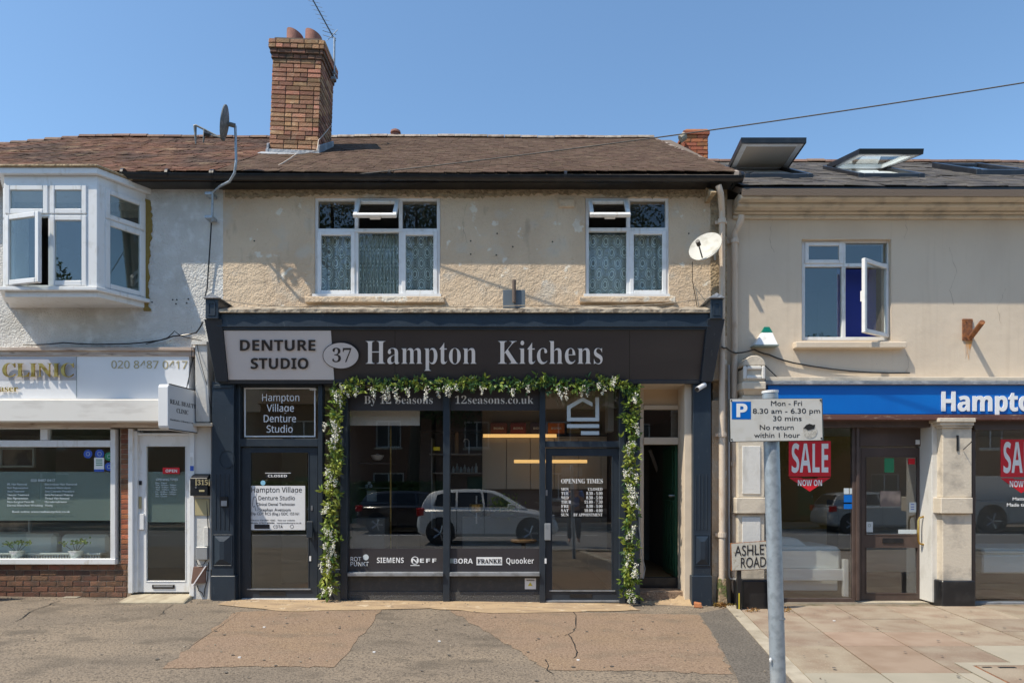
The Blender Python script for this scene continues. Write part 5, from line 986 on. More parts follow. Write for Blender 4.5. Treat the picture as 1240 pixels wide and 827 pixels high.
# projecting sign
PS = thing('projecting_sign', 'white rounded box sign reading Real Beauty Clinic projecting from the left shop', 'sign', (X(239),-.05,Z(515)))
x1 = X(239); x0 = x1-.135; ya, yb_ = -.70, -.05; za, zb_ = Z(519,-.7), Z(464.5,-.7)
m = MB(); m.prism([(ya+.04,za),(yb_,za),(yb_,zb_),(ya+.04,zb_),(ya+.012,zb_-.012),(ya,zb_-.04),(ya,za+.04),(ya+.012,za+.012)], lambda u, v, t: (t, u, v), x0, x1); m.build('light_box', M['sign_white'], PS, bevel=.006)
m = MB(); m.frame(0,1,0,1,0,1,.1) if 0 else None
for (u0,u1,v0,v1) in ((ya+.03,yb_,zb_-.004,zb_+.006),(ya+.03,yb_,za-.006,za+.004)): m = MB(); m.box(x1-.012, x1+.006, u0, u1, v0, v1); m.build('edge_trim', M['letter_dark'], PS)
def sidetext(s, f, y0, y1, zb0, h, off=0):
    vs, fs = tmesh(s, f, off); a = min(v[0] for v in vs); b = max(v[0] for v in vs); k = (y1-y0)/(b-a); m = MB(); m.add([(x1+.001+(.001 if v[2] > 0 else 0), y0+(v[0]-a)*k, zb0+v[1]*h/cap(f)) for v in vs], fs); m.build('lettering', M['letter_dark'], PS)
sidetext('REAL BEAUTY', 'serif', -.66, -.08, 2.60, .055); sidetext('CLINIC', 'serif', -.52, -.26, 2.50, .055); sidetext('Aesthetics | Beauty | Laser', 'b', -.66, -.09, 2.39, .02, .01)
m = MB(); m.tube([(x1-.06,-.04,zb_-.1),(x1-.06,.02,zb_-.1)], .02, 8); m.build('bracket', M['grey_pipe'], PS); m = MB(); m.tube([(x1-.03,-.25,zb_),(x1-.03,-.02,Z(417)+.02)], .006, 6); m.build('stay', M['black'], PS)
PS.rotation_euler = (0, 0, math.radians(-6)); PS.location.x += .02
# small boxes on the white pier
lb_ = thing('letter_box', 'black wall letter box with gold number 315 on the white pier', 'letter box', (X(245),-.03,Z(600))); m = MB(); m.prism([(-.03,Z(600)),(-.13,Z(600)),(-.13,Z(579)),(-.03,Z(573.5))], lambda u,v,t: (t,u,v), X(235.5), X(256)); m.build('casing', M['black'], lb_, bevel=.004)
text('315', 'serif', 239.3, 251.7, 587, 581, -.13, M['gold_print'], lb_, th=.002)
for (a,b,c,d) in ((236.8,238,579.8,588),(252.8,254,579.8,588)): m = MB(); m.r(a,b,c,d,-.134,-.13); m.build('gold_bracket', M['gold_print'], lb_)
m = MB(); m.r(241, 247.5, 593, 595.2, -.136, -.13); m.build('name_plate', M['gold_print'], lb_); m = MB(); m.tube([(X(237.5,-.13),-.14,Z(590,-.13)),(X(237.5,-.13),-.13,Z(590,-.13))], .012, 8); m.build('lock', M['steel'], lb_)
m = MB(); m.r(236, 253.5, 603.5, 624, -.045, -.03); tag(m.build('wooden_plaque', M['gold_print'], bevel=.004), 'square tan wooden plaque just under the black letter box', 'plaque')
m = MB(); m.r(237, 251, 662, 677.5, -.09, -.03); tag(m.build('junction_box', M['grey_pipe'], bevel=.006), 'grey plastic junction box on the white pier', 'junction box'); m = MB(); m.r(246.5, 252, 638, 661, -.06, -.03); tag(m.build('cable_trunking', M['white_paint'], bevel=.004), 'short white cable trunking above the grey junction box', 'trunking')
fl = thing('meter_flap', 'brown hinged meter flap standing ajar low on the white pier', 'flap', (X(243),-.03,Z(705))); m = MB(); m.hexa([(X(236),-.12,Z(705)),(X(250),-.05,Z(705)),(X(251),-.03,Z(705)),(X(237),-.10,Z(705)),(X(238),-.10,Z(685)),(X(251),-.05,Z(685)),(X(252),-.03,Z(685)),(X(239),-.08,Z(685))]); m.build('flap_leaf', pm('brown_flap', (.30,.17,.12), .6), fl, bevel=.003); m = MB(); m.hexa([(X(237),-.12,Z(708)),(X(238.4),-.12,Z(708)),(X(240.4),-.03,Z(708)),(X(239),-.03,Z(708)),(X(251),-.06,Z(684)),(X(252.4),-.06,Z(684)),(X(252.4),-.03,Z(684)),(X(251),-.03,Z(684))]); m.build('hinge_edge', M['grey_sign'], fl)
def cable(name, pts, r_, mat, label, cat='cable', n=6, sag=0, seg=1):
    P = [Vector(p) for p in pts]; out = []
    for a, b in zip(P, P[1:]):
        for k in range(seg): t = k/seg; q_ = a.lerp(b, t); q_.z -= sag*4*t*(1-t); out.append(q_)
    out.append(P[-1]); m = MB(); m.tube(out, r_, n); return tag(m.build(name, M[mat], smooth=True), label, cat)
cable('wall_cable', [(X(252),-.04,Z(606)),(X(254),-.05,Z(640)),(X(252),-.04,Z(676)),(X(249),-.06,Z(683)),(X(243),-.08,Z(683)),(X(240),-.06,Z(678))], .006, 'black', 'thin black cable looping out under the grey junction box')
cable('wall_cable', [(X(241),-.05,Z(708)),(X(243),-.06,Z(714)),(X(246),-.05,Z(716)),(X(249),-.05,Z(722)),(X(250),-.05,Z(712)),(X(253),-.04,Z(700)),(X(254),-.04,Z(680))], .006, 'black', 'black cable hanging from the brown flap down to the ground')
cable('drooping_wire', [(X(238,-.2),-.2,Z(416,-.2)),(X(244,-.2),-.22,Z(440,-.2)),(X(253,-.1),-.15,Z(470)),(X(257,-.1),-.1,Z(506))], .004, 'black', 'slack black wire drooping across the white pier console beside the navy console')
cable('drooping_wire', [(X(233,-.2),-.2,Z(414,-.2)),(X(231,-.25),-.25,Z(440,-.25)),(X(230,-.2),-.25,Z(466,-.2))], .005, 'black', 'black wire dropping from the pier cap to the projecting sign')
cable('facade_cable', [(X(30),-.03,Z(418)),(X(80),-.05,Z(416)),(X(140),-.04,Z(417.5)),(X(190),-.05,Z(414)),(X(212),-.05,Z(408)),(X(240),-.06,Z(404)),(X(250),-.1,Z(392))], .009, 'black', 'black cable sagging along the white wall just over the clinic sign', sag=.01, seg=3)
cable('facade_cable', [(X(178),-.03,Z(417)),(X(205),-.05,Z(410)),(X(214),-.06,Z(402)),(X(222),-.05,Z(408)),(X(248),-.08,Z(414))], .006, 'black', 'thin second cable crossing over the first near the navy console', sag=.005, seg=3)
# ------------------------------------------------------------------ bed shop frontage (right)
YS = YR
def rz_(py, y=YS): return Z(py, y)
m = MB(); m.r(927, 1420, 456.5, 461, -.10, .16); m.build('sign_capping', M['stone_paint'], B3, bevel=.006); m = MB(); m.r(926, 1420, 461, 465.5, -.125, .16); m.build('sign_cornice', M['lead'], B3, bevel=.006)
m = MB(); m.r(930, 1415, 466, 501.5, -.08, .14); bs = m.build('blue_sign', M['blue'], B3, bevel=.004, label='blue shop sign with white bold lettering'); m = MB(); m.r(928, 1415, 465.4, 466.2, -.095, .1); m.build('sign_rail', M['brown_trim'], bs)
text('Hampton', 'sansb', 1139.5, 1266, 497.5, 474.5, -.08, M['vinyl'], bs, off=.012, th=.012)
m = MB(); m.r(928, 1415, 502, 508, -.13, .2); m.build('maroon_trim', M['brown_trim'], B3, bevel=.004)
m = MB(); m.r(926, 1128, 508.2, 517, .05, .3); m.build('brown_header', M['brown_frame'], B3); m = MB(); m.r(1180, 1420, 508.2, 520, .05, .3); m.build('brown_header', M['brown_frame'], B3)
def rpil(px0, px1, label, low=735):
    y = -.10; p = MB().r(px0, px1, 518 if px0 > 1000 else 490, 602, y, YS+.1).build('pilaster', M['stone_paint'], B3, bevel=.008, label=label)
    MB().r(px0, px1, 622, 703, y, YS+.1).build('pilaster_shaft', M['stone_paint'], p, bevel=.008)
    MB().r(px0-2, px1+1.5, 602.2, 621.8, y-.05, YS+.1).build('mid_block', M['stone_paint'], p, bevel=.01)
    m = MB(); m.box(X(px0-1,y-.05), X(px1+4,y-.05), y-.06, YS+.1, gz(5)-.02, Z(703,y-.05)); m.build('black_plinth', M['black'], p, bevel=.012)
    return p
p2 = rpil(1141.5, 1177, 'right cream shopfront pilaster')
for k, (a, b, c, d) in enumerate(((1137,1182,506,511),(1139,1180,511,515),(1141,1178,515,518))): MB().r(a, b, c, d, -.17+.02*k, YS+.1).build('capital_moulding', M['stone_paint'], p2, bevel=.008)
p1 = rpil(893.5, 926, 'left cream shopfront pilaster with scroll console')
for (c, d) in ((540,598),(626,658)):
    MB().r(899, 921, c, d, -.112, -.09).build('raised_panel', M['white_paint'], p1, bevel=.004)
# scroll console of the left pilaster
m = MB(); m.r(899, 927, 479, 490, -.16, .2); m.build('console_block', M['stone_paint'], p1, bevel=.01); m = MB(); m.r(899, 928, 462, 471.5, -.22, .2); m.build('console_moulding', M['stone_paint'], p1, bevel=.012)
m = MB(); m.hexa([(X(901,-.12),-.14,Z(479,-.12)),(X(926,-.12),-.14,Z(479,-.12)),(X(926,-.12),.2,Z(479,-.12)),(X(901,-.12),.2,Z(479,-.12)),(X(900,-.2),-.20,Z(471.5,-.2)),(X(927,-.2),-.20,Z(471.5,-.2)),(X(927,-.2),.2,Z(471.5,-.2)),(X(900,-.2),.2,Z(471.5,-.2))]); m.build('console_neck', M['stone_paint'], p1)
m = MB(); m.r(901, 926, 446, 462, -.20, .2); m.build('console_panel', M['stone_paint'], p1, bevel=.008); m = MB(); m.frame(X(900,-.22), X(927,-.22), Z(459,-.22), Z(443,-.22), -.225, -.2, .05); m.build('panel_moulding', M['white_paint'], p1, bevel=.012)
m = MB(); cx_, cy_ = X(913.5,-.2), Z(443,-.2); m.prism([(cx_+.15*math.cos(t), cy_+.14*math.sin(t)) for t in [math.pi*i/12 for i in range(13)]], fnn, -.21, .15); m.build('console_arch', M['stone_paint'], p1, bevel=.01)
m = MB(); m.box(2.93, X(893,YS), YS, YS+.2, gz(3)-.05, 2.56); m.build('corner_wall', M['smooth_cream'], B3)
# white reveal beside door, glazing
m = MB(); m.r(1128.5, 1141, 508, 729, .02, .4); m.build('white_reveal', M['white_paint'], B3, bevel=.004)
gy = .16
RW1 = MB().r(926, 1036, 724.5, 729.5, gy-.02, gy+.08).build('bed_shop_window', M['brown_frame'], B3, bevel=.003, label='bed shop window left of the door with red sale sticker')
barsp([(1032.5,1037.5,515,724.5,gy-.02,gy+.05),(1037.7,1041,508,727,gy-.05,gy+.08)], 'brown_frame', RW1, 'frame_bar'); MB().r(926, 1034, 515, 724.5, gy, gy+.006).build('pane', M['glass_shop'], RW1)
RW2 = MB().r(1179.5, 1420, 729, 735, gy-.06, gy+.08).build('bed_shop_window', M['sill'], B3, bevel=.003, label='bed shop window at the right edge with red sale sticker')
barsp([(1177,1181.5,519,729,gy-.04,gy+.05)], 'brown_frame', RW2, 'frame_bar'); MB().r(1181.5, 1420, 520, 729, gy, gy+.006).build('pane', M['glass_shop'], RW2)
MB().r(926, 1178, 729.5, 731.5, gy-.05, gy+.12).build('shop_threshold', M['kerb'], B3)
yd2 = .30
m = MB(); m.r(1041.2, 1122, 512, 540, yd2-.02, yd2+.05); m.build('door_header', M['brown_frame'], B3); m = MB(); m.r(1109, 1114, 532.5, 538, yd2-.03, yd2-.02); m.build('header_sticker', M['sign_white'], B3)
bd_ = leafdoor(B3, 1043, 1119.5, 542, 727.5, (1048,1112,552.5,648), yd2, 'brown_frame', 'glass_shop', label='brown aluminium door of the bed shop with gold pull handle')
# the lower glass sits in a second opening drawn in front of the solid bottom: rebuild leaf bottom
barsp([(1119.8,1128,540,728,yd2-.05,yd2+.08),(1037.5,1042.8,540,728,yd2-.05,yd2+.08)], 'brown_frame', B3, 'door_frame')
bd_me = bd_.data
y = yd2; a,b = X(1048,y),X(1112,y); x0,x1,z0,z1 = X(1043,y),X(1119.5,y),Z(727.5,y),Z(542,y); m = MB()
for q_ in ((x0,a,z0,z1),(b,x1,z0,z1),(a,b,z0,Z(719,y)),(a,b,Z(662,y),Z(648,y)),(a,b,Z(552.5,y),z1)): m.box(q_[0],q_[1],y,y+.05,q_[2],q_[3])
nm_ = m.mesh('door', W[B3.name]); nm_.materials.append(M['brown_frame']); bd_.data = nm_
m = MB(); m.r(1048, 1112, 662, 719, y+.02, y+.026); m.build('pane', M['glass_shop'], bd_); m = MB(); m.frame(a, b, Z(719,y), Z(662,y), y-.006, y+.03, .012); m.build('glazing_bead', M['brown_frame'], bd_)
m = MB(); m.r(1069, 1094, 651.5, 657.5, y-.012, y); m.build('letterbox', M['black'], bd_, bevel=.003)
yy = y-.09; m = MB(); m.tube([(X(1118,y),y,Z(660,y)),(X(1118,yy),yy,Z(659,yy)),(X(1113.5,yy),yy,Z(658,yy)),(X(1112,yy),yy,Z(654,yy)),(X(1112,yy),yy,Z(630,yy)),(X(1113.5,yy),yy,Z(626.5,yy)),(X(1118,yy),yy,Z(625.5,yy)),(X(1118,y),y,Z(625,y))], .014, 8); m.build('pull_handle', M['gold'], bd_, smooth=True)
for py, mt in ((598,'steel'),(677,'steel')): m = MB(); c = (X(1116,y), y, Z(py,y)); m.tube([(c[0],y-.015,c[2]),(c[0],y,c[2])], .018, 10); m.build('lock', M[mt], bd_)
for (a_,b_,c_,d_,col) in ((1071,1082.5,554.5,572,gr_m),(1100,1108,555,562,M['red']),(1066,1090.5,594.5,613,M['image']),(1048.5,1057,631.5,644,M['pale_vinyl']),(1101,1109.5,608,620,M['pale_vinyl']),(1088,1110,641,646,M['pale_vinyl'])): m = MB(); m.r(a_,b_,c_,d_,y+.014,y+.018); m.build('sticker', col, bd_)
for k in range(3): m = MB(); m.r(1103, 1107, 610+k*3, 611+k*3, y+.012, y+.014); m.build('sticker_print', bl_m, bd_)
dot(1052.8, 636, .022, y+.013, M['frost'], bd_, 'sticker_print', inner=.015, th=.001)
for (a_,b_,c_,d_,col) in ((1022,1028,591,598,M['pale_vinyl']),(1029,1034,591,598,M['pale_vinyl']),(1022,1034,599,608,M['blue']),(1022,1033,610,616,M['blue'])): m = MB(); m.r(a_,b_,c_,d_,gy-.003,gy); m.build('sticker', col, RW1)
def sale(pw, px0, px1, py0, py1, full=True):
    y = gy-.002; m = MB(); w_ = px1-px0; q = lambda a, b: (X(a,y), Z(b,y))
    m.prism([q(px0,py0),q(px1,py0),q(px1,py0+.70*(py1-py0)),q(px0,py0+.70*(py1-py0))], fnn, y-.002, y); m.build('sale_sticker', M['red'], pw)
    s_ = py0+.72*(py1-py0); m = MB(); m.prism([q(px0,s_),q(px0+.3*w_,s_),q(px0+.33*w_,s_+1.5),q(px0+.66*w_,s_+1.5),q(px0+.7*w_,s_),q(px1,s_),q((px0+px1)/2,py1)], fnn, y-.002, y); m.build('sale_arrow', M['red'], pw)
    text('SALE', 'sansb', px0+.07*w_, px1-.06*w_, py0+.62*(py1-py0), py0+.05*(py1-py0), y-.002, M['vinyl'], pw, th=.001, lift=.001)
    text('NOW ON', 'sansb', px0+.22*w_, px1-.21*w_, s_+.165*(py1-py0), s_+.05*(py1-py0), y-.002, M['vinyl'], pw, th=.001, lift=.001)
sale(RW1, 955, 1006, 534, 595); sale(RW2, 1211.5, 1262, 532, 597)
text('Mattresses', 'b', 1226, 1256, 605.5, 602, gy, M['vinyl'], RW2, th=.001, off=.012); text('Made to Measure', 'b', 1219, 1268, 613, 609, gy, M['vinyl'], RW2, th=.001, off=.012)
room(B3, X(926,gy)+.02, 10.0, gy+.25, 3.7, -.06, 2.5, 'room_light'); m = MB(); m.r(940, 1030, 520, 640, 3.55, 3.6); m.build('mustard_wall_panel', M['yellow_wall'], B3)
def bed(px0, px1, pyt, pyb, y, d, label, head=None):
    o = ithing('single_bed', label, 'bed', (px0+px1)/2, pyb, y); x0, x1, z0, z1 = X(px0,y), X(px1,y), Z(pyb,y), Z(pyt,y); h = z1-z0
    m = MB(); m.box(x0, x1-.06, y+.04, y+d, z0+.48*h, z1); m.build('mattress', M['sheet'], o, bevel=.06)
    m = MB(); m.box(x0, x1-.04, y, y+.03, z0+.32*h, z0+.56*h); m.build('side_rail', M['ceramic'], o, bevel=.006); m = MB(); m.box(x0, x1-.1, y+.1, y+d-.1, z0+.1*h, z0+.3*h); m.build('drawer', M['ceramic'], o, bevel=.006)
    for xx in (x0, x1-.07): m = MB(); m.box(xx, xx+.07, y-.02, y+.05, z0, z0+.75*h); m.build('leg', M['ceramic'], o, bevel=.006)
    m = MB(); m.hexa([(x0+.05,y+.15,z1-.01),(x0+.55,y+.15,z1-.01),(x0+.55,y+d-.15,z1-.01),(x0+.05,y+d-.15,z1-.01),(x0+.1,y+.25,z1+.14),(x0+.45,y+.25,z1+.10),(x0+.45,y+d-.25,z1+.10),(x0+.1,y+d-.25,z1+.14)]); m.build('pillow', M['sheet'], o, bevel=.03)
bed(938, 1027, 662, 722, .42, 1.0, 'white single bed with pale mattress inside the left bed shop window')
o = ithing('quilted_mattress', 'pale quilted divan mattress at the right edge inside the bed shop window', 'mattress', 1220, 694, .9); m = MB(); m.r(1190, 1340, 672, 694, .9, 1.9); m.build('divan_base', M['sheet'], o, bevel=.02); m = MB(); m.r(1190, 1340, 664, 671.8, .9, 1.9); m.build('quilted_top', M['sheet'], o, bevel=.03)
crate('dark_cabinet', 1015, 1036, 606, 668, 1.6, .4, M['black'], 'dark cabinet standing behind the bed in the left bed shop window', 'cabinet')
br = thing('iron_bracket', 'small black iron bracket on the right shopfront pilaster', 'bracket', (X(1160),-.1,Z(545))); m = MB(); m.r(1159, 1161, 527, 546, -.115, -.1); m.build('back_plate', M['black'], br); m = MB(); m.tube([(X(1160),-.11,Z(545)),(X(1174,-.3),-.36,Z(534,-.3))], .006, 6); m.build('arm', M['black'], br)
# alarm box, rusty pipe bracket
al = thing('alarm_box', 'white wedge alarm box with green top on the cream wall right of the downpipes', 'alarm', (X(927,YS),YS,Z(420,YS)))
y0_, y1_ = YS-.14, YS; zt_, zb2 = Z(397,YS-.05), Z(418,YS-.1); xl, xr, xm = X(912.5,YS-.1), X(941,YS-.1), X(928,YS)
m = MB(); m.hexa([(xl,y0_,zb2),(xr,y0_,zb2),(xr+.0,y1_,zb2),(xl+.0,y1_,zb2),(xm-.07,y0_+.1,zt_-.06),(xm+.07,y0_+.1,zt_-.06),(xm+.08,y1_,zt_-.06),(xm-.08,y1_,zt_-.06)]); m.build('casing', M['upvc'], al, bevel=.006)
m = MB(); m.hexa([(xm-.07,y0_+.098,zt_-.058),(xm+.07,y0_+.098,zt_-.058),(xm+.08,y1_,zt_-.058),(xm-.08,y1_,zt_-.058),(xm-.035,y1_-.02,zt_+.02),(xm+.035,y1_-.02,zt_+.02),(xm+.035,y1_,zt_+.02),(xm-.035,y1_,zt_+.02)]); m.build('green_strobe', pm('green_plastic', (.0,.16,.11), .3), al)
m = MB(); m.box(xl-.01, xr+.01, y0_-.01, y1_, zb2-.02, zb2+.0); m.build('base_lip', M['frost'], al, bevel=.003)
rp = thing('rusty_bracket', 'rusty iron wall plate with pipe stub and a rust stain below on the right wall', 'bracket', (X(1171,YS),YS,Z(410,YS))); m = MB(); m.r(1166, 1178, 386, 412, YS-.02, YS); m.build('wall_plate', M['rust'], rp, bevel=.003)
m = MB(); m.tube([(X(1175,YS),YS-.02,Z(408,YS)),(X(1187,YS-.3),YS-.34,Z(391,YS-.3))], .035, 12); m.build('pipe_stub', M['rust'], rp, smooth=True)
m = MB(); r = random.Random(4); m.prism([(X(1167,YS),Z(412,YS)),(X(1168,YS),Z(424,YS)),(X(1169,YS),Z(434,YS)),(X(1171,YS),Z(427,YS)),(X(1173,YS),Z(436,YS)),(X(1175,YS),Z(422,YS)),(X(1178,YS),Z(412,YS))], fnn, YS-.003, YS); m.build('rust_streak', M['rust_stain'], rp)
for (a_, b_) in ((1168,389),(1176,389),(1168,409)): m = MB(); m.tube([(X(a_,YS),YS-.03,Z(b_,YS)),(X(a_,YS),YS-.02,Z(b_,YS))], .008, 6); m.build('bolt', M['rust'], rp)
# ------------------------------------------------------------------ downpipes between the buildings
def pipe(name, pts, r_, label, mat='pipe', col=()):
    o = MB(); o.tube(pts, r_, 12); o = o.build(name, M[mat], smooth=True); o = tag(o, label, 'pipe')
    for z_, x_, y_ in col:
        m = MB(); m.tube([(x_,y_,z_-.03),(x_,y_,z_+.03)], r_*1.3, 12); m.box(x_-r_*1.9, x_+r_*1.9, y_+r_*.8, y_+r_*1.3, z_-.02, z_+.02); m.build('collar', M[mat], o, smooth=False)
    return o
xa = X(874,-.08); pipe('downpipe', [(X(868,-.2),-.27,5.52),(X(871,-.2),-.26,5.42),(xa,-.09,5.25),(xa,-.09,3.5),(xa,-.09,.25)], .042, 'cream downpipe from the black gutter beside the right navy pilaster', col=((5.12,xa,-.09),(2.25,xa,-.09),(.9,xa,-.09)))
xb = X(891,-.02); pipe('downpipe', [(X(897,-.05),-.08,5.20),(X(896,-.05),-.08,5.13),(xb,.04,5.0),(xb,.04,3),(xb,.04,.16),(xb+.03,-.02,.06),(xb+.05,-.08,.02)], .045, 'cream downpipe ending in an open shoe beside the cream shop pilaster', col=((4.9,xb,.04),(1.86,xb,.04),(.55,xb,.04)))
xc = X(882.5,-.02); pipe('thin_conduit', [(xc,-.02,3.2),(xc,-.02,.33),(xc+.02,-.03,.30),(xb+.02,-.03,.29)], .016, 'thin grey waste pipe running down between the two cream downpipes', 'grey_pipe')
m = MB(); m.hexa([(xa-.06,-.14,-.04),(xa+.07,-.14,-.04),(xa+.07,0,-.04),(xa-.06,0,-.04),(xa-.045,-.13,.32),(xa+.05,-.13,.32),(xa+.05,0,.34),(xa-.045,0,.34)]); pf = m.build('pipe_footing', pm('mossy_cement', (.33,.24,.15), .95, var=[((.10,.12,.04), 12., .5, .6, 4)], bump=[('n', 30., .02)]), bevel=.015); tag(pf, 'mossy cement haunch round the foot of the left downpipe', 'footing')
m = MB(); m.tube([(xb+.05,-.12,.02),(xb+.05,-.085,.02)], .052, 14); m2 = m.build('pipe_shoe', M['stone_paint'], smooth=True); tag(m2, 'open round outlet at the foot of the right downpipe', 'outlet'); m = MB(); m.tube([(xb+.05,-.123,.02),(xb+.05,-.119,.02)], .038, 14); m.build('outlet_hole', M['rubber'], m2)
cable('facade_cable', [(X(872,-.1),-.16,Z(421,-.1)),(X(878,-.1),-.15,Z(424)),(X(890,0),-.02,Z(428)),(X(912,YS),.08,Z(424,YS)),(X(930,YS),.09,Z(430,YS)),(X(960,YS),.09,Z(440,YS)),(X(1030,YS),.09,Z(450,YS)),(X(1100,YS),.09,Z(452,YS))], .011, 'black', 'black cable looping from the downpipes over the stone scroll to the blue sign', sag=.01, seg=3)
cable('facade_cable', [(X(893,YS),.06,Z(480,YS)),(X(893,YS),.06,Z(446,YS)),(X(899,YS),.07,Z(436,YS)),(X(912,YS),.08,Z(430,YS)),(X(930,YS),.08,Z(448,YS)),(X(940,YS),.07,Z(458,YS))], .007, 'black', 'thin black cable arching over the stone scroll console')
# cctv
cc = thing('security_camera', 'white bullet security camera at the top of the right navy pilaster', 'camera', (X(845),-.13,Z(470))); m = MB(); c0, c1 = Vector((X(853,-.2),-.20,Z(466,-.2))), Vector((X(844,-.33),-.34,Z(471.5,-.33))); m.tube([c0, c1], .033, 14); m.build('body', M['sign_white'], cc, smooth=True)
m = MB(); m.tube([c1, c1+(c1-c0)*.04], .028, 14); m.build('lens', M['black'], cc); m = MB(); m.tube([c0, (X(850),-.13,Z(466))], .014, 8); m.build('mount', M['sign_white'], cc)
# plate and stub on the ledge
vp = thing('ledge_vent', 'blue grey plate with rusty pipe stub standing on the ledge between the upper windows', 'vent', (X(622),-.1,Z(372))); m = MB(); m.r(609, 636, 351, 373, -.16, -.12); m.build('plate', pm('blue_grey_plate', (.10,.13,.16), .6), vp, bevel=.004); m = MB(); m.tube([(X(622.5,-.2),-.19,Z(366,-.2)),(X(622.5,-.2),-.19,Z(339,-.2))], .026, 12); m.build('pipe_stub', pm('brown_grey_pipe', (.12,.09,.075), .8), vp, smooth=True)
m = MB(); m.r(676, 696, 240.5, 251, -.03, .01); tag(m.build('air_brick', M['cream'], bevel=.015), 'small painted-over vent cover on the cream wall between the upper windows', 'vent')
r = random.Random(12)
for k, (px, py) in enumerate(((308,292),(602,283),(601,309),(669,293),(570,292),(570,308),(834,283),(621,299))): m = MB(); m.tube([(X(px),-.004,Z(py)),(X(px),.003,Z(py))], .011, 7); m.build('wall_plug_hole', M['rubber'], B2)
for k, (px, py) in enumerate(((209,363),(214,363),(228,362),(226,367),(184,366),(213,368))): m = MB(); m.tube([(X(px),-.0,Z(py)),(X(px),.008,Z(py))], .011, 7); m.build('wall_plug_hole', M['rubber'], B1)
cable('loose_wire', [(X(585),-.3,Z(372)),(X(587),-.28,Z(353)),(X(590),-.27,Z(358)),(X(592),-.3,Z(372))], .003, 'stone_ledge', 'thin wire hoop standing on the ledge left of the vent plate')
cable('ledge_cable', [(X(262,-.3),-.42,Z(363,-.3)),(X(300,-.3),-.44,Z(371,-.3)),(X(350,-.4),-.46,Z(373,-.4)),(X(450,-.4),-.46,Z(372.5,-.4)),(X(560,-.4),-.46,Z(373,-.4)),(X(640,-.4),-.45,Z(371,-.4)),(X(740,-.4),-.45,Z(372,-.4)),(X(800,-.4),-.43,Z(369,-.4)),(X(870,-.3),-.35,Z(361,-.3))], .006, 'stone_ledge', 'pale cable lying along the stone ledge above the navy cornice', seg=2, sag=.004)
# ------------------------------------------------------------------ dishes, aerial, overhead wire
def dish(c, nrm, r_, mat, name, label, arm, mast=None, n=28):
    c = Vector(c); nrm = Vector(nrm).normalized(); u = nrm.cross(Vector((0,0,1))).normalized(); v = u.cross(nrm).normalized(); o = thing(name, label, 'satellite dish', c); m = MB(); vs = []
    for side in (0, 1):
        for k in range(1, 6):
            q_ = r_*k/5
            for i in range(n): t = 2*math.pi*i/n; vs.append(c + (u*math.cos(t)*.92+v*math.sin(t))*q_ + nrm*(.18*r_*(k/5)**2 - side*.012))
    fs = []
    for side in (0, 1):
        o_ = side*5*n
        fs += [(o_+k*n+i, o_+k*n+(i+1) % n, o_+(k+1)*n+(i+1) % n, o_+(k+1)*n+i) for k in range(4) for i in range(n)]; fs.append(tuple(o_+i for i in range(n)))
    fs += [(4*n+i, 4*n+(i+1) % n, 9*n+(i+1) % n, 9*n+i) for i in range(n)]; m.add(vs, fs); m.build('reflector', M[mat], o, smooth=True)
    e = c + Vector(arm); m = MB(); m.tube([c - v*r_*.9 + nrm*.05, e], .010, 8); m.build('arm', M['dish_dark'], o); m = MB(); m.tube([e - nrm*.05, e+nrm*.02], .028, 10); m.build('receiver', M['black'], o, smooth=True)
    m = MB(); b_ = c - nrm*.10; m.tube([c, b_], .03, 8); m.build('back_bracket', M['dish_dark'], o)
    if mast: m = MB(); m.tube([b_]+[Vector(p) for p in mast], .016, 10); m.build('mast', M['galv'], o, smooth=True)
    return o
dish((X(855,-.32),-.32,Z(301,-.32)), (-.55,-.80,.52), .235, 'dish', 'satellite_dish', 'pale satellite dish on the cream wall right of the two-light window', (-.17,-.23,-.0), [(X(862),-.12,Z(303)),(X(866),-.0,Z(315))])
cable('dish_cable', [(X(836,-.1),-.2,Z(323)),(X(838,-.02),-.03,Z(340)),(X(844,-.02),-.03,Z(372))], .005, 'black', 'thin cable hanging from the wall dish to the ledge')
yD = -.50
d1 = dish((X(275,yD),yD,Z(150,yD)), (-.96,-.22,.16), .22, 'dish_dark', 'satellite_dish', 'dark weathered satellite dish seen edge-on above the gutter left of the chimney', (-.25,-.05,-.16), [(X(284,yD),yD+.03,Z(158,yD)),(X(286,yD),yD,Z(195,yD)),(X(284,yD),yD,Z(210,yD)),(X(276,yD),yD+.05,Z(218,yD)),(X(264,-.3),-.25,Z(224,-.3)),(X(258,-.15),-.16,Z(234,-.15)),(X(257,-.12),-.12,Z(268,-.12))])
m = MB(); p0 = Vector((X(272,yD),yD,Z(170,yD))); m.tube([p0, (X(248,yD),yD-.02,Z(158,yD)), (X(238,yD),yD-.02,Z(153,yD)), (X(235.5,yD),yD-.02,Z(154,yD))], .013, 8); m.build('feed_arm', M['dish_dark'], d1); 
for a_, b_ in (((237,154),(238,176)),((249,159),(247,174))): m = MB(); m.tube([(X(a_[0],yD),yD-.02,Z(a_[1],yD)),(X(b_[0],yD),yD-.02,Z(b_[1],yD))], [.022,.008], 8); m.build('feed_horn', M['dish_dark'], d1)
for py in (240, 268): m = MB(); m.box(X(254), X(263), -.16, .0, Z(py)-.02, Z(py)+.02); m.build('wall_clamp', M['galv'], d1, bevel=.004)
cable('dish_cable', [(X(256,-.1),-.1,Z(270,-.1)),(X(254,-.03),-.04,Z(310)),(X(252),-.03,Z(350)),(X(250,-.2),-.25,Z(362,-.2))], .009, 'black', 'black cable running down the party line under the roof dish mast')
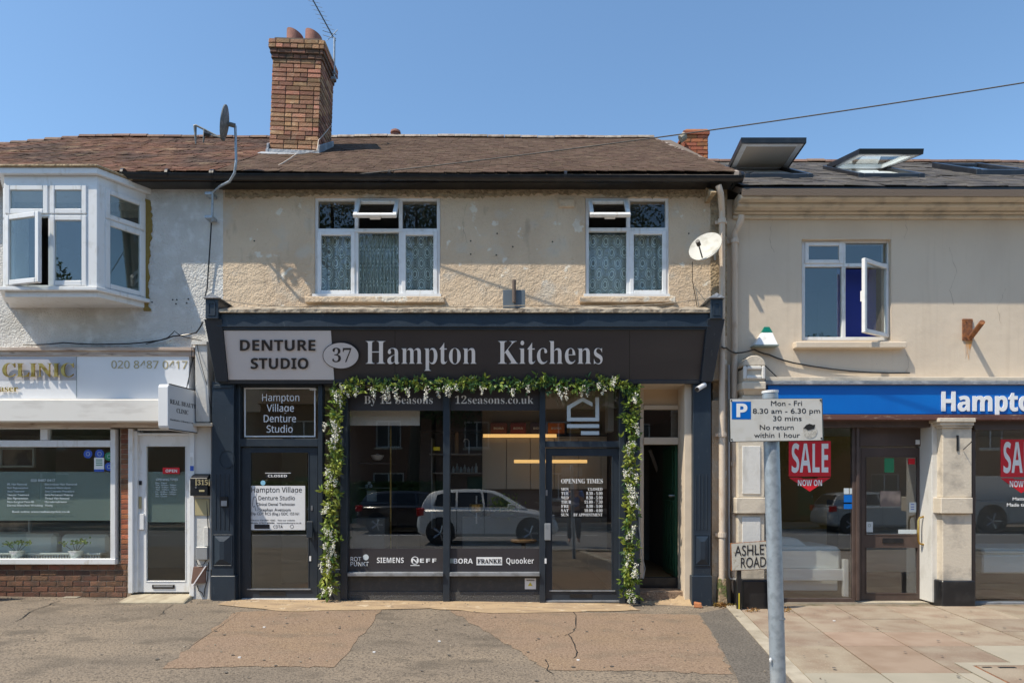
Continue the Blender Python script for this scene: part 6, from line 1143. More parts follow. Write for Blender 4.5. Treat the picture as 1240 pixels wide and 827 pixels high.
cable('chimney_cable', [(X(402,2.3),2.25,Z(150,2.2)),(X(393,1.9),1.55,Z(172,1.6)),(X(386,1.4),1.3,Z(183,1.3)),(X(360,.8),.75,Z(191,.75)+.05),(X(334,.2),.2,Z(204,.2)+.02)], .008, 'pipe', 'pale cable snaking from the chimney side over the tiles to the gutter', seg=3, sag=.01)
ae = thing('tv_aerial', 'yagi television aerial clamped to the side of the tall chimney', 'aerial', (X(404,2.1),2.1,Z(95,2.1))); yA = 2.1
P_ = lambda px, py, dy=0: Vector((X(px,yA+dy), yA+dy, Z(py,yA+dy)))
m = MB(); m.tube([P_(404.5,97), P_(405,46)], .018, 8); m.build('mast', M['galv'], ae); m = MB(); m.tube([P_(406,50), P_(377,-3)], .012, 6); m.build('boom', M['black'], ae)
m = MB(); m.box(P_(399,0).x, P_(407,0).x, yA-.03, yA+.03, Z(97,yA), Z(94,yA)); m.build('clamp', M['galv'], ae); m = MB(); m.box(P_(399,0).x, P_(407,0).x, yA-.03, yA+.03, Z(90,yA), Z(88.5,yA)); m.build('clamp', M['galv'], ae)
for k in range(7):
    c = P_(379.5+k*2.9, 2+k*5.4); m = MB(); m.tube([c+Vector((-.085,0,.012)), c+Vector((.10,.03,-.01))], .0035, 5); m.build('element', M['galv'], ae)
for dz in (-.07, 0, .0): c = P_(399, 40)+Vector((0,0,dz)); m = MB(); m.tube([c+Vector((-.10,-.05,0)), c+Vector((.10,.05,0))], .005, 5); m.build('reflector_rod', M['galv'], ae)
m = MB(); m.tube([P_(400,45)+Vector((-.05,0,-.06)), P_(403,38)+Vector((.08,0,.02))], .006, 5); m.build('reflector_rod', M['galv'], ae)
# overhead service wire from a pole off to the right to the wall under the gutter
A = Vector((X(290,-.1),-.05,Z(224,-.1))); Bp = Vector((11.5,-2.35,6.78)); pts = []
for k in range(41): t = k/40; p = A.lerp(Bp, t); p.z -= .20*4*t*(1-t); pts.append(p)
m = MB(); m.tube(pts, .0075, 6); tag(m.build('overhead_wire', pm('dull_wire', (.11,.10,.09), .8), smooth=True), 'thin overhead service wire rising from the cream wall across the roof to the upper right', 'wire')
# ------------------------------------------------------------------ street things in front
dist = F/237.; yP = dist - D
PG = thing('parking_sign', 'white parking sign with blue P on a leaning galvanised pole', 'sign', (X(942,yP),yP,gz(1)))
q_ = lambda px, py, dy=0.: Vector((X(px,yP), yP+dy, Z(py,yP)))
base = Vector((q_(946,0).x, yP, gz(1)-.02)); top = q_(932.5,476); m = MB(); m.tube([base, q_(942,820), q_(938.2,690), top], .0385, 28); pole = m.build('pole', M['galv'], PG, smooth=True)
m = MB(); d_ = (top-q_(935,540)).normalized(); m.tube([top, top+d_*.012], .041, 24); m.build('pole_cap', M['upvc'], PG)
m = MB(); m.tube([q_(941.2,748), q_(941.2,749)], .0392, 24); m.build('pole_seam', M['lead'], PG)
yf = yP-.05; cs = [(882.3,482.5),(996.3,482),(997.5,533.5),(883.2,535.2)]
pp = [Vector((X(a_,yf), yf, Z(b_,yf))) for a_, b_ in cs]
def plate(name, ins, y0, y1, mat, bev=.003):
    c = sum(pp, Vector())/4; v = [c+(p-c)*ins for p in pp]; v = [v[3],v[2],v[1],v[0]]; m = MB(); m.hexa([Vector((a.x,y0,a.z)) for a in (v[0],v[1])]+[Vector((a.x,y1,a.z)) for a in (v[1],v[0])]+[Vector((a.x,y0,a.z)) for a in (v[3],v[2])]+[Vector((a.x,y1,a.z)) for a in (v[2],v[3])]); return m.build(name, mat, PG, bevel=bev)
sw_m = pm('weathered_white_sign_face', (.62,.61,.58), .4, var=[((.55,.53,.48), 14., .5, .7, 5)])
plate('sign_frame', 1.0, yf, yf+.01, M['black']); plate('sign_face', .972, yf-.002, yf, sw_m, 0); plate('sign_back', .97, yf+.0102, yf+.014, M['galv'], 0)
m = MB(); m.box(q_(915,0).x, q_(960,0).x, yf+.014, yP+.05, Z(500,yf), Z(496,yf)); m.build('clip', M['galv'], PG); m = MB(); m.box(q_(915,0).x, q_(960,0).x, yf+.014, yP+.05, Z(524,yf), Z(520,yf)); m.build('clip', M['galv'], PG)
yt = yf-.002; m = MB(); m.r(886.3, 909.3, 486.2, 507.4, yt-.001, yt); m.build('blue_square', M['blue'], PG); m = MB()
text('P', 'sansb', 891.8, 905, 504.8, 488.8, yt-.001, M['vinyl'], PG, th=.0006, lift=.0004, off=.012)
for t_, a_, b_, bs_ in (('Mon - Fri',933.5,971,491.3),('8.30 am - 6.30 pm',911.5,993,500.6),('30 mins',936,970.5,509.5),('No return',920,961,520.3),('within 1 hour',913,968.5,529.8)): text(t_, 'b', a_, b_, bs_, bs_-5.9, yt, M['letter_dark'], PG, th=.0006, lift=.0004, off=.0, slope=-.004)
m = MB(); a_ = [(X(981,yt)+.036*math.cos(2*math.pi*i/24), yt-.0015, Z(522,yt)+.036*math.sin(2*math.pi*i/24)) for i in range(24)]; m.add(a_, [tuple(range(24))]); m.build('scraped_sticker', pm('scraped_sticker', (.40,.38,.34), .7, var=[((.55,.53,.48), 90., .45, .55, 3)]), PG)
m = MB(); r = random.Random(1); m.add([(X(px,yt), yt-.003, Z(py,yt)) for px, py in ((972,519),(976,514.5),(980,513),(984,514.5),(987,514),(985.5,519),(981,520),(978,521),(975,518.5))], [tuple(range(9))]); m.build('sticker_tear', M['rubber'], PG)
for px, py in ((885.5,485),(993.5,484.6),(994.5,530.5),(886,532)): m = MB(); m.tube([(X(px,yt),yt-.003,Z(py,yt)),(X(px,yt),yt,Z(py,yt))], .004, 8); m.build('rivet', M['black'], PG)
m = MB(); m.lathe((q_(937.5,0).x-.028, yP-.025, Z(797,yP)), [(.005,-.01),(.007,0),(.004,.01)], 8); m.build('paint_chip', M['vinyl'], PG)
# Ashley Road name plate
ya_ = -.45; AR = thing('street_name_sign', 'old white Ashley Road name plate on low posts behind the parking pole', 'sign', (X(912,ya_),ya_,gz(3)))
c4s = [(885.5,691),(943,688.5),(941.5,653.5),(884.5,657.5)]; v = [Vector((X(a_,ya_),0,Z(b_,ya_))) for a_, b_ in c4s]
def pl4(name, sc, y0, y1, mat, bev=0):
    c = sum(v, Vector())/4; w4 = [c+(p-c)*sc for p in v]; m = MB(); m.hexa([Vector((w4[0].x,y0,w4[0].z)),Vector((w4[1].x,y0,w4[1].z)),Vector((w4[1].x,y1,w4[1].z)),Vector((w4[0].x,y1,w4[0].z)),Vector((w4[3].x,y0,w4[3].z)),Vector((w4[2].x,y0,w4[2].z)),Vector((w4[2].x,y1,w4[2].z)),Vector((w4[3].x,y1,w4[3].z))]); return m.build(name, mat, AR, bevel=bev)
old = pm('weathered_enamel', (.50,.48,.42), .6, var=[((.30,.25,.18), 22., .55, .72, 5)]); pl4('plate_edge', 1, ya_, ya_+.02, M['rust'], .003); pl4('plate_face', .96, ya_-.003, ya_, old)
text('ASHLEY', 'b', 889.5, 933, 673, 660.8, ya_-.003, M['letter_dark'], AR, th=.002, off=.0, slope=-.06); text('ROAD', 'b', 897, 927.5, 687, 675, ya_-.003, M['letter_dark'], AR, th=.002, off=.0, slope=-.04)
for px in (896, 934): m = MB(); m.box(X(px-2.5,ya_), X(px+2.5,ya_), ya_+.02, ya_+.07, gz(3)-.05, Z(660,ya_)); m.build('post', M['black'], AR, bevel=.004)
m = MB(); m.r(894.5, 895.7, 718, 738, ya_+.012, ya_+.02); m.build('yellow_mark', bpy.data.materials['hazard_yellow'], AR); m = MB(); m.r(899, 932, 702, 741, ya_+.10, ya_+.28); tag(m.build('black_bollard_base', M['black'], bevel=.02), 'squat black painted block under the Ashley Road plate', 'block')
ab = thing('pavement_board', 'pale pavement board whose foot just shows at the left edge', 'board', (-6.75,-.75,.05)); xA = -7.05
m = MB(); m.hexa([(xA-.5,-.75,.06),(xA+.08,-.75,.06),(xA+.08,-.72,.06),(xA-.5,-.72,.06),(xA-.48,-.5,.95),(xA+.04,-.5,.95),(xA+.04,-.47,.95),(xA-.48,-.47,.95)]); m.build('front_board', M['sign_white'], ab); m = MB(); m.hexa([(xA-.5,-.25,.06),(xA+.08,-.25,.06),(xA+.08,-.22,.06),(xA-.5,-.22,.06),(xA-.48,-.46,.95),(xA+.04,-.46,.95),(xA+.04,-.43,.95),(xA-.48,-.43,.95)]); m.build('back_board', M['sign_white'], ab)
# weeds and litter by the pipes
m = MB(); r = random.Random(6)
for k in range(260):
    px = r.choice((r.uniform(864,908), r.uniform(925,945), r.uniform(866,880))); x_ = X(px,-.2); y_ = -.12-abs(r.gauss(0,.08)) if px < 893 else -.5-abs(r.gauss(0,.05)); z_ = gz(x_)+r.uniform(.0,.05); p = Vector((x_,y_,z_)); a = Vector((r.gauss(0,1),r.gauss(0,1),abs(r.gauss(0,.8)))).normalized()*.022; b = a.cross(Vector((r.gauss(0,1),r.gauss(0,1),r.gauss(0,1)))).normalized()*.011
    m.add([p-a,p+b,p+a,p-b], [(0,1,2,3)])
tag(m.build('weeds', leafmat('weed_leaf', (.20,.20,.04), (.30,.15,.05))), 'small yellowing weeds and dead leaves round the feet of the downpipes', 'weeds', kind='stuff')
m = MB(); m.hexa([(X(838,-.2),-.30,-.04),(X(848,-.2),-.33,-.04),(X(849,-.2),-.25,-.04),(X(840,-.2),-.21,-.04),(X(838,-.2),-.29,.02),(X(846,-.2),-.31,.01),(X(848,-.2),-.26,.02),(X(840,-.2),-.22,.03)]); tag(m.build('broken_brick', M['brick_red'], bevel=.006), 'broken lump of orange brick at the foot of the right navy pilaster', 'brick')
for k, (px, py) in enumerate(((532,777),(453,790),(320,760),(290,796),(700,800),(1010,752))): gxx, gyy = g(px,py); m = MB(); m.box(gxx-.012,gxx+.012,gyy-.008,gyy+.008,gz(gxx)+.004,gz(gxx)+.014); m.build('chip_of_litter', M['vinyl'], kind='stuff')
# ------------------------------------------------------------------ garland
GR = thing('flower_garland', 'wisteria garland of green leaves and white blooms framing the kitchen showroom front', 'garland', (X(585),-.2,3.0))
path = [(399,722,.0),(396,700,.02),(400,670,.0),(398,640,.0),(402,612,.0),(404,580,.0),(406,550,.0),(407,520,.0),(409,492,.0),(410,474,-.02),(430,466,-.04),(460,469,-.05),(500,465,-.05),(540,467,-.05),(580,465,-.05),(620,468,-.05),(660,463,-.05),(700,468,-.05),(735,464,-.05),(764,470,-.03),(765,500,.0),(764,540,.0),(763,580,.0),(764,620,.0),(761,660,.0),(763,700,.0),(762,724,.0)]
Pw = [Vector((X(a_,-.14), -.14+dy*1.2, Z(b_,-.14))) for a_, b_, dy in path]
m = MB(); m.tube(Pw, .014, 6); m.build('vine_stem', M['stem'], GR)
r = random.Random(21)
LV = MB(); LD = MB()
def leaf(mb, p, d, L_, w_, up):
    side = d.cross(up).normalized()*w_; nrm = side.cross(d).normalized(); mid = p+d*L_*.5+nrm*L_*.06; tip = p+d*L_-nrm*L_*.08
    mb.add([p, p+d*L_*.35+side, mid, p+d*L_*.35-side, p+d*L_*.72+side*.7, tip, p+d*L_*.72-side*.7], [(0,1,2),(0,2,3),(1,4,2),(4,5,2),(5,6,2),(6,3,2)])
seglen = [(b-a).length for a, b in zip(Pw, Pw[1:])]; tot = sum(seglen)
def along(s):
    for i, L_ in enumerate(seglen):
        if s <= L_: return Pw[i].lerp(Pw[i+1], s/L_), (Pw[i+1]-Pw[i]).normalized(), i
        s -= L_
    return Pw[-1], (Pw[-1]-Pw[-2]).normalized(), len(seglen)-1
for k in range(1300):
    s = r.uniform(0, tot); p, d, i = along(s); th = .6+.5*math.sin(s*6.1)*math.sin(s*2.3+1); R_ = .044*(1+.35*th)
    off = Vector((r.gauss(0,1), r.gauss(-.3,.6), r.gauss(0,1)))*R_*.75; off.y = min(off.y, .05); p2 = p+off
    out = (off+Vector((r.gauss(0,.05),-.05,r.gauss(-.02,.06)))).normalized()
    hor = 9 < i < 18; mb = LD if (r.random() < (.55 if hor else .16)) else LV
    for q2 in range(r.choice((3,4,5))):
        dd_ = (out+Vector((r.gauss(0,.6),r.gauss(0,.4),r.gauss(0,.6)))).normalized(); leaf(mb, p2, dd_, r.uniform(.035,.105), r.uniform(.008,.02), Vector((r.gauss(0,.5),-1,r.gauss(0,.5))).normalized())
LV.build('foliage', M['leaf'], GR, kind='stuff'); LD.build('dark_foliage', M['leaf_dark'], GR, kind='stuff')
def bloom(L_, k):
    r2 = random.Random(k); m = MB()
    for j in range(46):
        t = r2.random(); w_ = .036*(1-t)**.6+.006; p = Vector((r2.gauss(0,.5)*w_, r2.gauss(0,.5)*w_, -t*L_)); a = Vector((r2.gauss(0,1),r2.gauss(0,1),r2.gauss(0,1))).normalized()*r2.uniform(.008,.013); b = a.cross(Vector((r2.gauss(0,1),r2.gauss(0,1),r2.gauss(0,1)))).normalized()*r2.uniform(.007,.011); c = a.cross(b).normalized()*.004
        m.add([p-a,p+b+c,p+a,p-b+c], [(0,1,2),(0,2,3)])
    me = m.mesh('bloom'); me.materials.append(M['petal']); return me
BL = [bloom(.10+.03*k, k) for k in range(4)]
s = .1
while s < tot:
    p, d, i = along(s); hor = 9 < i < 18; n_ = 1 if hor else r.choice((1,2))
    for q2 in range(n_):
        o_ = Vector((r.gauss(0,.045), -.07-r.random()*.03, (-.02 if hor else .06)+r.gauss(0,.02))); inst(r.choice(BL), 'bloom', GR, p+o_, rot=(r.gauss(0,.2), r.gauss(0,.25), r.uniform(0,6)), sc=(1,1,r.uniform(.8,1.2)))
    s += r.choice((.05,.12,.3))*r.uniform(.7,1.3)
# ------------------------------------------------------------------ the street behind the camera (seen in the glass)
def car(x0, y0, L_, h, wd, paint, label, face=1, name='parked_car', cat='car', hood=.62, suv=0, van=0):
    """car parked along x; rear at x0 when face=1; y0 near side"""
    zr0 = -.13; o = thing(name, label, cat, (x0+L_/2*face, y0-wd/2, zr0)); fx2 = lambda u: x0+face*u*L_
    prof = [(.02,.17),(.004,.24),(-.004,.36),(.002,.48),(.014,.58),(.03,.65),(.30,.665),(.66,.66),(.76,.635),(.85,.60),(.92,.55),(.965,.48),(.99,.40),(1.,.30),(.99,.20),(.9,.15),(.1,.15)]
    if van: prof = [(.0,.2),(.0,.55),(.03,.58),(.7,.6),(.85,.56),(.96,.46),(1.,.32),(.99,.17),(.1,.15)]
    m = MB(); m.prism([(a_,b_) for a_, b_ in prof], lambda u, v, t: (fx2(u), y0-t*wd, zr0+v*h), 0, 1); b_ = m.build('body', paint, o, bevel=.085, smooth=True)
    gh = [(.025,.63),(.035,.73),(.055,.83),(.08,.91),(.12,.96),(.2,.99),(.34,1.),(.45,.992),(.54,.965),(.62,.88),(.70,.76),(.78,.64)] if not van else [(.0,.57),(.015,.93),(.04,.99),(.55,1.),(.66,.97),(.84,.58)]
    m = MB(); n = len(gh); vs = []
    for sd, t0 in ((0,.04),(1,.96)):
        for a_, c_ in gh: ins = .10*(c_-.64)/.36; t_ = t0+(ins if sd == 0 else -ins); vs.append((fx2(a_), y0-t_*wd, zr0+c_*h))
    m.add(vs, [tuple(range(n)), tuple(range(2*n-1, n-1, -1))]+[(i, (i+1) % n, n+(i+1) % n, n+i) for i in range(n)]); m.build('roof', paint, o, bevel=.02, smooth=True)
    # side glass on both sides, windscreen, rear glass
    wins = [[(.115,.70),(.14,.90),(.20,.935),(.27,.94),(.27,.68)],[(.285,.68),(.285,.945),(.45,.945),(.465,.68)],[(.48,.68),(.465,.945),(.53,.925),(.60,.85),(.70,.68)]] if not van else [[(.62,.62),(.62,.92),(.67,.9),(.78,.6)]]
    for sd, t0 in ((0,.04),(1,.96)):
        for wn in wins:
            m = MB(); q3 = []
            for a_, c_ in wn: ins = .10*(c_-.64)/.36-.008; t_ = t0+(ins if sd == 0 else -ins); q3.append((fx2(a_), y0-t_*wd, zr0+c_*h))
            q4 = [(x_, y_+(.02 if sd else -.02), z_) for x_, y_, z_ in q3]; k_ = len(q3); m.add(q3+q4, [tuple(range(k_)), tuple(range(2*k_-1, k_-1, -1))]+[(i, (i+1) % k_, k_+(i+1) % k_, k_+i) for i in range(k_)]); m.build('side_window', M['black'], o)
    for (a0,c0),(a1,c1),nm in (((.56,.94),(.76,.665),'windscreen'),((.0375,.69),(.088,.92),'rear_window')):
        if van and nm == 'rear_window': continue
        m = MB(); q3 = []
        for (a_, c_) in ((a0,c0),(a1,c1)):
            for t_ in (.1+.08*(c_-.64)/.36, .9-.08*(c_-.64)/.36): q3.append((fx2(a_+(.012 if nm == 'windscreen' else -.012)), y0-t_*wd, zr0+c_*h+.012))
        m.add(q3, [(0,1,3,2)]); m.build(nm, M['black'], o)
    for a_ in (.165, .80):
        for sd in (0, 1):
            yy = y0-.0 if sd == 0 else y0-wd; R_ = .215*h; cxx = fx2(a_); m = MB(); s_ = 1 if sd == 0 else -1
            m.tube([(cxx, yy+.005*s_, zr0+R_*1.12),(cxx, yy-.2*s_, zr0+R_*1.12)], R_*1.22, 24); m.build('wheel_arch', M['rubber'], o)
            m = MB(); m.tube([(cxx, yy+.015*s_, zr0+R_),(cxx, yy-.18*s_, zr0+R_)], R_, 24); wh = m.build('wheel', M['rubber'], o)
            m = MB(); m.tube([(cxx, yy+.022*s_, zr0+R_),(cxx, yy+.0*s_, zr0+R_)], R_*.68, 20); m.build('hub', M['black'], wh)
            for k in range(5):
                t_ = 2*math.pi*k/5; m = MB(); m.tube([(cxx, yy+.03*s_, zr0+R_),(cxx+R_*.64*math.cos(t_), yy+.026*s_, zr0+R_+R_*.64*math.sin(t_))], [.02,.035], 5); m.build('spoke', M['steel'], wh)
    for sd in (0, 1):
        yy = y0-.02 if sd == 0 else y0-wd+.16; m = MB(); m.box(fx2(-.004), fx2(.05), yy-.14, yy+.01+(.015 if sd == 0 else 0), zr0+.52*h, zr0+.66*h); m.build('tail_lamp', M['tail'], o, bevel=.02)
        m = MB(); m.box(fx2(.90), fx2(.975), yy-.14, yy+.01, zr0+.47*h, zr0+.54*h); m.build('headlight', M['lamp'], o, bevel=.02)
    for a_ in (.28, .475): m = MB(); m.box(fx2(a_-.002), fx2(a_+.002), y0+.002, y0+.006, zr0+.2*h, zr0+.64*h); m.build('door_gap', M['rubber'], o)
    for a_ in (.30, .49): m = MB(); m.box(fx2(a_), fx2(a_+.035), y0+.002, y0+.03, zr0+.575*h, zr0+.595*h); m.build('door_handle', paint, o)
    m = MB(); m.box(fx2(.64), fx2(.68), y0, y0+.16, zr0+.66*h, zr0+.74*h); m.build('wing_mirror', paint, o, bevel=.02)
    return o
car(-2.75, -10.45, 4.1, 1.62, 1.7, M['car_silver'], 'silver hatchback parked at the kerb behind the camera, mirrored in the shop windows')
car(-11.5, -15.2, 4.6, 1.7, 1.85, M['car_black'], 'black tall estate car parked across the road at the left')
car(-5.6, -15.2, 4.6, 1.55, 1.8, M['car_black'], 'black saloon parked across the road directly behind the silver hatchback')
car(4.6, -15.2, 4.5, 1.6, 1.85, M['car_black'], 'black car parked across the road to the right of the door reflection')
car(16.6, -15.2, 5.2, 2.1, 2.0, M['car_grey'], 'pale grey van parked across the road on the far right', name='parked_van', cat='van', van=1)
car(11.6, -15.2, 4.3, 1.5, 1.8, M['car_grey'], 'grey car parked across the road just left of the pale van')
def house(x0, x1, y, h, mat, label, roofm, bay=1):
    o = thing('brick_house', label, 'house', ((x0+x1)/2, y, 0)); d_ = 8; n = 2; ww = (x1-x0)/n; hs = []
    for k in range(n):
        c = x0+ww*(k+.5)
        hs += [(c-.65, c+.65, 3.6, 5.0), (c-.8, c+.8, .9, 2.3)] if k else [(c-.65, c+.65, 3.6, 5.0), (c-.5, c+.5, .0, 2.1)]
    m = MB(); wall(m, x0, x1, -.3, h, 0, .25, hs); m.v = [(a, y-b, c) for a, b, c in m.v]; m.build('front_wall', mat, o)
    m = MB(); m.box(x0, x0+.2, y-d_, y-.26, -.3, h); m.box(x1-.2, x1, y-d_, y-.26, -.3, h); m.box(x0+.2, x1-.2, y-d_, y-d_+.2, -.3, h); m.build('rear_walls', mat, o)
    for (a, b, e, f) in hs:
        if e > .5:
            m = MB(); m.frame(a, b, e, f, y-.18, y-.1, .07); m.box((a+b)/2-.03, (a+b)/2+.03, y-.17, y-.11, e+.07, f-.07); wn = m.build('window', M['upvc'], o); m = MB(); m.box(a+.07, b-.07, y-.16, y-.15, e+.07, f-.07); m.build('pane', M['black'], wn); m = MB(); m.box(a-.08, b+.08, y-.1, y+.06, e-.1, e); m.build('sill', M['stone_paint'], wn)
        else: m = MB(); m.box(a, b, y-.2, y-.14, e, f); dr = m.build('door', M['green_door'], o); m = MB(); m.box(b-.2, b-.14, y-.14, y-.1, 1.0, 1.1); m.build('handle', M['steel'], dr)
    m = MB(); m.prism([(y+.4,h-.1),(y-d_-.3,h-.1),(y-d_/2,h+2.6)], lambda u, v, t: (t, u, v), x0-.05, x1+.05); rf = m.build('roof', roofm, o)
    m = MB(); m.box(x1-.7, x1-.05, y-d_/2-.5, y-d_/2+.5, h+1.4, h+3.7); chm = m.build('chimney', mat, rf)
house(-22, -13.2, -27, 5.6, M['house_brick'], 'brown brick house across the road at the far left', M['slate']); house(-13., -4.2, -26, 5.9, M['house_brick'], 'brown brick house across the road behind the tall estate car', M['tile']); house(-4., 4.6, -26.5, 5.7, M['house_brick'], 'brown brick house across the road straight behind the camera', M['tile'])
house(4.8, 13., -27, 5.8, M['brick_dark'], 'dark brick house across the road right of centre', M['slate']); house(14, 23, -28, 5.5, M['house_brick'], 'plain brick house across the road beyond the pale van', M['slate'])
house(23.3, 33, -27, 5.8, M['house_brick'], 'brown brick house across the road at the far right end', M['tile']); house(-32, -22.3, -27.5, 5.7, M['house_brick'], 'brown brick house at the far left end of the opposite terrace', M['tile']); house(33.3, 43, -27.5, 5.6, M['brick_dark'], 'dark brick house closing the opposite terrace on the right', M['slate']); house(-42, -32.3, -26.5, 5.6, M['brick_dark'], 'dark brick house closing the opposite terrace on the left', M['slate'])
def cloud(mb, c, rad, n, size, r):
    for k in range(n):
        d = Vector((r.gauss(0,1), r.gauss(0,1), r.gauss(0,1))).normalized()*(r.random()**.4); p = Vector(c)+Vector((d.x*rad[0], d.y*rad[1], d.z*rad[2])); a = Vector((r.gauss(0,1),r.gauss(0,1),r.gauss(0,1))).normalized()*size*r.uniform(.6,1.3); b = a.cross(Vector((r.gauss(0,1),r.gauss(0,1),r.gauss(0,1)))).normalized()*size*.5; mb.add([p-a,p+b,p+a,p-b], [(0,1,2,3)])
def tree(x, y, h, rad, label, seed):
    r = random.Random(seed); o = thing('broadleaf_tree', label, 'tree', (x,y,0)); m = MB(); t0 = Vector((x,y,-.2)); top = Vector((x+r.uniform(-.3,.3),y,h*.75)); m.tube([t0, t0.lerp(top,.35)+Vector((r.uniform(-.2,.2),0,0)), t0.lerp(top,.7), top], [.32,.24,.14,.05], 10); tr = m.build('trunk', M['bark'], o, smooth=True); cr = MB()
    for k in range(11):
        t = .32+.6*k/11; s_ = t0.lerp(top, t); an = r.uniform(0,6.28); L_ = rad*(1-.5*abs(t-.5))*r.uniform(.7,1.05); e = s_+Vector((math.cos(an)*L_, math.sin(an)*L_, L_*.5)); m = MB(); m.tube([s_, s_.lerp(e,.5)+Vector((0,0,.15)), e], [.09,.05,.02], 6); m.build('limb', M['bark'], o)
        cloud(cr, e, (rad*.55,rad*.55,rad*.42), 900, .10, r); cloud(cr, s_.lerp(e,.55)+Vector((0,0,.4)), (rad*.4,rad*.4,rad*.3), 400, .10, r)
    cloud(cr, top+Vector((0,0,.5)), (rad*.5,rad*.5,rad*.45), 1300, .10, r); cr.build('crown', M['tree_leaf'], o)
tree(-8.2, -22.5, 20.5, 3.6, 'tall broad tree across the road between the left houses', 1); tree(-4.8, -23., 19.5, 3.2, 'slimmer tall tree across the road beside the broad one', 2); tree(5.4, -22.5, 20.5, 3.6, 'tall tree across the road right of centre', 3)
tree(14.8, -23., 9.5, 2.8, 'low tree in front of the plain brick house across the road', 4); tree(-22., -23., 14., 3.2, 'tree across the road at the far left corner', 5)
m = MB(); r = random.Random(9)
for k in range(9000):
    x_ = r.uniform(-13, -3.0); f_ = r.choice((0,1)); p = Vector((x_, -20.6-(r.random()*.7 if f_ else 0), r.uniform(.1,1.7) if not f_ else 1.7+r.gauss(0,.05))); a = Vector((r.gauss(0,1),r.gauss(0,1),r.gauss(0,1))).normalized()*.06; b = a.cross(Vector((r.gauss(0,1),r.gauss(0,1),r.gauss(0,1)))).normalized()*.035; m.add([p-a,p+b,p+a,p-b], [(0,1,2,3)])
hg = thing('clipped_hedge', 'clipped green hedge along the opposite pavement in front of the houses', 'hedge', (-8,-21,0)); m.build('foliage', M['hedge'], hg); m = MB(); m.box(-13, -3, -21.3, -20.7, -.05, 1.6); m.build('woody_core', M['leaf_dark'], hg)

# photographer standing beside the camera, mirrored faintly in the showroom door
PN = thing('person', 'person in a blue shirt and dark trousers standing behind the camera with raised hands', 'person', (1.75,-9.95,-.02))
def skin(name, mat, pts, edges, parent, sub=2):
    me = bpy.data.meshes.new(name); me.from_pydata([p[:3] for p in pts], edges, []); ob = bpy.data.objects.new(name, me); C.objects.link(ob); md = ob.modifiers.new('s', 'SKIN'); md.use_smooth_shade = True; sv = me.skin_vertices[0].data
    for i, p in enumerate(pts): sv[i].radius = (p[3], p[4] if len(p) > 4 else p[3]); sv[i].use_root = i == 0
    m2 = ob.modifiers.new('u', 'SUBSURF'); m2.levels = sub; bpy.context.view_layer.update()
    me2 = bpy.data.meshes.new_from_object(ob.evaluated_get(bpy.context.evaluated_depsgraph_get())); bpy.data.objects.remove(ob); bpy.data.meshes.remove(me); me2.name = name; me2.materials.clear(); me2.materials.append(mat)
    o = bpy.data.objects.new(name, me2); C.objects.link(o); o.parent = parent; return o
pts = [(0,0,.93,.14,.11),(0,0,1.15,.13,.10),(0,0,1.38,.16,.11),(0,.01,1.50,.055),(0,.03,1.60,.085,.10),(0,.03,1.70,.07,.09),
       (.19,0,1.42,.055),(.24,.10,1.18,.042),(.12,.34,1.30,.032),(.08,.40,1.34,.035,.02),(-.19,0,1.42,.055),(-.24,.10,1.18,.042),(-.12,.34,1.30,.032),(-.08,.40,1.34,.035,.02),
       (.10,0,.86,.10),(.12,.02,.48,.065),(.13,-.02,.10,.045),(.14,.12,.04,.04),(-.10,0,.86,.10),(-.12,.02,.48,.065),(-.13,-.02,.10,.045),(-.14,.12,.04,.04)]
ed = [(0,1),(1,2),(2,3),(3,4),(4,5),(2,6),(6,7),(7,8),(8,9),(2,10),(10,11),(11,12),(12,13),(0,14),(14,15),(15,16),(16,17),(0,18),(18,19),(19,20),(20,21)]
for s_ in (1,-1):       # five separate fingers on each hand
    h_ = 9 if s_ > 0 else 13
    for k in range(5):
        b_ = len(pts); x_ = s_*(.08-.012*k); L_ = (.05,.07,.075,.07,.055)[k]; pts += [(x_,.43,1.36-.014*k,.010),(x_-s_*.01,.43+L_*.6,1.36-.014*k,.009),(x_-s_*.03,.43+L_*.8,1.35-.014*k,.008)]; ed += [(h_,b_),(b_,b_+1),(b_+1,b_+2)]
skin('body', M['skin'], pts, ed, PN)
skin('shirt', M['shirt'], [(0,0,.95,.165,.13),(0,0,1.15,.155,.12),(0,0,1.40,.185,.13),(.20,0,1.42,.075),(.24,.06,1.26,.062),(-.20,0,1.42,.075),(-.24,.06,1.26,.062)], [(0,1),(1,2),(2,3),(3,4),(2,5),(5,6)], PN)
skin('trousers', M['trouser'], [(0,0,.93,.165,.13),(.10,0,.84,.12),(.12,.02,.48,.085),(.13,-.02,.10,.065),(-.10,0,.84,.12),(-.12,.02,.48,.085),(-.13,-.02,.10,.065)], [(0,1),(1,2),(2,3),(0,4),(4,5),(5,6)], PN)
skin('hair', M['hair'], [(0,0,1.68,.085,.10),(0,.0,1.74,.06,.08)], [(0,1)], PN)

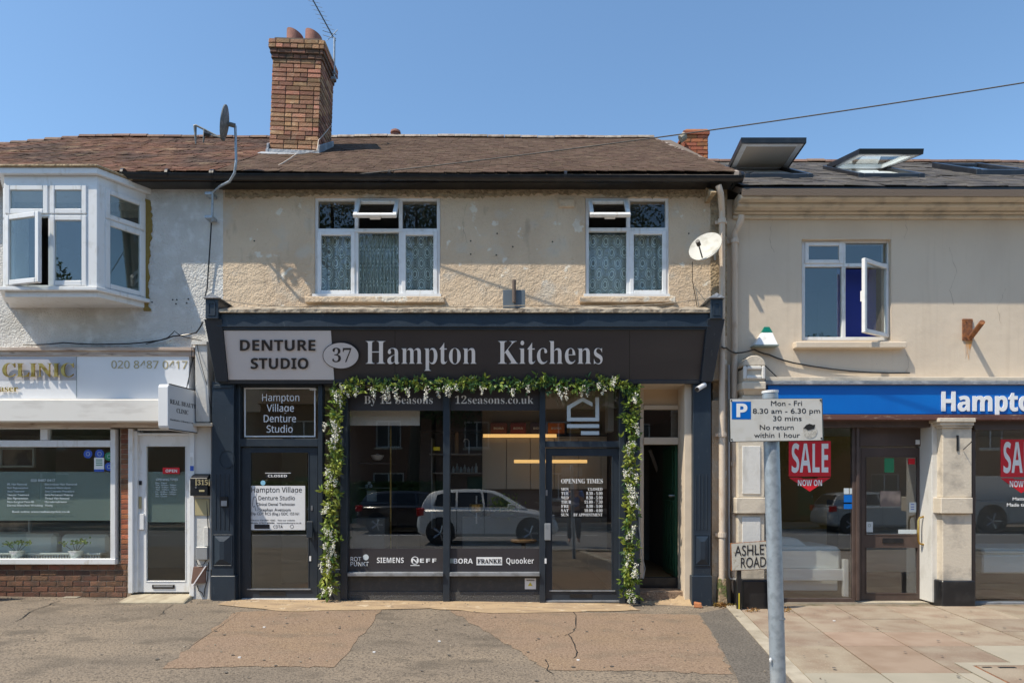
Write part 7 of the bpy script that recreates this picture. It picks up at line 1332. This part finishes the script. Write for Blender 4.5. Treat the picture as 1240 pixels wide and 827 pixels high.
# gum spots, stains and grit on the tarmac
m = MB(); r = random.Random(31)
for k in range(150):
    x_, y_ = r.uniform(-8, 7), r.uniform(-4.8, -.5); R_ = r.uniform(.008,.022); n = 8; zz = gz(x_)+(.0175 if x_ > pe(2.8, y_) else .0105); m.add([(x_+R_*r.uniform(.7,1.2)*math.cos(6.283*i/n), y_+R_*r.uniform(.7,1.2)*math.sin(6.283*i/n), zz) for i in range(n)], [tuple(range(n))])
m.build('gum_spots', pm('trodden_gum', (.10,.09,.08), .8), kind='stuff')
m = MB()
for k in range(500):
    x_, y_ = r.uniform(-8, 2.6), r.uniform(-5.2, -.15) if k % 3 else -.15-abs(r.gauss(0,.12)); R_ = r.uniform(.003,.009); zz = gz(x_)+.008; m.box(x_-R_, x_+R_*r.uniform(.5,1), y_-R_*.7, y_+R_*.7, zz, zz+R_)
m.build('loose_grit', M['stone_ledge'], kind='stuff')
M['crack'] = pm('hairline_crack', (.36,.29,.22), .9)
def wcrack(pts, y, parent, wd=.0025, seed=1):
    r = random.Random(seed); P = []
    for a, b in zip(pts, pts[1:]):
        for k in range(6): t = k/6; P.append((X(a[0]+(b[0]-a[0])*t+r.uniform(-1,1), y), Z(a[1]+(b[1]-a[1])*t+r.uniform(-.8,.8), y)))
    vs = []
    for p in P: w_ = wd*r.uniform(.3,1.4); vs += [(p[0]-w_, y-.0015, p[1]-w_*.4), (p[0]+w_, y-.0015, p[1]+w_*.4)]
    m = MB(); m.add(vs, [(2*i,2*i+1,2*i+3,2*i+2) for i in range(len(P)-1)]); m.build('wall_crack', M['crack'], parent)
wcrack([(1096,262),(1098,280),(1094,291)], YR, B3, seed=1); wcrack([(1098,428),(1100,440),(1097,455)], YR, B3, seed=2); wcrack([(1150,300),(1158,330),(1150,352),(1156,372)], YR, B3, .0018, 3); wcrack([(1218,350),(1208,372),(1212,395)], YR, B3, .0018, 4); wcrack([(935,262),(932,290),(938,310)], YR, B3, .0018, 5)
wcrack([(566,245),(560,270),(566,300)], -.002, B2, .002, 6)
